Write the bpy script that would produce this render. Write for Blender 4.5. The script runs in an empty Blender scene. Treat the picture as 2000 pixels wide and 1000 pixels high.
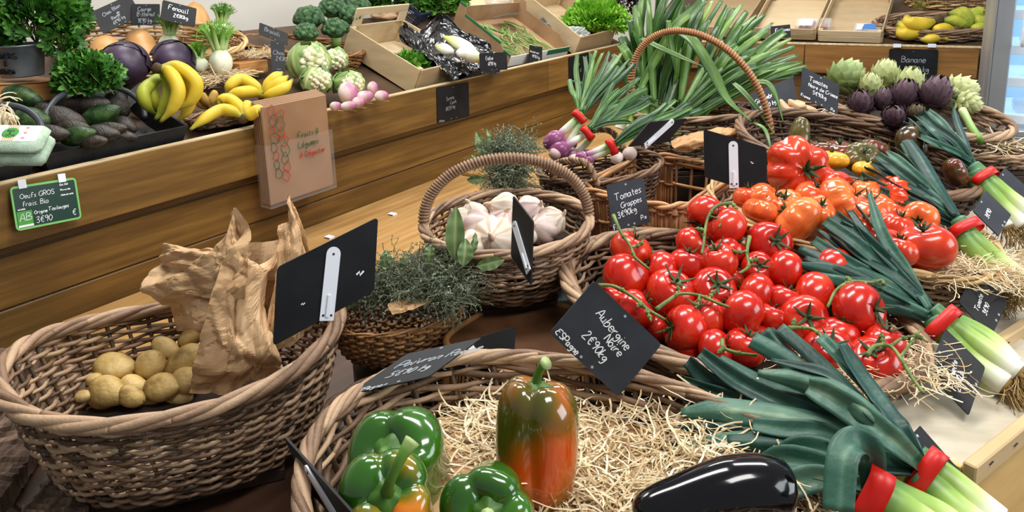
import bpy, math, random
import numpy as np
from mathutils import Vector, Matrix, Quaternion
R = random.Random(7)
PI = math.pi
C = bpy.context.scene.collection
V = lambda *a: np.array(a, dtype=float)

# ------------------------------------------------------------------ camera
FPX, CU, CV, PITCH, ROLL, CAMZ = 1444.0, 1000.0, 250.0, math.atan(315 / 1444.0), 0.032, 1.5
cF = V(0, math.cos(PITCH), -math.sin(PITCH)); _R0 = V(1, 0, 0); _U0 = V(0, math.sin(PITCH), math.cos(PITCH))
cX = math.cos(ROLL) * _R0 - math.sin(ROLL) * _U0
cY = math.sin(ROLL) * _R0 + math.cos(ROLL) * _U0
cO = V(0, 0, CAMZ)
cam = bpy.data.cameras.new('camera'); camo = bpy.data.objects.new('camera', cam); C.objects.link(camo)
camo.matrix_world = Matrix(((cX[0], cY[0], -cF[0], cO[0]), (cX[1], cY[1], -cF[1], cO[1]), (cX[2], cY[2], -cF[2], cO[2]), (0, 0, 0, 1)))
cam.sensor_width = 36; cam.sensor_fit = 'HORIZONTAL'; cam.lens = FPX / 2000 * 36; cam.shift_y = -0.125
cam.clip_start = 0.02; cam.clip_end = 60
bpy.context.scene.camera = camo

# ------------------------------------------------------------------ world, lights, exposure
sc = bpy.context.scene
sc.view_settings.view_transform = 'Standard'; sc.view_settings.look = 'None'; sc.view_settings.gamma = 1
sc.view_settings.exposure = 0.0; sc.view_settings.use_curve_mapping = False
w = bpy.data.worlds.new('world'); sc.world = w; w.use_nodes = True
w.node_tree.nodes['Background'].inputs[0].default_value = (0.93, 0.96, 1.0, 1)
w.node_tree.nodes['Background'].inputs[1].default_value = 0.30
def area(name, loc, to, sx, sy, power, col=(1, 1, 1)):
    l = bpy.data.lights.new(name, 'AREA'); l.shape = 'RECTANGLE'; l.size = sx; l.size_y = sy; l.energy = power; l.color = col
    o = bpy.data.objects.new(name, l); C.objects.link(o); o.location = loc
    o.rotation_euler = (Vector(to) - Vector(loc)).to_track_quat('-Z', 'Y').to_euler()
    return o
area('ceiling_light', (-0.2, 1.7, 3.1), (-0.2, 1.7, 0), 1.3, 0.5, 48, (1, .98, .95))
area('ceiling_light', (1.6, 2.6, 3.1), (1.6, 2.6, 0), 1.3, 0.5, 48, (1, .98, .95))
area('ceiling_light', (-1.4, 3.4, 3.1), (-1.5, 3.4, 0), 1.3, 0.5, 48, (1, .98, .95))
area('ceiling_light', (0.6, 4.4, 3.1), (0.6, 4.6, 0), 1.3, 0.5, 48, (1, .98, .95))
area('ceiling_light', (1.0, 0.3, 3.1), (0.9, 0.5, 0), 1.3, 0.5, 40, (1, .98, .95))
area('window_daylight', (3.4, 0.2, 2.0), (0.3, 1.3, 0.9), 2.0, 1.4, 60, (.9, .96, 1))

# ------------------------------------------------------------------ where things stand
def ray(u, v): return cF + (u - CU) / FPX * cX + (CV - v) / FPX * cY
def P(u, v, d): return cO + ray(u, v) * d
def HIT(u, v, o, n):
    r = ray(u, v); return cO + r * (np.dot(np.array(o) - cO, n) / np.dot(r, n))
def PZ(u, v, z): return HIT(u, v, (0, 0, z), V(0, 0, 1))
class X(float): pass   # an exact depth
def depth(p): return X(np.dot(p - cO, cF))
GU = lambda u: 1.0
def nrm(a): a = np.array(a, dtype=float); return a / (np.linalg.norm(a) + 1e-12)

# ------------------------------------------------------------------ things and parts
LOC = {}
def tag(o, label=None, cat=None, group=None, kind=None):
    if label: o['label'] = label
    if cat: o['category'] = cat
    if group: o['group'] = group
    if kind: o['kind'] = kind
    return o
def thing(name, label, cat, loc=(0, 0, 0), group=None):
    o = bpy.data.objects.new(name, None); C.objects.link(o); o.location = tuple(loc); o.empty_display_size = .02
    LOC[o.name] = np.array(loc, dtype=float)
    return tag(o, label, cat, group)
def dup(root, label=None, loc=None, rot=None, scale=None, group=None):
    def cp(o, par):
        c = o.copy(); C.objects.link(c); c.parent = par; LOC[c.name] = LOC.get(o.name, np.zeros(3))
        for ch in o.children: cp(ch, c)
        return c
    r = cp(root, None)
    place(r, loc, rot, scale)
    if label: r['label'] = label
    if group: r['group'] = group
    return r
def place(r, loc=None, rot=None, scale=None):
    if loc is not None: r.location = tuple(loc)
    if rot is not None:
        r.rotation_mode = 'QUATERNION'; r.rotation_quaternion = rot
    if scale is not None: r.scale = (scale,) * 3 if isinstance(scale, (int, float)) else tuple(scale)
    return r
def quat(z, twist=0.0):
    """rotation taking +Z to the direction z, then spun about it"""
    return Vector(z).normalized().to_track_quat('Z', 'Y') @ Quaternion((0, 0, 1), twist)

def transport(p, up=None):
    p = np.asarray(p, float); n = len(p)
    t = np.empty_like(p); t[1:-1] = p[2:] - p[:-2]; t[0] = p[1] - p[0]; t[-1] = p[-1] - p[-2]
    t /= np.linalg.norm(t, axis=1)[:, None] + 1e-12
    a = np.array(up if up is not None else (0, 0, 1.0), float)
    if abs(np.dot(a, t[0])) > .95: a = V(1, 0.1, 0) if up is None else a + V(.3, .2, .1)
    N = np.empty_like(p)
    x = a - np.dot(a, t[0]) * t[0]; N[0] = x / np.linalg.norm(x)
    for i in range(1, n):
        x = N[i - 1] - np.dot(N[i - 1], t[i]) * t[i]; N[i] = x / (np.linalg.norm(x) + 1e-12)
    return t, N, np.cross(t, N)
def smooth(pts, k=6, closed=False):
    """Catmull-Rom through the points"""
    p = np.asarray(pts, float)
    if len(p) < 3 and not closed:
        return np.array([p[0] + (p[-1] - p[0]) * i / k for i in range(k + 1)])
    q = np.vstack([p[-1], p, p[0], p[1]]) if closed else np.vstack([2 * p[0] - p[1], p, 2 * p[-1] - p[-2]])
    out = []
    m = len(p) if closed else len(p) - 1
    for i in range(m):
        a, b, c, d = q[i], q[i + 1], q[i + 2], q[i + 3]
        for j in range(k):
            s = j / k
            out.append(.5 * ((2 * b) + (-a + c) * s + (2 * a - 5 * b + 4 * c - d) * s * s + (-a + 3 * b - 3 * c + d) * s ** 3))
    if not closed: out.append(p[-1])
    return np.array(out)
class G:
    def __init__(s): s.v = []; s.f = []; s.a = []; s.b = []; s.n = 0
    def add(s, vs, fs, a=0., b=0.):
        vs = np.asarray(vs, float).reshape(-1, 3); k = len(vs)
        s.v.append(vs); s.f += [tuple(int(i) + s.n for i in f) for f in fs]
        s.a.append(np.broadcast_to(np.asarray(a, float), (k,)).copy() if np.ndim(a) == 0 else np.asarray(a, float))
        s.b.append(np.broadcast_to(np.asarray(b, float), (k,)).copy() if np.ndim(b) == 0 else np.asarray(b, float))
        s.n += k; return s
    def tube(s, path, r, n=6, cap=True, b=None, closed=False, up=None, flat=1.0, arange=(0, 1)):
        p = np.asarray(path, float); m = len(p)
        t, N, B = transport(p, up)
        r = np.broadcast_to(np.asarray(r, float), (m,)) if np.ndim(r) == 0 else np.interp(np.linspace(0, 1, m), np.linspace(0, 1, len(r)), r)
        an = np.arange(n) * 2 * PI / n
        ring = (np.cos(an)[None, :, None] * N[:, None, :] * flat + np.sin(an)[None, :, None] * B[:, None, :]) * r[:, None, None] + p[:, None, :]
        vs = ring.reshape(-1, 3); fs = []
        for i in range(m if closed else m - 1):
            j = (i + 1) % m
            for k in range(n):
                l = (k + 1) % n; fs.append((i * n + k, i * n + l, j * n + l, j * n + k))
        if cap and not closed:
            fs.append(tuple(range(n))[::-1]); fs.append(tuple((m - 1) * n + k for k in range(n)))
        s.add(vs, fs, np.repeat(np.linspace(arange[0], arange[1], m), n), R.random() if b is None else b); return s
    def ribbon(s, path, w, up=(0, 0, 1), fold=0.0, cols=5, b=None, thick=0.0, arange=(0, 1), nvec=None):
        """flat strip, cross-section folded to a V by fold"""
        p = np.asarray(path, float); m = len(p)
        t, N, B = transport(p, up) if nvec is None else (None, nvec, None)
        if nvec is not None:
            t = transport(p)[0]; N = nvec - np.sum(nvec * t, axis=1)[:, None] * t; N /= np.linalg.norm(N, axis=1)[:, None]; B = np.cross(t, N)
        w = np.broadcast_to(np.asarray(w, float), (m,)) if np.ndim(w) == 0 else np.interp(np.linspace(0, 1, m), np.linspace(0, 1, len(w)), w)
        x = np.linspace(-1, 1, cols)
        def lay(off):
            return (p[:, None, :] + x[None, :, None] * w[:, None, None] * .5 * B[:, None, :]
                    + (np.abs(x) * fold)[None, :, None] * w[:, None, None] * .5 * N[:, None, :] + off * N[:, None, :]).reshape(-1, 3)
        fs = [(i * cols + k, i * cols + k + 1, (i + 1) * cols + k + 1, (i + 1) * cols + k) for i in range(m - 1) for k in range(cols - 1)]
        vs = lay(thick / 2 if thick else 0)
        if thick:
            o = m * cols; vs = np.vstack([vs, lay(-thick / 2)])
            f2 = [tuple(q + o for q in f)[::-1] for f in fs]
            for i in range(m - 1):
                for k in (0, cols - 1):
                    a_, b_ = i * cols + k, (i + 1) * cols + k
                    f2.append((a_, b_, b_ + o, a_ + o) if k == 0 else (b_, a_, a_ + o, b_ + o))
            for i in (0, m - 1):
                for k in range(cols - 1):
                    a_, b_ = i * cols + k, i * cols + k + 1
                    f2.append((b_, a_, a_ + o, b_ + o) if i == 0 else (a_, b_, b_ + o, a_ + o))
            fs = fs + f2
        aa = np.repeat(np.linspace(arange[0], arange[1], m), cols)
        bb = np.tile(x * .5 + .5, m)
        if thick: aa = np.tile(aa, 2); bb = np.tile(bb, 2)
        s.add(vs, fs, aa, bb if b is None else b); return s
    def box(s, o, U, W, N, bev=0.0, a=0., b=None):
        """box from corner o along the three edge vectors, edges eased"""
        o, U, W, N = (np.asarray(q, float) for q in (o, U, W, N))
        lu, lw, ln = (np.linalg.norm(q) for q in (U, W, N)); bev = min(bev, .45 * min(lu, lw, ln))
        c = [(i, j, k) for i in (0, 1) for j in (0, 1) for k in (0, 1)]
        b = R.random() if b is None else b
        if bev <= 0:
            vs = [o + i * U + j * W + k * N for i, j, k in c]
            fs = [(0, 1, 3, 2), (4, 6, 7, 5), (0, 4, 5, 1), (2, 3, 7, 6), (0, 2, 6, 4), (1, 5, 7, 3)]
            if np.dot(np.cross(U, W), N) < 0: fs = [f[::-1] for f in fs]
            return s.add(vs, fs, a, b)
        eu, ew, en = U / lu, W / lw, N / ln
        vs = []; idx = {}
        for i, j, k in c:
            base = o + i * U + j * W + k * N
            su, sw, sn = (1 - 2 * i) * eu * bev, (1 - 2 * j) * ew * bev, (1 - 2 * k) * en * bev
            for q, off in (('u', sw + sn), ('w', su + sn), ('n', su + sw)):
                idx[(i, j, k, q)] = len(vs); vs.append(base + off)
        I = lambda i, j, k, q: idx[(i, j, k, q)]
        fs = []
        for e in (0, 1):
            fs.append((I(e, 0, 0, 'u'), I(e, 0, 1, 'u'), I(e, 1, 1, 'u'), I(e, 1, 0, 'u')))
            fs.append((I(0, e, 0, 'w'), I(1, e, 0, 'w'), I(1, e, 1, 'w'), I(0, e, 1, 'w')))
            fs.append((I(0, 0, e, 'n'), I(0, 1, e, 'n'), I(1, 1, e, 'n'), I(1, 0, e, 'n')))
            for g_ in (0, 1):
                fs.append((I(e, g_, 0, 'u'), I(e, g_, 1, 'u'), I(e, g_, 1, 'w'), I(e, g_, 0, 'w')))
                fs.append((I(e, 0, g_, 'u'), I(e, 1, g_, 'u'), I(e, 1, g_, 'n'), I(e, 0, g_, 'n')))
                fs.append((I(0, e, g_, 'w'), I(1, e, g_, 'w'), I(1, e, g_, 'n'), I(0, e, g_, 'n')))
        for i, j, k in c: fs.append((I(i, j, k, 'u'), I(i, j, k, 'w'), I(i, j, k, 'n')))
        cen = o + (U + W + N) / 2; out = []
        for f in fs:
            q = [vs[x] for x in f]; nn = np.cross(q[1] - q[0], q[2] - q[0])
            out.append(f if np.dot(nn, sum(q) / len(q) - cen) > 0 else f[::-1])
        return s.add(vs, out, a, b)
    def slab(s, o, U, W, T, poly, a=0., b=0.):
        """polygon in U,W fractions, thickness vector T"""
        o, U, W, T = (np.asarray(q, float) for q in (o, U, W, T))
        k = len(poly); top = [o + U * x + W * y + T / 2 for x, y in poly]; bot = [q - T for q in top]
        fs = [tuple(range(k)), tuple(range(k, 2 * k))[::-1]] + [(i, i + k, (i + 1) % k + k, (i + 1) % k) for i in range(k)]
        return s.add(top + bot, fs, a, b)
    def grid(s, pts, closed=False, a=None, b=None, capb=False, capt=False):
        """pts[m][n] vertices, n wraps if closed"""
        p = np.asarray(pts, float); m, n = p.shape[:2]; fs = []
        for i in range(m - 1):
            for k in range(n if closed else n - 1):
                l = (k + 1) % n; fs.append((i * n + k, i * n + l, (i + 1) * n + l, (i + 1) * n + k))
        if capb: fs.append(tuple(range(n))[::-1])
        if capt: fs.append(tuple((m - 1) * n + k for k in range(n)))
        aa = np.repeat(np.linspace(0, 1, m), n) if a is None else a
        bb = np.tile(np.linspace(0, 1, n), m) if b is None else b
        return s.add(p.reshape(-1, 3), fs, aa, bb)
    def surf(s, fn, m=24, n=32, b=None, a=None):
        """closed solid of revolution-like surface fn(t, th) -> point, t 0..1"""
        th = np.arange(n) * 2 * PI / n
        pts = [[fn(i / (m - 1), q) for q in th] for i in range(m)]
        return s.grid(pts, True, a=a, b=R.random() if b is None else b, capb=True, capt=True)
    def build(s, name, mat, parent=None, loc=None, label=None, cat=None, group=None, kind=None, sm=True, M=None):
        me = bpy.data.meshes.new(name)
        vs = np.vstack(s.v) if s.v else np.zeros((0, 3))
        off = LOC[parent.name] if parent is not None and M is None else (np.zeros(3) if loc is None else np.asarray(loc, float))
        vs = vs - off
        me.from_pydata(vs.tolist(), [], s.f)
        for nm, d in (('a', s.a), ('b', s.b)):
            at = me.attributes.new(nm, 'FLOAT', 'POINT'); at.data.foreach_set('value', np.concatenate(d).astype(np.float32))
        me.polygons.foreach_set('use_smooth', [sm] * len(me.polygons)); me.update()
        me.materials.append(mat)
        o = bpy.data.objects.new(name, me); C.objects.link(o)
        if parent is not None:
            o.parent = parent; LOC[o.name] = np.zeros(3)
            # a sub-part: its own frame is its parent's frame
            LOC[o.name] = LOC[parent.name]
        else: o.location = tuple(off); LOC[o.name] = off
        return tag(o, label, cat, group, kind)

# ------------------------------------------------------------------ materials
def lin(h):
    h = h.lstrip('#'); c = [int(h[i:i + 2], 16) / 255 for i in (0, 2, 4)]
    return tuple((x / 12.92 if x <= .04045 else ((x + .055) / 1.055) ** 2.4) for x in c) + (1,)
MATS = {}
def mat(name, cols, rough=.5, fac='noise', scale=8., amp=.35, stretch=(1, 1, 1), bump=0., bscale=60., bstretch=None, coat=0., spec=.5,
        trans=0., sss=0., metal=0., emit=0., alpha=1., rrough=0., rnd=0., detail=4., wave=0, ior=1.45):
    if name in MATS: return MATS[name]
    m = bpy.data.materials.new(name); m.use_nodes = True; nt = m.node_tree; N = nt.nodes; L = nt.links
    bs = N['Principled BSDF']; tc = N.new('ShaderNodeTexCoord')
    def noise(sc_, st, det=detail):
        mp = N.new('ShaderNodeMapping'); mp.inputs['Scale'].default_value = st; L.new(tc.outputs['Object'], mp.inputs['Vector'])
        nz = N.new('ShaderNodeTexNoise'); nz.inputs['Scale'].default_value = sc_; nz.inputs['Detail'].default_value = det
        L.new(mp.outputs[0], nz.inputs['Vector']); return nz
    def math_(op, a, b_, c_=None):
        q = N.new('ShaderNodeMath'); q.operation = op
        for i, x in enumerate((a, b_)):
            if isinstance(x, (int, float)): q.inputs[i].default_value = x
            else: L.new(x, q.inputs[i])
        return q.outputs[0]
    if len(cols) == 1: bs.inputs['Base Color'].default_value = lin(cols[0]) if isinstance(cols[0], str) else cols[0]
    else:
        nz = noise(scale, stretch)
        if fac == 'noise':
            # spread the noise around its mean
            f = math_('ADD', math_('MULTIPLY', math_('SUBTRACT', nz.outputs[0], .5), 1.0 + 2.2 * amp), .5)
        else:
            at = N.new('ShaderNodeAttribute'); at.attribute_name = fac
            f = math_('ADD', at.outputs['Fac'], math_('MULTIPLY', math_('SUBTRACT', nz.outputs[0], .5), amp * 2))
        if rnd:
            oi = N.new('ShaderNodeObjectInfo'); f = math_('ADD', f, math_('MULTIPLY', math_('SUBTRACT', oi.outputs['Random'], .5), rnd))
        cr = N.new('ShaderNodeValToRGB'); el = cr.color_ramp.elements
        cs = [c if isinstance(c, tuple) and isinstance(c[1], str) else (i / (len(cols) - 1), c) for i, c in enumerate(cols)]
        while len(el) < len(cs): el.new(.5)
        for e, (p_, c) in zip(el, cs): e.position = p_; e.color = lin(c)
        L.new(f, cr.inputs[0]); L.new(cr.outputs[0], bs.inputs['Base Color'])
    bs.inputs['Roughness'].default_value = rough; bs.inputs['Metallic'].default_value = metal
    bs.inputs['Specular IOR Level'].default_value = spec; bs.inputs['Coat Weight'].default_value = coat; bs.inputs['Coat Roughness'].default_value = .06
    bs.inputs['Transmission Weight'].default_value = trans; bs.inputs['IOR'].default_value = ior
    if sss:
        bs.inputs['Subsurface Weight'].default_value = sss; bs.inputs['Subsurface Radius'].default_value = (.01, .005, .003); bs.inputs['Subsurface Scale'].default_value = 1
    if alpha < 1: bs.inputs['Alpha'].default_value = alpha
    if emit:
        c = lin(cols[0] if isinstance(cols[0], str) else cols[0][1]); bs.inputs['Emission Color'].default_value = c; bs.inputs['Emission Strength'].default_value = emit
    if rrough:
        nz = noise(scale * 2, stretch); L.new(math_('ADD', math_('MULTIPLY', math_('SUBTRACT', nz.outputs[0], .5), rrough * 2), rough), bs.inputs['Roughness'])
    if bump:
        nz = noise(bscale, bstretch or stretch); bp = N.new('ShaderNodeBump'); bp.inputs['Strength'].default_value = bump; bp.inputs['Distance'].default_value = .004
        L.new(nz.outputs[0], bp.inputs['Height']); L.new(bp.outputs[0], bs.inputs['Normal'])
    MATS[name] = m; return m
# counter frame: along the left counter (D1), up, and into it (DN)
A0 = PZ(0, 361, 1.0); B0 = PZ(1187, 92, 1.0)
D1 = nrm(B0 - A0); DN = V(-D1[1], D1[0], 0); UP = V(0, 0, 1)
def woodmat(name, cols, axis, **k):
    """planks: grain runs along the world direction axis (mesh kept in world axes)"""
    if name in MATS: return MATS[name]
    m = mat(name, cols, **k)
    nt = m.node_tree
    for nd in list(nt.nodes):
        if nd.type == 'MAPPING':
            st = list(nd.inputs['Scale'].default_value)
            rot = nt.nodes.new('ShaderNodeMapping')
            rot.inputs['Rotation'].default_value = (0, 0, -math.atan2(axis[1], axis[0]))
            src = nd.inputs['Vector'].links[0].from_socket
            nt.links.new(src, rot.inputs['Vector']); nt.links.new(rot.outputs[0], nd.inputs['Vector'])
    return m
m_wick = mat('wicker_grey_brown', [(0., '#40301f'), (.3, '#6c523a'), (.6, '#92735a'), (1., '#b89a7a')], .55, 'b', 30, .25, bump=.3, bscale=200)
m_wick_dark = mat('wicker_dark_brown', [(0., '#30221a'), (.5, '#5c4433'), (1., '#86664b')], .5, 'b', 30, .25, bump=.3, bscale=200)
m_wick_buff = mat('wicker_buff', [(0., '#7c5230'), (.5, '#a8744a'), (1., '#cb9a6a')], .42, 'b', 30, .2, bump=.2, bscale=200)
m_wick_straw = mat('wicker_straw', [(0., '#7e5c36'), (.5, '#b08a58'), (1., '#d6b884')], .5, 'b', 30, .2, bump=.2, bscale=200)
m_rush = mat('rush_weave_brown', [(0., '#5b3c22'), (.5, '#84592f'), (1., '#a87a48')], .5, 'b', 40, .3, bump=.4, bscale=300)
m_plank = woodmat('counter_plank', [(0., '#46300f'), (.45, '#6e4e1f'), (.75, '#8b662d'), (1., '#a98347')], D1, fac='b', rough=.5, scale=3.0, amp=.6, stretch=(1, 14, 14), bump=.15, bscale=8, detail=7)
m_rim = woodmat('raw_wood_edge', [(0., '#a88a5e'), (1., '#e6d2a8')], D1, fac='noise', rough=.6, scale=4, amp=.5, stretch=(1, 10, 10))
m_pale = mat('pale_wood', [(0., '#b39467'), (.5, '#cdb083'), (1., '#e2cb9f')], .6, 'b', 5, .3, stretch=(1, 1, 6), bump=.1, bscale=30)
m_ply = mat('yellow_ply', [(0., '#b68a48'), (.5, '#d3a965'), (1., '#e3c07e')], .5, 'noise', 6, .3, stretch=(1, 1, 4))
m_slate = mat('blackboard', [(0., '#0a0b0e'), (1., '#1a1c20')], .55, 'noise', 14, .6, bump=.03, spec=.35)
m_slate_grey = mat('slate_grey', [(0., '#1c2027'), (1., '#31363e')], .6, 'noise', 14, .6, bump=.05)
m_black = mat('black_plastic', ['#0b0c0e'], .35)
m_chalk = mat('chalk_white', ['#eef0f2'], .6)
m_chalk_dim = mat('chalk_faded', ['#9ea3a8'], .7)
m_white = mat('white_plastic', ['#e8ecf4'], .3, bump=.0)
m_hole = mat('dark_hole', ['#2a2a2c'], .6)
# ------------------------------------------------------------------ stroke lettering
_GL = {'A': '0,0 3,9 6,0;1,3 5,3', 'B': '0,0 0,9 4,8 4,6 1,5 5,4 5,1 0,0', 'C': '6,8 3,9 0,6 0,3 2,0 6,1', 'D': '0,0 0,9 4,8 6,5 4,1 0,0', 'E': '6,9 1,8 1,5 4,5 1,5 0,1 5,0',
 'F': '1,0 1,9 6,9;1,5 4,5', 'G': '6,8 3,9 0,6 0,2 3,0 6,2 6,4 4,4', 'I': '1,0 1,9', 'L': '0,9 0,0 5,0', 'M': '0,0 1,9 3,3 5,9 6,0', 'N': '0,0 0,9 5,0 5,9', 'O': '3,9 0,6 0,3 3,0 6,3 6,6 3,9',
 'P': '0,0 0,9 4,9 5,6 4,4 0,4', 'R': '0,0 0,9 4,9 5,6 4,5 1,5 5,0', 'S': '5,8 2,9 0,7 2,5 5,3 4,0 0,1', 'T': '0,9 7,9;3,9 3,0', 'U': '0,9 0,2 3,0 6,2 6,9', 'W': '0,9 1.5,0 3,6 4.5,0 6,9',
 'a': '4,4 2,5 0,3 1,0 3,1 4,5 4,1 5,0', 'b': '0,9 0,0 3,0 4,3 2,5 0,3', 'c': '4,4 2,5 0,3 1,0 4,1', 'd': '4,4 2,5 0,2 2,0 4,2 4,9 4,1 5,0', 'e': '0,3 4,3 3,5 1,5 0,2 2,0 4,1',
 'é': '0,3 4,3 3,5 1,5 0,2 2,0 4,1;2,7 4,9', 'À': '0,0 3,8 6,0;1,3 5,3;2,11 4,9.5', 'f': '4,8 2,9 1,6 1,0;0,5 3,5', 'g': '4,4 2,5 0,3 2,1 4,4 4,-2 1,-3', 'h': '0,9 0,0 0,3 2,5 3,4 3,0', 'i': '1,5 1,0 2,0;1,7 1.3,7.6',
 'k': '0,9 0,0;3,5 0,2 3,0', 'l': '1,9 1,1 2,0', 'm': '0,5 0,0 0,4 2,5 2,0 2,4 4,5 4,0', 'n': '0,5 0,0 0,4 2,5 3,4 3,0', 'o': '2,5 0,3 1,0 3,0 4,3 2,5', 'p': '0,5 0,-3 0,4 3,5 4,3 2,0 0,1',
 'q': '4,4 2,5 0,3 2,0 4,3 4,-3', 'r': '0,5 0,0 0,3 2,5 3,5', 's': '3,5 0,4 3,1 0,0', 't': '1,8 1,1 3,0;0,5 3,5', 'u': '0,5 0,1 2,0 3,1 3,5 3,0 4,0', 'v': '0,5 2,0 4,5', 'x': '0,5 4,0;4,5 0,0', 'y': '0,5 1,1 3,1;4,5 3,-1 1,-3',
 'z': '0,5 4,5 0,0 4,0', '0': '2,9 0,6 0,3 2,0 4,3 4,6 2,9', '1': '1,7 3,9 3,0', '2': '0,7 2,9 4,7 0,0 5,0', '3': '0,8 3,9 3,6 1,5 4,3 3,0 0,1', '4': '3,0 3,9 0,3 5,3', '5': '5,9 1,9 1,5 4,5 4,1 0,0',
 '6': '4,9 1,6 0,2 2,0 4,2 2,4 0,2', '7': '0,9 5,9 2,0', '8': '2,5 0,7 2,9 4,7 0,2 2,0 4,2 2,5', '9': '4,7 2,9 0,7 2,5 4,7 3,0', '€': '5,8 3,9 1,6 1,3 3,0 5,1;0,6 4,6;0,4 4,4', '.': '0,0 .5,.5', '-': '0,3 3,3',
 '&': '5,0 1,6 2,9 4,7 0,2 2,0 5,4', '%': '0,0 5,9;1,9 0,7 2,7 1,9;4,2 3,0 5,0 4,2', ',': '1,1 0,-2', "'": '0,9 0,7'}
def strokes(text, x, y, h, slant=.12, jit=.25, gap=1.4):
    out = []; s = h / 9.; cx = 0.
    for ch in text:
        if ch == ' ': cx += 4; continue
        st = _GL.get(ch) or _GL.get(ch.lower()) or _GL['-']; wmx = 0
        for part in st.split(';'):
            q = [tuple(float(k) for k in a.split(',')) for a in part.split()]; wmx = max(wmx, max(a[0] for a in q))
            q = [(a[0] + R.uniform(-jit, jit), a[1] + R.uniform(-jit, jit)) for a in q]
            q = [(x + (cx + a[0] + a[1] * slant) * s, y + a[1] * s) for a in q]
            out.append(smooth(np.array(q), 3)[:, :2] if len(q) > 2 else np.array(q))
        cx += wmx + gap
    return out
def rrect(r=.06, asp=1., k=4):
    out = []
    rx, ry = (r, r * asp)
    for cx, cy, a0 in ((1 - rx, 1 - ry, 0), (rx, 1 - ry, 90), (rx, ry, 180), (1 - rx, ry, 270)):
        for i in range(k + 1):
            a = math.radians(a0 + 90 * i / k); out.append((cx + rx * math.cos(a), cy + ry * math.sin(a)))
    return out
m_clip = m_white
def sign(c, label, lines=(), clip=None, m=None, chalk=None, name='price_sign', sw=.0011, corner=.04, holes=True, thick=.0025, smear=(), group=None):
    """c: (u,v,depth) of top-left, top-right, bottom-left as the viewer sees them; the slab is a parallelogram board.
    lines: (text, x, y, height, angle_deg) in board fractions of its width/height"""
    tl, tr, bl = (P(*q) for q in c); U = tr - tl; W = tl - bl; o = bl
    N_ = nrm(np.cross(U, W)); lu, lw = np.linalg.norm(U), np.linalg.norm(W)
    if np.dot(N_, cO - o) < 0: N_ = -N_
    root = thing(name, label, 'sign', o + U / 2, group)
    g = G(); g.slab(o, U, W, N_ * thick, rrect(corner, lu / lw)); g.build('board', m or m_slate, root, sm=False)
    eu, ew = U / lu, W / lw
    if lines:
        g = G()
        for ln in lines:
            tx, x, y, h = ln[:4]; ang = math.radians(ln[4] if len(ln) > 4 else 0)
            for st in strokes(tx, 0, 0, h * lw):
                q = [(a * math.cos(ang) - b * math.sin(ang), a * math.sin(ang) + b * math.cos(ang)) for a, b in st]
                p = [o + eu * (x * lu + a) + ew * (y * lw + b) + N_ * (thick / 2 + .0003) for a, b in q]
                g.ribbon(p, sw * 1.35, N_, cols=2, thick=.0004, b=.5)
        g.build('writing', chalk or m_chalk, root, sm=False)
    if holes and not clip:
        for hx, hy in ((.5, .93), (.42, .06), (.58, .06)):
            p = o + U * hx + W * hy + N_ * (thick / 2)
            G().slab(p, eu * .002, ew * .002, N_ * .001, [(math.cos(a), math.sin(a)) for a in np.arange(8) * PI / 4]).build('hole', m_chalk_dim, root, sm=False)
    if clip:
        # white plastic holder riveted down the back: pill-shaped strip with a stem
        x0, y0, x1, y1, wd = clip
        a = o + U * x0 + W * y0; b = o + U * x1 + W * y1; L_ = b - a; ll = np.linalg.norm(L_); e = L_ / ll; sd = nrm(np.cross(N_, e)); hw = wd / 2
        poly = [(-hw, 0), (hw, 0)] + [(hw * math.cos(t), ll - hw + hw * math.sin(t)) for t in np.linspace(0, PI, 9)]
        g = G(); g.slab(a + N_ * (thick / 2 + .0015), sd, e, N_ * .002, poly)
        g.slab(a + N_ * (thick / 2 + .0035), sd, e, N_ * .003, [(-.12 * wd, .006), (.12 * wd, .006), (.1 * wd, ll * .35), (-.1 * wd, ll * .35)])
        cl = g.build('clip', m_clip, root, label='white plastic clip', sm=False)
        for hx, hy in ((-.28, .008), (.28, .008), (0, ll - hw)):
            p = a + sd * hx * wd + e * hy + N_ * (thick / 2 + .0026)
            G().slab(p, sd * .0018, e * .0018, N_ * .001, [(math.cos(t), math.sin(t)) for t in np.arange(8) * PI / 4]).build('rivet', m_hole, cl, sm=False)
    for sx, sy, sl in smear:
        p = o + U * sx + W * sy + N_ * (thick / 2 + .0002)
        G().ribbon([p, p + eu * sl * .4 + ew * sl * .2, p + eu * sl * .5 - ew * sl * .3, p + eu * sl], sl * .25, N_, cols=2, thick=.0002).build('chalk_smear', m_chalk, root, sm=False)
    return root

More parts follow.
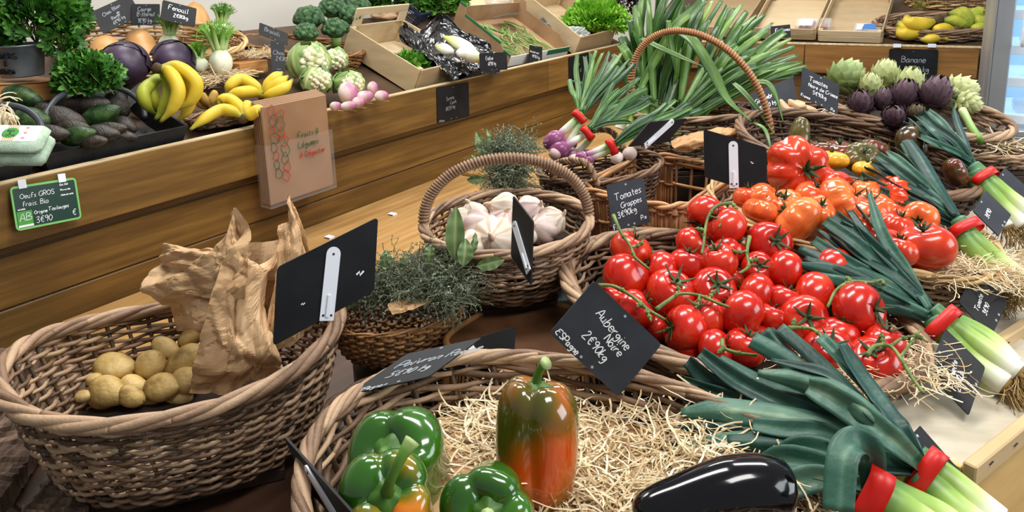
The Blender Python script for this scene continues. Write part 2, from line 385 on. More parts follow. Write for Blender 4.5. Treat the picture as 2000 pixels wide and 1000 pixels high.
# ------------------------------------------------------------------ baskets
def basket(name, label, cx, cy, z, a, b, h, rot=0., base=.7, rows=14, stakes=36, rod=.0035, m=None, lift=None, tilt=None, sup=2.0, border=.009, strands=3, twist=None,
           belly=0., cat='basket', style='weave', bm=None, stake_m=None, border_only=None):
    """a woven basket: oval a x b (half axes at the rim), flaring up from base*; lift(th) raises the rim; tilt = (ax, ay) slopes the whole"""
    m = m or m_wick; root = thing(name, label, cat, (cx, cy, z)); cr, sr = math.cos(rot), math.sin(rot); tx, ty = tilt or (0, 0)
    lift = lift or (lambda t: 0.)
    def S(th, t, off=0., dz=0.):
        k = base + (1 - base) * (t ** .8) + belly * math.sin(PI * t)
        c, s_ = math.cos(th), math.sin(th)
        e = 2 / sup; x = a * k * math.copysign(abs(c) ** e, c); y = b * k * math.copysign(abs(s_) ** e, s_)
        nx, ny = c / a, s_ / b; q = math.hypot(nx, ny); x += off * nx / q; y += off * ny / q
        X = cx + x * cr - y * sr; Y = cy + x * sr + y * cr
        return V(X, Y, z + h * t + lift(th) * t * t + dz + tx * (X - cx) + ty * (Y - cy))
    n = stakes; per = 4; N_ = n * per; ths = np.arange(N_) * 2 * PI / N_
    g = G()
    if style == 'weave':
        for i in range(rows):
            t = (i + .5) / rows; ph = (i % 2) * PI; w1, w2, p1, p2 = R.randint(2, 5), R.randint(5, 9), R.random() * 6, R.random() * 6
            tt = [t + (.25 * math.sin(w1 * q + p1) + .2 * math.sin(w2 * q + p2)) / rows for q in ths]
            path = [S(q, max(0., x), rod * 1.15 * math.cos(n * q / 2 + ph)) for q, x in zip(ths, tt)]
            # rods are joined end to end: each run of rod has its own tone and swells in the middle
            k = 0
            while k < N_:
                ln = min(N_ - k, R.randint(5, 9) * per); seg = [path[(k + j) % N_] for j in range(ln + 1)]
                g.tube(seg, rod * np.array([.75, 1.05, 1.1, 1.0, .7]), 5, True, R.random()); k += ln
    else:  # upright rods side by side (stake-and-strand)
        for k in range(n * 3):
            q = k * 2 * PI / (n * 3); g.tube([S(q, x, rod * R.uniform(-.3, .3)) for x in (0, .3, .6, .97)], rod, 5, True, R.random())
        for t in (.08, .5, .9):
            for d in (-1, 1): g.tube([S(q, t + .02 * d, rod * 1.4 * math.cos(n * q / 2 + (d > 0) * PI)) for q in ths], rod, 5, closed=True)
    g.build('woven_side', m, root)
    g = G()
    for k in range(n):
        q = (k) * 2 * PI / n; g.tube([S(q, x) for x in (0, .35, .7, 1.0)], rod * .95, 5, True, R.random() * .5)
    g.build('stakes', stake_m or m, root)
    g = G(); tw = twist or int(2 * PI * (a + b) / 2 / (border * 17))
    M2 = N_ * 2; th2 = np.arange(M2) * 2 * PI / M2
    for k in range(strands):
        ph = k * 2 * PI / strands; w1 = R.random() * 6
        path = [S(q, 1.0, border * .62 * math.cos(tw * q + ph), border * .5 * math.sin(tw * q + ph) + .3 * border) for q in th2]
        j = 0
        while j < M2:
            ln = min(M2 - j, R.randint(4, 7) * per * 2); g.tube([path[(j + i) % M2] for i in range(ln + 1)], border * .56 * np.array([.7, 1, 1.08, 1, .7]), 6, True, R.uniform(.35, 1)); j += ln
    g.build('rim_border', bm or m, root)
    g = G(); rings = [[S(q, 0.0, 0, .004) * f + V(cx, cy, S(q, 0, 0, .004)[2]) * (1 - f) for q in ths[::2]] for f in (1., .66, .33, .02)]
    g.grid(rings, True, b=.3, capt=True); g.build('base', m, root)
    root['_z'] = 0; del root['_z']
    return root, S
def hoop(root, p0, p1, top, r=.008, m=None, wraps=60, name='handle', k=16, wr=None, thick2=None):
    """arched handle from p0 over top to p1, wrapped with split cane"""
    a, b, c = (np.asarray(q, float) for q in (p0, top, p1))
    mid = (a + c) / 2; hgt = b - mid; path = []
    for i in range(k * 2 + 1):
        t = PI * i / (k * 2); path.append(mid + (a - mid) * math.cos(t) + hgt * math.sin(t) ** .85)
    path = np.array(path); g = G(); g.tube(path, r * .8, 8, True, .4)
    t, N_, B = transport(path); M2 = wraps * 6; idx = np.linspace(0, len(path) - 1.001, M2); hl = []
    for j, x in enumerate(idx):
        i = int(x); f = x - i; p = path[i] * (1 - f) + path[i + 1] * f; n_ = N_[i] * (1 - f) + N_[i + 1] * f; b_ = B[i] * (1 - f) + B[i + 1] * f
        an = 2 * PI * j / 6; hl.append(p + (n_ * math.cos(an) + b_ * math.sin(an)) * r * .85)
    g.tube(hl, wr or r * .3, 4, True, .6)
    return g.build(name, m or m_wick, root), path
def ropehandle(root, pts, r=.008, m=None, tw=10, strands=3, name='handle'):
    path = smooth(pts, 10); t, N_, B = transport(path); g = G(); n = len(path)
    for k in range(strands):
        g.tube([path[i] + (N_[i] * math.cos(tw * 2 * PI * i / n + k * 2 * PI / strands) + B[i] * math.sin(tw * 2 * PI * i / n + k * 2 * PI / strands)) * r * .55 for i in range(n)], r * .55, 6)
    return g.build(name, m or m_wick, root)
def straw(name, label, pts, n, size=.06, w=.0016, m=None, spread=.03, zs=.015, cat='straw', seed=1, up=.012):
    """loose curls of wood wool lying over the spots pts (x,y,z,radius)"""
    r = random.Random(seed); g = G(); tot = sum(q[3] ** 2 for q in pts)
    for x, y, z, rad in pts:
        for i in range(max(1, int(n * rad ** 2 / tot))):
            a = r.random() * 2 * PI; q = rad * math.sqrt(r.random()); px, py, pz = x + q * math.cos(a), y + q * math.sin(a), z + r.random() * zs
            L_ = size * r.uniform(.4, 1.3); d = r.random() * 2 * PI; curl = r.uniform(-2.2, 2.2); el = r.uniform(-.25, .3); p = [V(px, py, pz)]
            for k in range(7):
                d += curl / 7 + r.uniform(-.25, .25); el += r.uniform(-.25, .2)
                p.append(p[-1] + V(math.cos(d) * math.cos(el), math.sin(d) * math.cos(el), math.sin(el)) * L_ / 7)
            p = np.array(p); p[:, 2] = np.maximum(p[:, 2], z - .004); g.ribbon(p, w * r.uniform(.6, 1.5), (r.uniform(-.6, .6), r.uniform(-.6, .6), 1), cols=2, thick=.0004, b=r.random())
    return g.build(name, m or m_straw, None, loc=pts[0][:3], label=label, cat=cat, kind='stuff', sm=False)
m_straw = mat('wood_wool', [(0., '#b89a6c'), (.5, '#dac49a'), (1., '#f3e6c8')], .6, 'b', 30, .1)
def crate(name, label, o, U, W, H, m=None, slats=2, th=.006, cat='crate', post=.02, mfloor=None, gap=.15, group=None, endh=1.0):
    """slatted wooden crate: o = inner bottom corner, U long side, W short side, H up (vectors)"""
    o, U, W, H = (np.asarray(q, float) for q in (o, U, W, H)); m = m or m_pale
    root = thing(name, label, cat, o + (U + W) / 2, group); eu, ew, eh = nrm(U), nrm(W), nrm(H)
    g = G(); g.box(o, U, W, eh * th, .001); g.build('crate_floor', mfloor or m, root, sm=False)
    hh = np.linalg.norm(H)
    for side, (q, L_, nn) in enumerate(((o, U, -ew), (o + W, U, ew), (o, W, -eu), (o + U, W, eu))):
        sh = hh / slats
        for k in range(slats):
            g = G(); g.box(q + eh * (k * sh + gap * sh * .5), L_, nn * th, eh * sh * (1 - gap) * (endh if side > 1 and k == slats - 1 else 1), .0015)
            g.build('side_slat' if side < 2 else 'end_slat', m, root, sm=False)
    for i, j in ((0, 0), (1, 0), (0, 1), (1, 1)):
        g = G(); p = o + U * i + W * j - eu * post * i - ew * post * j; g.box(p, eu * post, ew * post, H * 1.02, .001); g.build('corner_post', m, root, sm=False)
    return root
# ================================================================== SETTING
WY = DN * .95  # how far behind the front of the counter the wall stands
def F(p, s, z): return A0 * V(1, 1, 0) + D1 * p + DN * s + V(0, 0, z)   # counter frame: along, into, height
LC = float(np.linalg.norm((B0 - A0)[:2]))
LX = float(np.dot(PZ(1270, 79, 1.0) - A0, D1)) - .05   # where the long counter meets the back one
m_floor = mat('floor_tiles', [(0., '#7b746a'), (1., '#958d80')], .5, 'noise', 3)
m_wallp = mat('wall_paint', [(0., '#cfc8bd'), (1., '#e2ddd3')], .7, 'noise', 1.5)
m_wtrim = mat('white_trim', ['#e9e5dd'], .5)
g = G(); g.box((-6, -2, -.1), (12, 0, 0), (0, 10, 0), (0, 0, .1)); g.build('floor', m_floor, kind='structure', sm=False)
g = G(); g.box(F(-2.5, 1.0, 0), D1 * 9, DN * .1, UP * 3.2); g.build('wall_left', m_wallp, kind='structure', sm=False)
g = G(); g.box(F(-2.5, .984, 1.50), D1 * 9, DN * .016, UP * .09, .004); g.build('trim_1', m_wtrim, kind='structure', sm=False)
# back wall, beyond the second counter
A1 = PZ(1270, 79, 1.0); B1 = PZ(1922, 93, 1.0); E1 = nrm(B1 - A1); EN = V(-E1[1], E1[0], 0)
if EN[1] < 0: EN = -EN
def K(p, s, z): return A1 * V(1, 1, 0) + E1 * p + EN * s + V(0, 0, z)
LB = float(np.linalg.norm((B1 - A1)[:2]))
g = G(); g.box(K(-1.5, 1.05, 0), E1 * 6, EN * .1, UP * 3.2); g.build('wall_back', m_wallp, kind='structure', sm=False)

m_bed = mat('dark_bed_board', [(0., '#3a2a1c'), (1., '#5e4630')], .7, 'noise', 6, .5)  # brown board, its dark tone also painting in shade between the produce
# ---- left counter: fascia planks, raw edge, recessed cladding, sloping bed
SL = .40
BO = F(0, 0, .955); BNRM = nrm(-SL * DN + UP)
def bed(u, v, h=0.): return HIT(u, v, BO + UP * h, BNRM)
root = thing('display_counter', 'long brown plank-clad counter holding the upper row of produce', 'counter', F(0, .3, 0))
for k, (p0, p1) in enumerate(((-1.6, .995), (1.0, 2.62), (2.625, LX))):
    g = G(); g.box(F(p0, -.004, .835), D1 * (p1 - p0), DN * .024, UP * .163, .002, b=(.5, .42, .55)[k]); g.build('front_board', m_plank, root, sm=False)
    g = G(); g.box(F(p0, -.004, .998), D1 * (p1 - p0), DN * .026, UP * .006, .001); g.build('board_edge', m_rim, root, sm=False)
zs = [.80, .655, .51, .365, .22, .06]
for k, zz in enumerate(zs):
    hgt = .145 if k else .10
    g = G(); g.box(F(-1.6, .05, zz - (0 if k == 0 else 0) + .0 - (.0)), D1 * (LX + 1.6), DN * .02, UP * (hgt - .004), .003, b=(.3, .5, .42, .55, .35, .45)[k]); g.build('cladding_plank', m_plank, root, sm=False)
g = G(); pts = [[F(p, s, .955 + SL * s) for s in (.0245, .77)] for p in (-1.6, LC + 1.4)]
g.box(F(-1.6, .022, .945 + SL * .02), D1 * (LX + 1.6), DN * .76 + UP * SL * .76, UP * .01 * -1); g.build('sloping_bed', m_bed, root, sm=False)

# ---- low shelf board at the counter's foot
m_board = woodmat('varnished_board', [(0., '#9a7440'), (1., '#c79b62')], D1, fac='noise', rough=.38, scale=3, amp=.5, stretch=(1, 12, 12))
pB = PZ(640, 480, .57)
g = G(); g.box(F(.1, -.47, .55), D1 * 1.72, DN * .515, UP * .018, .003); g.box(F(1.84, -.50, .56), D1 * 1.3, DN * .545, UP * .018, .003)
o = thing('shelf_board', 'varnished plywood shelf board running along the foot of the long counter', 'shelf', F(.8, -.1, 0))
g.build('shelf_top', m_board, o, sm=False)
for p in (.3, 1.7, 2.9): g = G(); g.box(F(p, -.2, 0), D1 * .03, DN * .2, UP * .55, .002); g.build('bracket', m_board, o, sm=False)
def labelclip(u, v, z, label):
    q = PZ(u, v, z); rt = thing('label_holder', label, 'clip', q)
    g = G(); g.box(q - D1 * .012 - DN * .01, D1 * .024, DN * .03, UP * .002, .0005); g.box(q - D1 * .012 - DN * .01, D1 * .024, DN * .002, UP * -.03, .0005); g.build('clip_body', m_white, rt, sm=False)
labelclip(768, 418, .572, 'small white label clip on the shelf board, beside the herb basket')
labelclip(645, 463, .572, 'small white label clip on the shelf board, just above the big black sign')

# ---- main display island: table carcass and top
def I_(p, q, z): return V(D1[0] * p + DN[0] * q, D1[1] * p + DN[1] * q, z)
m_top = woodmat('dark_varnished_top', [(0., '#2c1c14'), (1., '#553a2c')], D1, fac='noise', rough=.35, scale=3, amp=.5, stretch=(1, 9, 9))
m_dark = mat('dark_board', [(0., '#241a13'), (1., '#3b2b20')], .6, 'noise', 6, .5, stretch=(1, 6, 6))
t = thing('display_table', 'dark varnished display table under the front baskets', 'table', I_(1, .7, 0))
g = G(); g.box(I_(.35, .24, .715), D1 * 2.9, DN * 1.08, UP * .025, .004); g.build('table_top', m_top, t, sm=False)
for p, q in ((.5, .27), (3.1, .27), (.5, 1.22), (3.1, 1.22)):
    g = G(); g.box(I_(p, q, 0), D1 * .06, DN * .06, UP * .715, .004); g.build('leg', m_dark, t, sm=False)

m_plank2 = woodmat('back_counter_plank', [(0., '#55371a'), (.45, '#7d5426'), (.75, '#986b34'), (1., '#ae8246')], E1, fac='b', rough=.5, scale=3.0, amp=.5, stretch=(1, 14, 14), bump=.15, bscale=8, detail=7)
# ---- back counter
r2 = thing('display_counter', 'plank-fronted counter at the back holding crates and bananas', 'counter', K(1, .3, 0))
for k, (p0, p1) in enumerate(((-.1, .95), (.955, LB - .02))):
    g = G(); g.box(K(p0, 0, .83), E1 * (p1 - p0), EN * .024, UP * .165, .002, b=.55); g.build('front_board', m_plank2, r2, sm=False)
g = G(); g.box(K(-.1, -.002, .995), E1 * (LB + .1), EN * .028, UP * .01, .001); g.build('board_edge', m_rim, r2, sm=False)
for k, zz in enumerate((.74, .6, .46, .3)):
    g = G(); g.box(K(-.1, .05, zz), E1 * (LB + .1), EN * .02, UP * .135, .002, b=.25); g.build('cladding_plank', m_plank2, r2, sm=False)
g = G(); g.box(K(-.1, .03, .94), E1 * (LB + .1), EN * .95 + UP * .35, UP * .01); g.build('sloping_bed', m_bed, r2, sm=False)
g = G(); g.box(K(LB, 0, 0), E1 * .03, EN * .95, UP * 1.02, .002, b=.3); g.build('side_panel', m_plank, r2, sm=False)
BN2 = nrm(-.37 * EN + UP)
def bed2(u, v, h=0.): return HIT(u, v, K(0, .03, .95 + h), BN2)
# ================================================================== FRUIT AND VEGETABLE BUILDERS
m_tom = mat('tomato_red', [(0., '#a0150a'), (.5, '#c4220f'), (1., '#d8441f')], .22, 'noise', 1.6, .1, spec=.5, coat=.3, sss=.08, rnd=.45, detail=2)
m_beef = mat('tomato_orange_red', [(0., '#b4280f'), (.5, '#cc3a17'), (1., '#dc6026')], .22, 'noise', 1.8, .2, spec=.5, coat=.3, sss=.08, rnd=.8, detail=2)
m_beef2 = mat('tomato_orange', [(0., '#c44a1c'), (.5, '#dd6428'), (1., '#e88742')], .22, 'noise', 1.8, .2, spec=.5, coat=.3, sss=.08, rnd=.5, detail=2)
m_noir = mat('tomato_dark', [(0., '#2a2410'), (.35, '#4c3a1c'), (.7, '#6b2e1c'), (1., '#8b3d28')], .22, 'noise', 1.8, .4, spec=.5, coat=.4, rnd=1.0, detail=2)
m_olive = mat('tomato_olive', [(0., '#2f3010'), (.5, '#5c5426'), (1., '#7a5a30')], .25, 'noise', 2, .4, spec=.5, coat=.3, detail=2)
m_yel = mat('tomato_yellow', [(0., '#d38d14'), (1., '#f2bc32')], .25, 'noise', 9, .5, spec=.6, coat=.4)
m_stem = mat('green_stem', [(0., '#3a4a1e'), (.5, '#5d7034'), (1., '#8b9a58')], .6, 'noise', 40, .4)
m_calyx = mat('dark_green_calyx', [(0., '#1c2b10'), (1., '#44582a')], .6, 'noise', 40, .4)
def tomato_proto(name, mt, ribs=0, rib=.06, flat=.86, seed=0, lump=.03, calyx=True, cs=1.0):
    r = random.Random(seed); p1, p2, p3 = (r.random() * 6 for _ in range(3)); na = ribs or 5
    def fn(t, th):
        ph = PI * t; s = math.sin(ph); c = -math.cos(ph)
        rr = s * (1 + lump * math.sin(2 * th + p1) + lump * .7 * math.sin(3 * th + p2))
        if ribs: rr *= 1 - rib * (abs(math.sin(ribs * th / 2 + .4 * math.sin(th + p3))) ** .5 * -1 + 1) * (1.2 if c > 0 else .5) * 1.6
        z = flat * (math.copysign(abs(c) ** .9, c)); z -= (.26 if c > 0 else -.06) * math.exp(-(s / .34) ** 2)
        return V(rr, 0, 0) * math.cos(th) + V(0, rr, 0) * math.sin(th) + V(0, 0, z)
    root = thing(name, None, 'tomato', (0, 0, 0)); g = G(); g.surf(fn, 26, 48 if ribs else 28); g.build('flesh', mt, root)
    if calyx:
        g = G(); zt = flat - .24
        for k in range(5 + seed % 2):
            a = k * 2 * PI / (5 + seed % 2) + r.random() * .5; L_ = r.uniform(.5, .75) * cs; d = V(math.cos(a), math.sin(a), 0)
            up = r.uniform(.1, .38)
            g.ribbon(smooth([V(0, 0, zt + .03), d * L_ * .35 + V(0, 0, zt + .10), d * L_ * .7 + V(0, 0, zt + .16 + up * .3), d * L_ + V(0, 0, zt + .14 + up)], 3), [.13, .15, .1, .02], (0, 0, 1), .2, 3, thick=.012)
        g.tube(smooth([V(0, 0, zt), V(.02, .02, zt + .16), V(.07, .03, zt + .3)], 3), .055, 6)
        g.build('calyx', m_calyx, root, label='dark green star-shaped calyx')
    return root
def blobfn(c, ax, q, lumps=.05, seed=0, pear=0.0, dent=0.):
    """ellipsoid-like body around c; ax = half axes, q = quaternion; pear narrows the +z end"""
    r = random.Random(seed); ph = [r.random() * 6 for _ in range(6)]; Mq = np.array(q.to_matrix()) if q is not None else np.eye(3)
    def fn(t, th):
        p = PI * t; s, co = math.sin(p), -math.cos(p)
        k = 1 + lumps * (math.sin(2 * th + ph[0] + co * 2) * s + .7 * math.sin(3 * th + ph[1]) * s * s + .8 * math.sin(2.5 * co + ph[2]))
        k2 = 1 - pear * (co * .5 + .5) ** 1.5
        return np.asarray(c) + Mq @ (V(s * math.cos(th) * ax[0] * k * k2, s * math.sin(th) * ax[1] * k * k2, co * ax[2] * (1 + lumps * .5 * math.sin(th + ph[3]))))
    return fn
def scr(sx, sy, t=0.): return nrm(cX * sx + cY * sy - cF * t)   # a direction: right, up, towards the viewer
m_pep_g = mat('pepper_green', [(0., '#143008'), (.5, '#28580e'), (1., '#4a8418')], .16, 'noise', 9, .4, spec=.6, coat=.6)
m_pep_o = mat('pepper_turning', [(0., '#26420a'), (.4, '#5a4c10'), (.6, '#925410'), (.8, '#c05210'), (1., '#cc4210')], .14, 'noise', 9, .75, spec=.6, coat=.6, detail=2)
m_pep_o2 = mat('pepper_green_orange', [(0., '#163f0a'), (.5, '#2c5e10'), (.66, '#8a7018'), (.8, '#d07a1c'), (1., '#d05a14')], .14, 'noise', 12, .7, spec=.6, coat=.6, detail=2)
m_pstem = mat('pepper_stem', [(0., '#2f5a16'), (.8, '#5d8a30'), (1., '#9cae70')], .45, 'a', 30, .12)
def pepper(name, label, c, axis, L_, r, mt, lobes=4, seed=0, stem=.04, sdir=None, taper=.72, spin=0., deep=.35):
    rr = random.Random(seed); root = thing(name, label, 'pepper', c); q = quat(axis, spin); Mq = np.array(q.to_matrix()); ph = rr.random() * 6
    p1, p2, p3 = (rr.random() * 6 for _ in range(3))
    def fn(t, th):
        phi = PI * t; sn, c_ = math.sin(phi), -math.cos(phi)
        gr = (1 - abs(math.sin(lobes * th / 2 + ph)) ** .9) ** 1.6          # 1 in the grooves
        k = sn ** .58; sm_ = (c_ * .5 + .5); k *= taper + (1 - taper) * min(1, sm_ * 1.25) ** .8
        k *= 1 - .20 * gr * (.55 + .45 * abs(c_)) + .05 * math.sin(2 * th + p1) + .035 * math.sin(3 * th + 4 * c_ + p2) + .03 * math.sin(5 * c_ + p3 + th)
        zz = .5 * math.copysign(abs(c_) ** .8, c_)
        if c_ > 0: zz -= deep * .5 * math.exp(-(k / .42) ** 2) + .05 * gr * c_ - .03 * math.sin(lobes * th / 4 + ph) * c_
        else: zz += .10 * math.exp(-(k / .28) ** 2) + .06 * gr * -c_
        return np.asarray(c) + Mq @ V(r * k * math.cos(th), r * k * math.sin(th), L_ * zz)
    G().surf(fn, 44, 56).build('flesh', mt, root)
    top = np.asarray(c) + Mq @ V(0, 0, L_ * (.5 - deep * .5) + .001); d = nrm(axis); sd = nrm(sdir) if sdir is not None else d
    g = G(); g.grid([[top + Mq @ V(r * w_ * (1 + .18 * math.cos(5 * t)) * math.cos(t), r * w_ * (1 + .18 * math.cos(5 * t)) * math.sin(t), h_) for t in np.arange(20) * PI / 10] for w_, h_ in ((.4, -.006), (.33, .003), (.2, .005), (.05, .01))], True, a=.2, b=.5, capt=True)
    g.tube(smooth([top, top + d * stem * .35 + sd * stem * .1, top + d * stem * .5 + sd * stem * .5, top + d * stem * .35 + sd * stem * .9], 4), [r * .17, r * .11, r * .10, r * .11, r * .16], 10)
    g.build('stem', m_pstem, root, label='green stem cut short')
    return root
m_pot = mat('potato_skin', [(0., '#8a6a38'), (.3, '#b99a5a'), (.7, '#cfb06e'), (1., '#dcc286')], .55, 'noise', 26, .7, bump=.5, bscale=110, rnd=.5)
m_av1 = mat('avocado_dark', [(0., '#14140f'), (.5, '#2f2823'), (1., '#4c4236')], .38, 'noise', 40, .5, bump=.6, bscale=220)
m_av2 = mat('avocado_green', [(0., '#0f200c'), (.5, '#24401a'), (1., '#47602a')], .32, 'noise', 40, .6, bump=.4, bscale=220)
m_gar = mat('garlic_skin', [(0., '#8e6c56'), (.25, '#c4a890'), (.6, '#dfcfbc'), (1., '#ece2d2')], .5, 'b', 25, .35, bump=.2, bscale=80)
m_garp = mat('garlic_pink', [(0., '#9c6c72'), (.4, '#cbaea8'), (1., '#e6d8cc')], .5, 'b', 25, .35, bump=.2, bscale=80)
def garlic(c, axis, r, label, mt=None, seed=0):
    rr = random.Random(seed); root = thing('garlic_bulb', label, 'garlic', c, 'garlic bulbs in the hooped basket'); Mq = np.array(quat(axis, rr.random() * 6).to_matrix()); n = rr.choice((7, 8, 9))
    def fn(t, th):
        p = PI * t; s, co = math.sin(p), -math.cos(p); k = 1 - .16 * (1 - abs(math.sin(n * th / 2)) ** .6) * s
        z = co * .72
        if co > .8: z += (co - .8) * .9
        sq = s
        return np.asarray(c) + Mq @ (V(sq * k * math.cos(th), sq * k * math.sin(th), z) * r)
    ths = np.arange(40) * 2 * PI / 40; g = G()
    g.surf(fn, 22, 40, b=np.tile(np.clip(.55 + .5 * np.sin(ths * n + 1) * .5 + np.array([rr.uniform(-.2, .2) for _ in ths]), 0, 1), 22)); g.build('cloves', mt or m_gar, root)
    g = G(); d = nrm(axis); g.tube(smooth([np.asarray(c) + d * r * .72, np.asarray(c) + d * r * 1.0, np.asarray(c) + d * r * 1.2 + Mq @ V(.15, .05, 0) * r], 3), [r * .24, r * .12, r * .07], 8, b=.3)
    g.build('neck', m_gar, root); return root
m_ban = mat('banana_yellow', [(0., '#6e6a20'), (.1, '#a69a22'), (.3, '#d4b52a'), (.75, '#dfc03a'), (.93, '#a8a030'), (1., '#3a2c14')], .45, 'a', 20, .07, rnd=.0)
m_bang = mat('banana_green', [(0., '#5d7020'), (.2, '#8fa02e'), (.7, '#b4b43a'), (.93, '#7c8a28'), (1., '#3a3a14')], .45, 'a', 20, .1)
m_crown = mat('banana_crown', ['#4e3d22'], .7)
def bananas(label, crown, paths, r=.0175, mt=None, group=None, greens=()):
    """a hand of bananas: each path runs crown -> tip as (u,v,depth) control points"""
    r = r * GU(crown[0])
    cp = P(*crown) if len(crown) == 3 and crown[0] > 10 else V(*crown)
    root = thing('banana_bunch', label, 'bananas', cp, group)
    for i, pa in enumerate(paths):
        pts = [cp] + [P(*q) for q in pa]; sp = smooth(pts, 8)
        G().tube(sp, [r * .38, r * .5, r * .85, r, r, r, r * .95, r * .75, r * .4, r * .22], 6 if False else 10, b=.5).build('banana', (m_bang if i in greens else (mt or m_ban)), root)
    g = G(); g.surf(blobfn(cp, (r * .8, r * .7, r * .8), None, .1, 3), 8, 10); g.build('crown', m_crown, root); return root
m_leafd = mat('parsley_leaf', [(0., '#1c4412'), (.5, '#386e22'), (1., '#66a03a')], .5, 'b', 10, .15)
m_leafl = mat('lettuce_leaf', [(0., '#4a8a1a'), (.5, '#7cba30'), (1., '#a8dc58')], .45, 'b', 10, .15)
def leafclump(g, c, ax, n, size, seed=0, up=.5, shell=.55, lob=3, droop=0.):
    """leaflets spread over an ellipsoid: each a small folded lobed leaf"""
    r = random.Random(seed)
    for i in range(n):
        a = r.random() * 2 * PI; z = r.uniform(-.5, 1); q = math.sqrt(max(0, 1 - z * z)); k = shell + (1 - shell) * r.random() ** .5
        d = V(q * math.cos(a), q * math.sin(a), z); p = np.asarray(c) + d * np.asarray(ax) * k
        out = nrm(d + V(r.uniform(-.6, .6), r.uniform(-.6, .6), r.uniform(-.4, .6) - droop)); s = size * r.uniform(.6, 1.3)
        t1 = nrm(np.cross(out, V(r.uniform(-1, 1), r.uniform(-1, 1), r.uniform(-.2, 1)))); nn = np.cross(out, t1); b = r.random()
        for j in range(lob):
            an = (j - (lob - 1) / 2) * .85; e = out * math.cos(an) + t1 * math.sin(an); f = np.cross(nn, e); L_ = s * (1 if j == (lob - 1) // 2 else .8)
            vs = [p, p + e * L_ * .45 + f * L_ * .26 + nn * L_ * .1, p + e * L_ * .8 + f * L_ * .18, p + e * L_, p + e * L_ * .8 - f * L_ * .18, p + e * L_ * .45 - f * L_ * .26 + nn * L_ * .1, p + e * L_ * .5 - nn * L_ * .04]
            g.add(vs, [(0, 1, 6), (1, 2, 6), (2, 3, 6), (3, 4, 6), (4, 5, 6), (5, 0, 6)], .5, b)
    return g
# leeks ------------------------------------------------------------
m_leekleaf = mat('leek_leaf', [(0., '#0e2824'), (.35, '#1d4036'), (.6, '#335b4b'), (.85, '#587c66'), (1., '#9aad8c')], .42, 'b', 22, .32, stretch=(1, 1, 1), bump=.25, bscale=90, spec=.4)
m_leekshaft = mat('leek_shaft', [(0., '#3c6a4c'), (.2, '#5f8c44'), (.55, '#93b254'), (.75, '#c3d48a'), (.9, '#e6e8ce'), (1., '#ece9da')], .38, 'a', 40, .06)
m_redband = mat('red_tape', ['#cc1c12'], .4)
m_root = mat('leek_root', [(0., '#7a5c2e'), (.5, '#a88850'), (1., '#cdb482')], .8, 'b', 30, .2)
def leekbunch(label, shafts, band, leaves, lw=.03, band_w=.022, bandr=(.04, .022), roots=True, seed=0, name='leek_bunch', lmat=None, smat=None, sr=.0145, group=None, cat='leeks', bandm=None, fold=.35, thick=.0012, bandup=None):
    """shafts: paths (u,v,depth) from the band outwards to the root end; leaves: (tip path from band) lists with width"""
    r = random.Random(seed); bp = P(*band); root = thing(name, label, cat, bp, group); lks = []
    for i, pa in enumerate(shafts):
        pts = [P(*q[:3]) for q in pa]; sp = smooth(pts, 8); rad = pa[0][3] if len(pa[0]) > 3 else sr
        o = G().tube(sp, np.array([.95, .95, 1, 1, 1.02, 1.06]) * rad, 14, b=.5).build('leek', lmat and smat or smat or m_leekshaft, root); lks.append(o)
        if roots:
            e = sp[-1]; d = nrm(sp[-1] - sp[-3]); g = G()
            g.surf(blobfn(e, (rad * .9, rad * .9, rad * .35), quat(d), .1, i), 6, 12)
            for k in range(60):
                a = r.random() * 2 * PI; s_ = V(math.cos(a), math.sin(a), r.uniform(-.5, .3)); q = e + (s_ - np.dot(s_, d) * d) * rad * .6; pth = [q]; dd = nrm(d * r.uniform(.4, 1.2) + s_ * r.uniform(.1, .7))
                for j in range(5):
                    dd = nrm(dd + V(r.uniform(-.5, .5), r.uniform(-.5, .5), r.uniform(-.6, .15))); pth.append(pth[-1] + dd * r.uniform(.006, .011))
                g.tube(pth, .0007, 3, False)
            g.build('roots', m_root, o)
    for i, lf in enumerate(leaves):
        w_ = lf.get('w', lw); pts = [P(*q) for q in lf['p']]; sp = smooth(pts, 9); L_ = len(sp)
        tw = lf.get('tw', r.uniform(-.7, .7)); up = np.array([nrm(-cF * (.8) + cY * .5 + cX * (tw * (k / L_ * 1.6 + .1))) for k in range(L_)])
        g = G(); tip = lf.get('tip', r.choice((.75, .6, .3, .85)))
        g.ribbon(sp, [w_ * .55, w_ * .8, w_, w_, w_ * .92, w_ * tip], fold=lf.get('fold', r.uniform(.25, .75)) * r.choice((1, 1, -1)), cols=7, thick=thick, nvec=up)
        # tone differs from leaf to leaf and along its ribs
        n_ = g.n; bb = np.concatenate(g.b); tone = r.uniform(.05, .72); g.b = [np.clip(tone + .09 * np.sin(bb * 40) + .15 * (np.abs(bb - .5) < .06), 0, 1)]
        g.build('leaf', lmat or m_leekleaf, root, sm=True)
    # band: a flat red strip round the shafts
    d = nrm(P(*shafts[0][1][:3]) - P(*shafts[0][0][:3])); n1 = nrm(-cF - np.dot(-cF, d) * d); n2 = np.cross(d, n1); g = G(); A, B = bandr
    ring = [bp + n2 * A * math.copysign(abs(math.cos(t)) ** .7, math.cos(t)) + n1 * B * math.copysign(abs(math.sin(t)) ** .8, math.sin(t)) for t in np.arange(28) * 2 * PI / 28]
    g.grid([[q + d * s_ for q in [x * k + bp * (1 - k) for x in ring]] for s_, k in ((-band_w / 2, .97), (-band_w / 2, 1.0), (band_w / 2, 1.0), (band_w / 2, .97))], True, b=.5)
    g.build('tape_band', bandm or m_redband, root, label='bright red plastic tape band'); return root
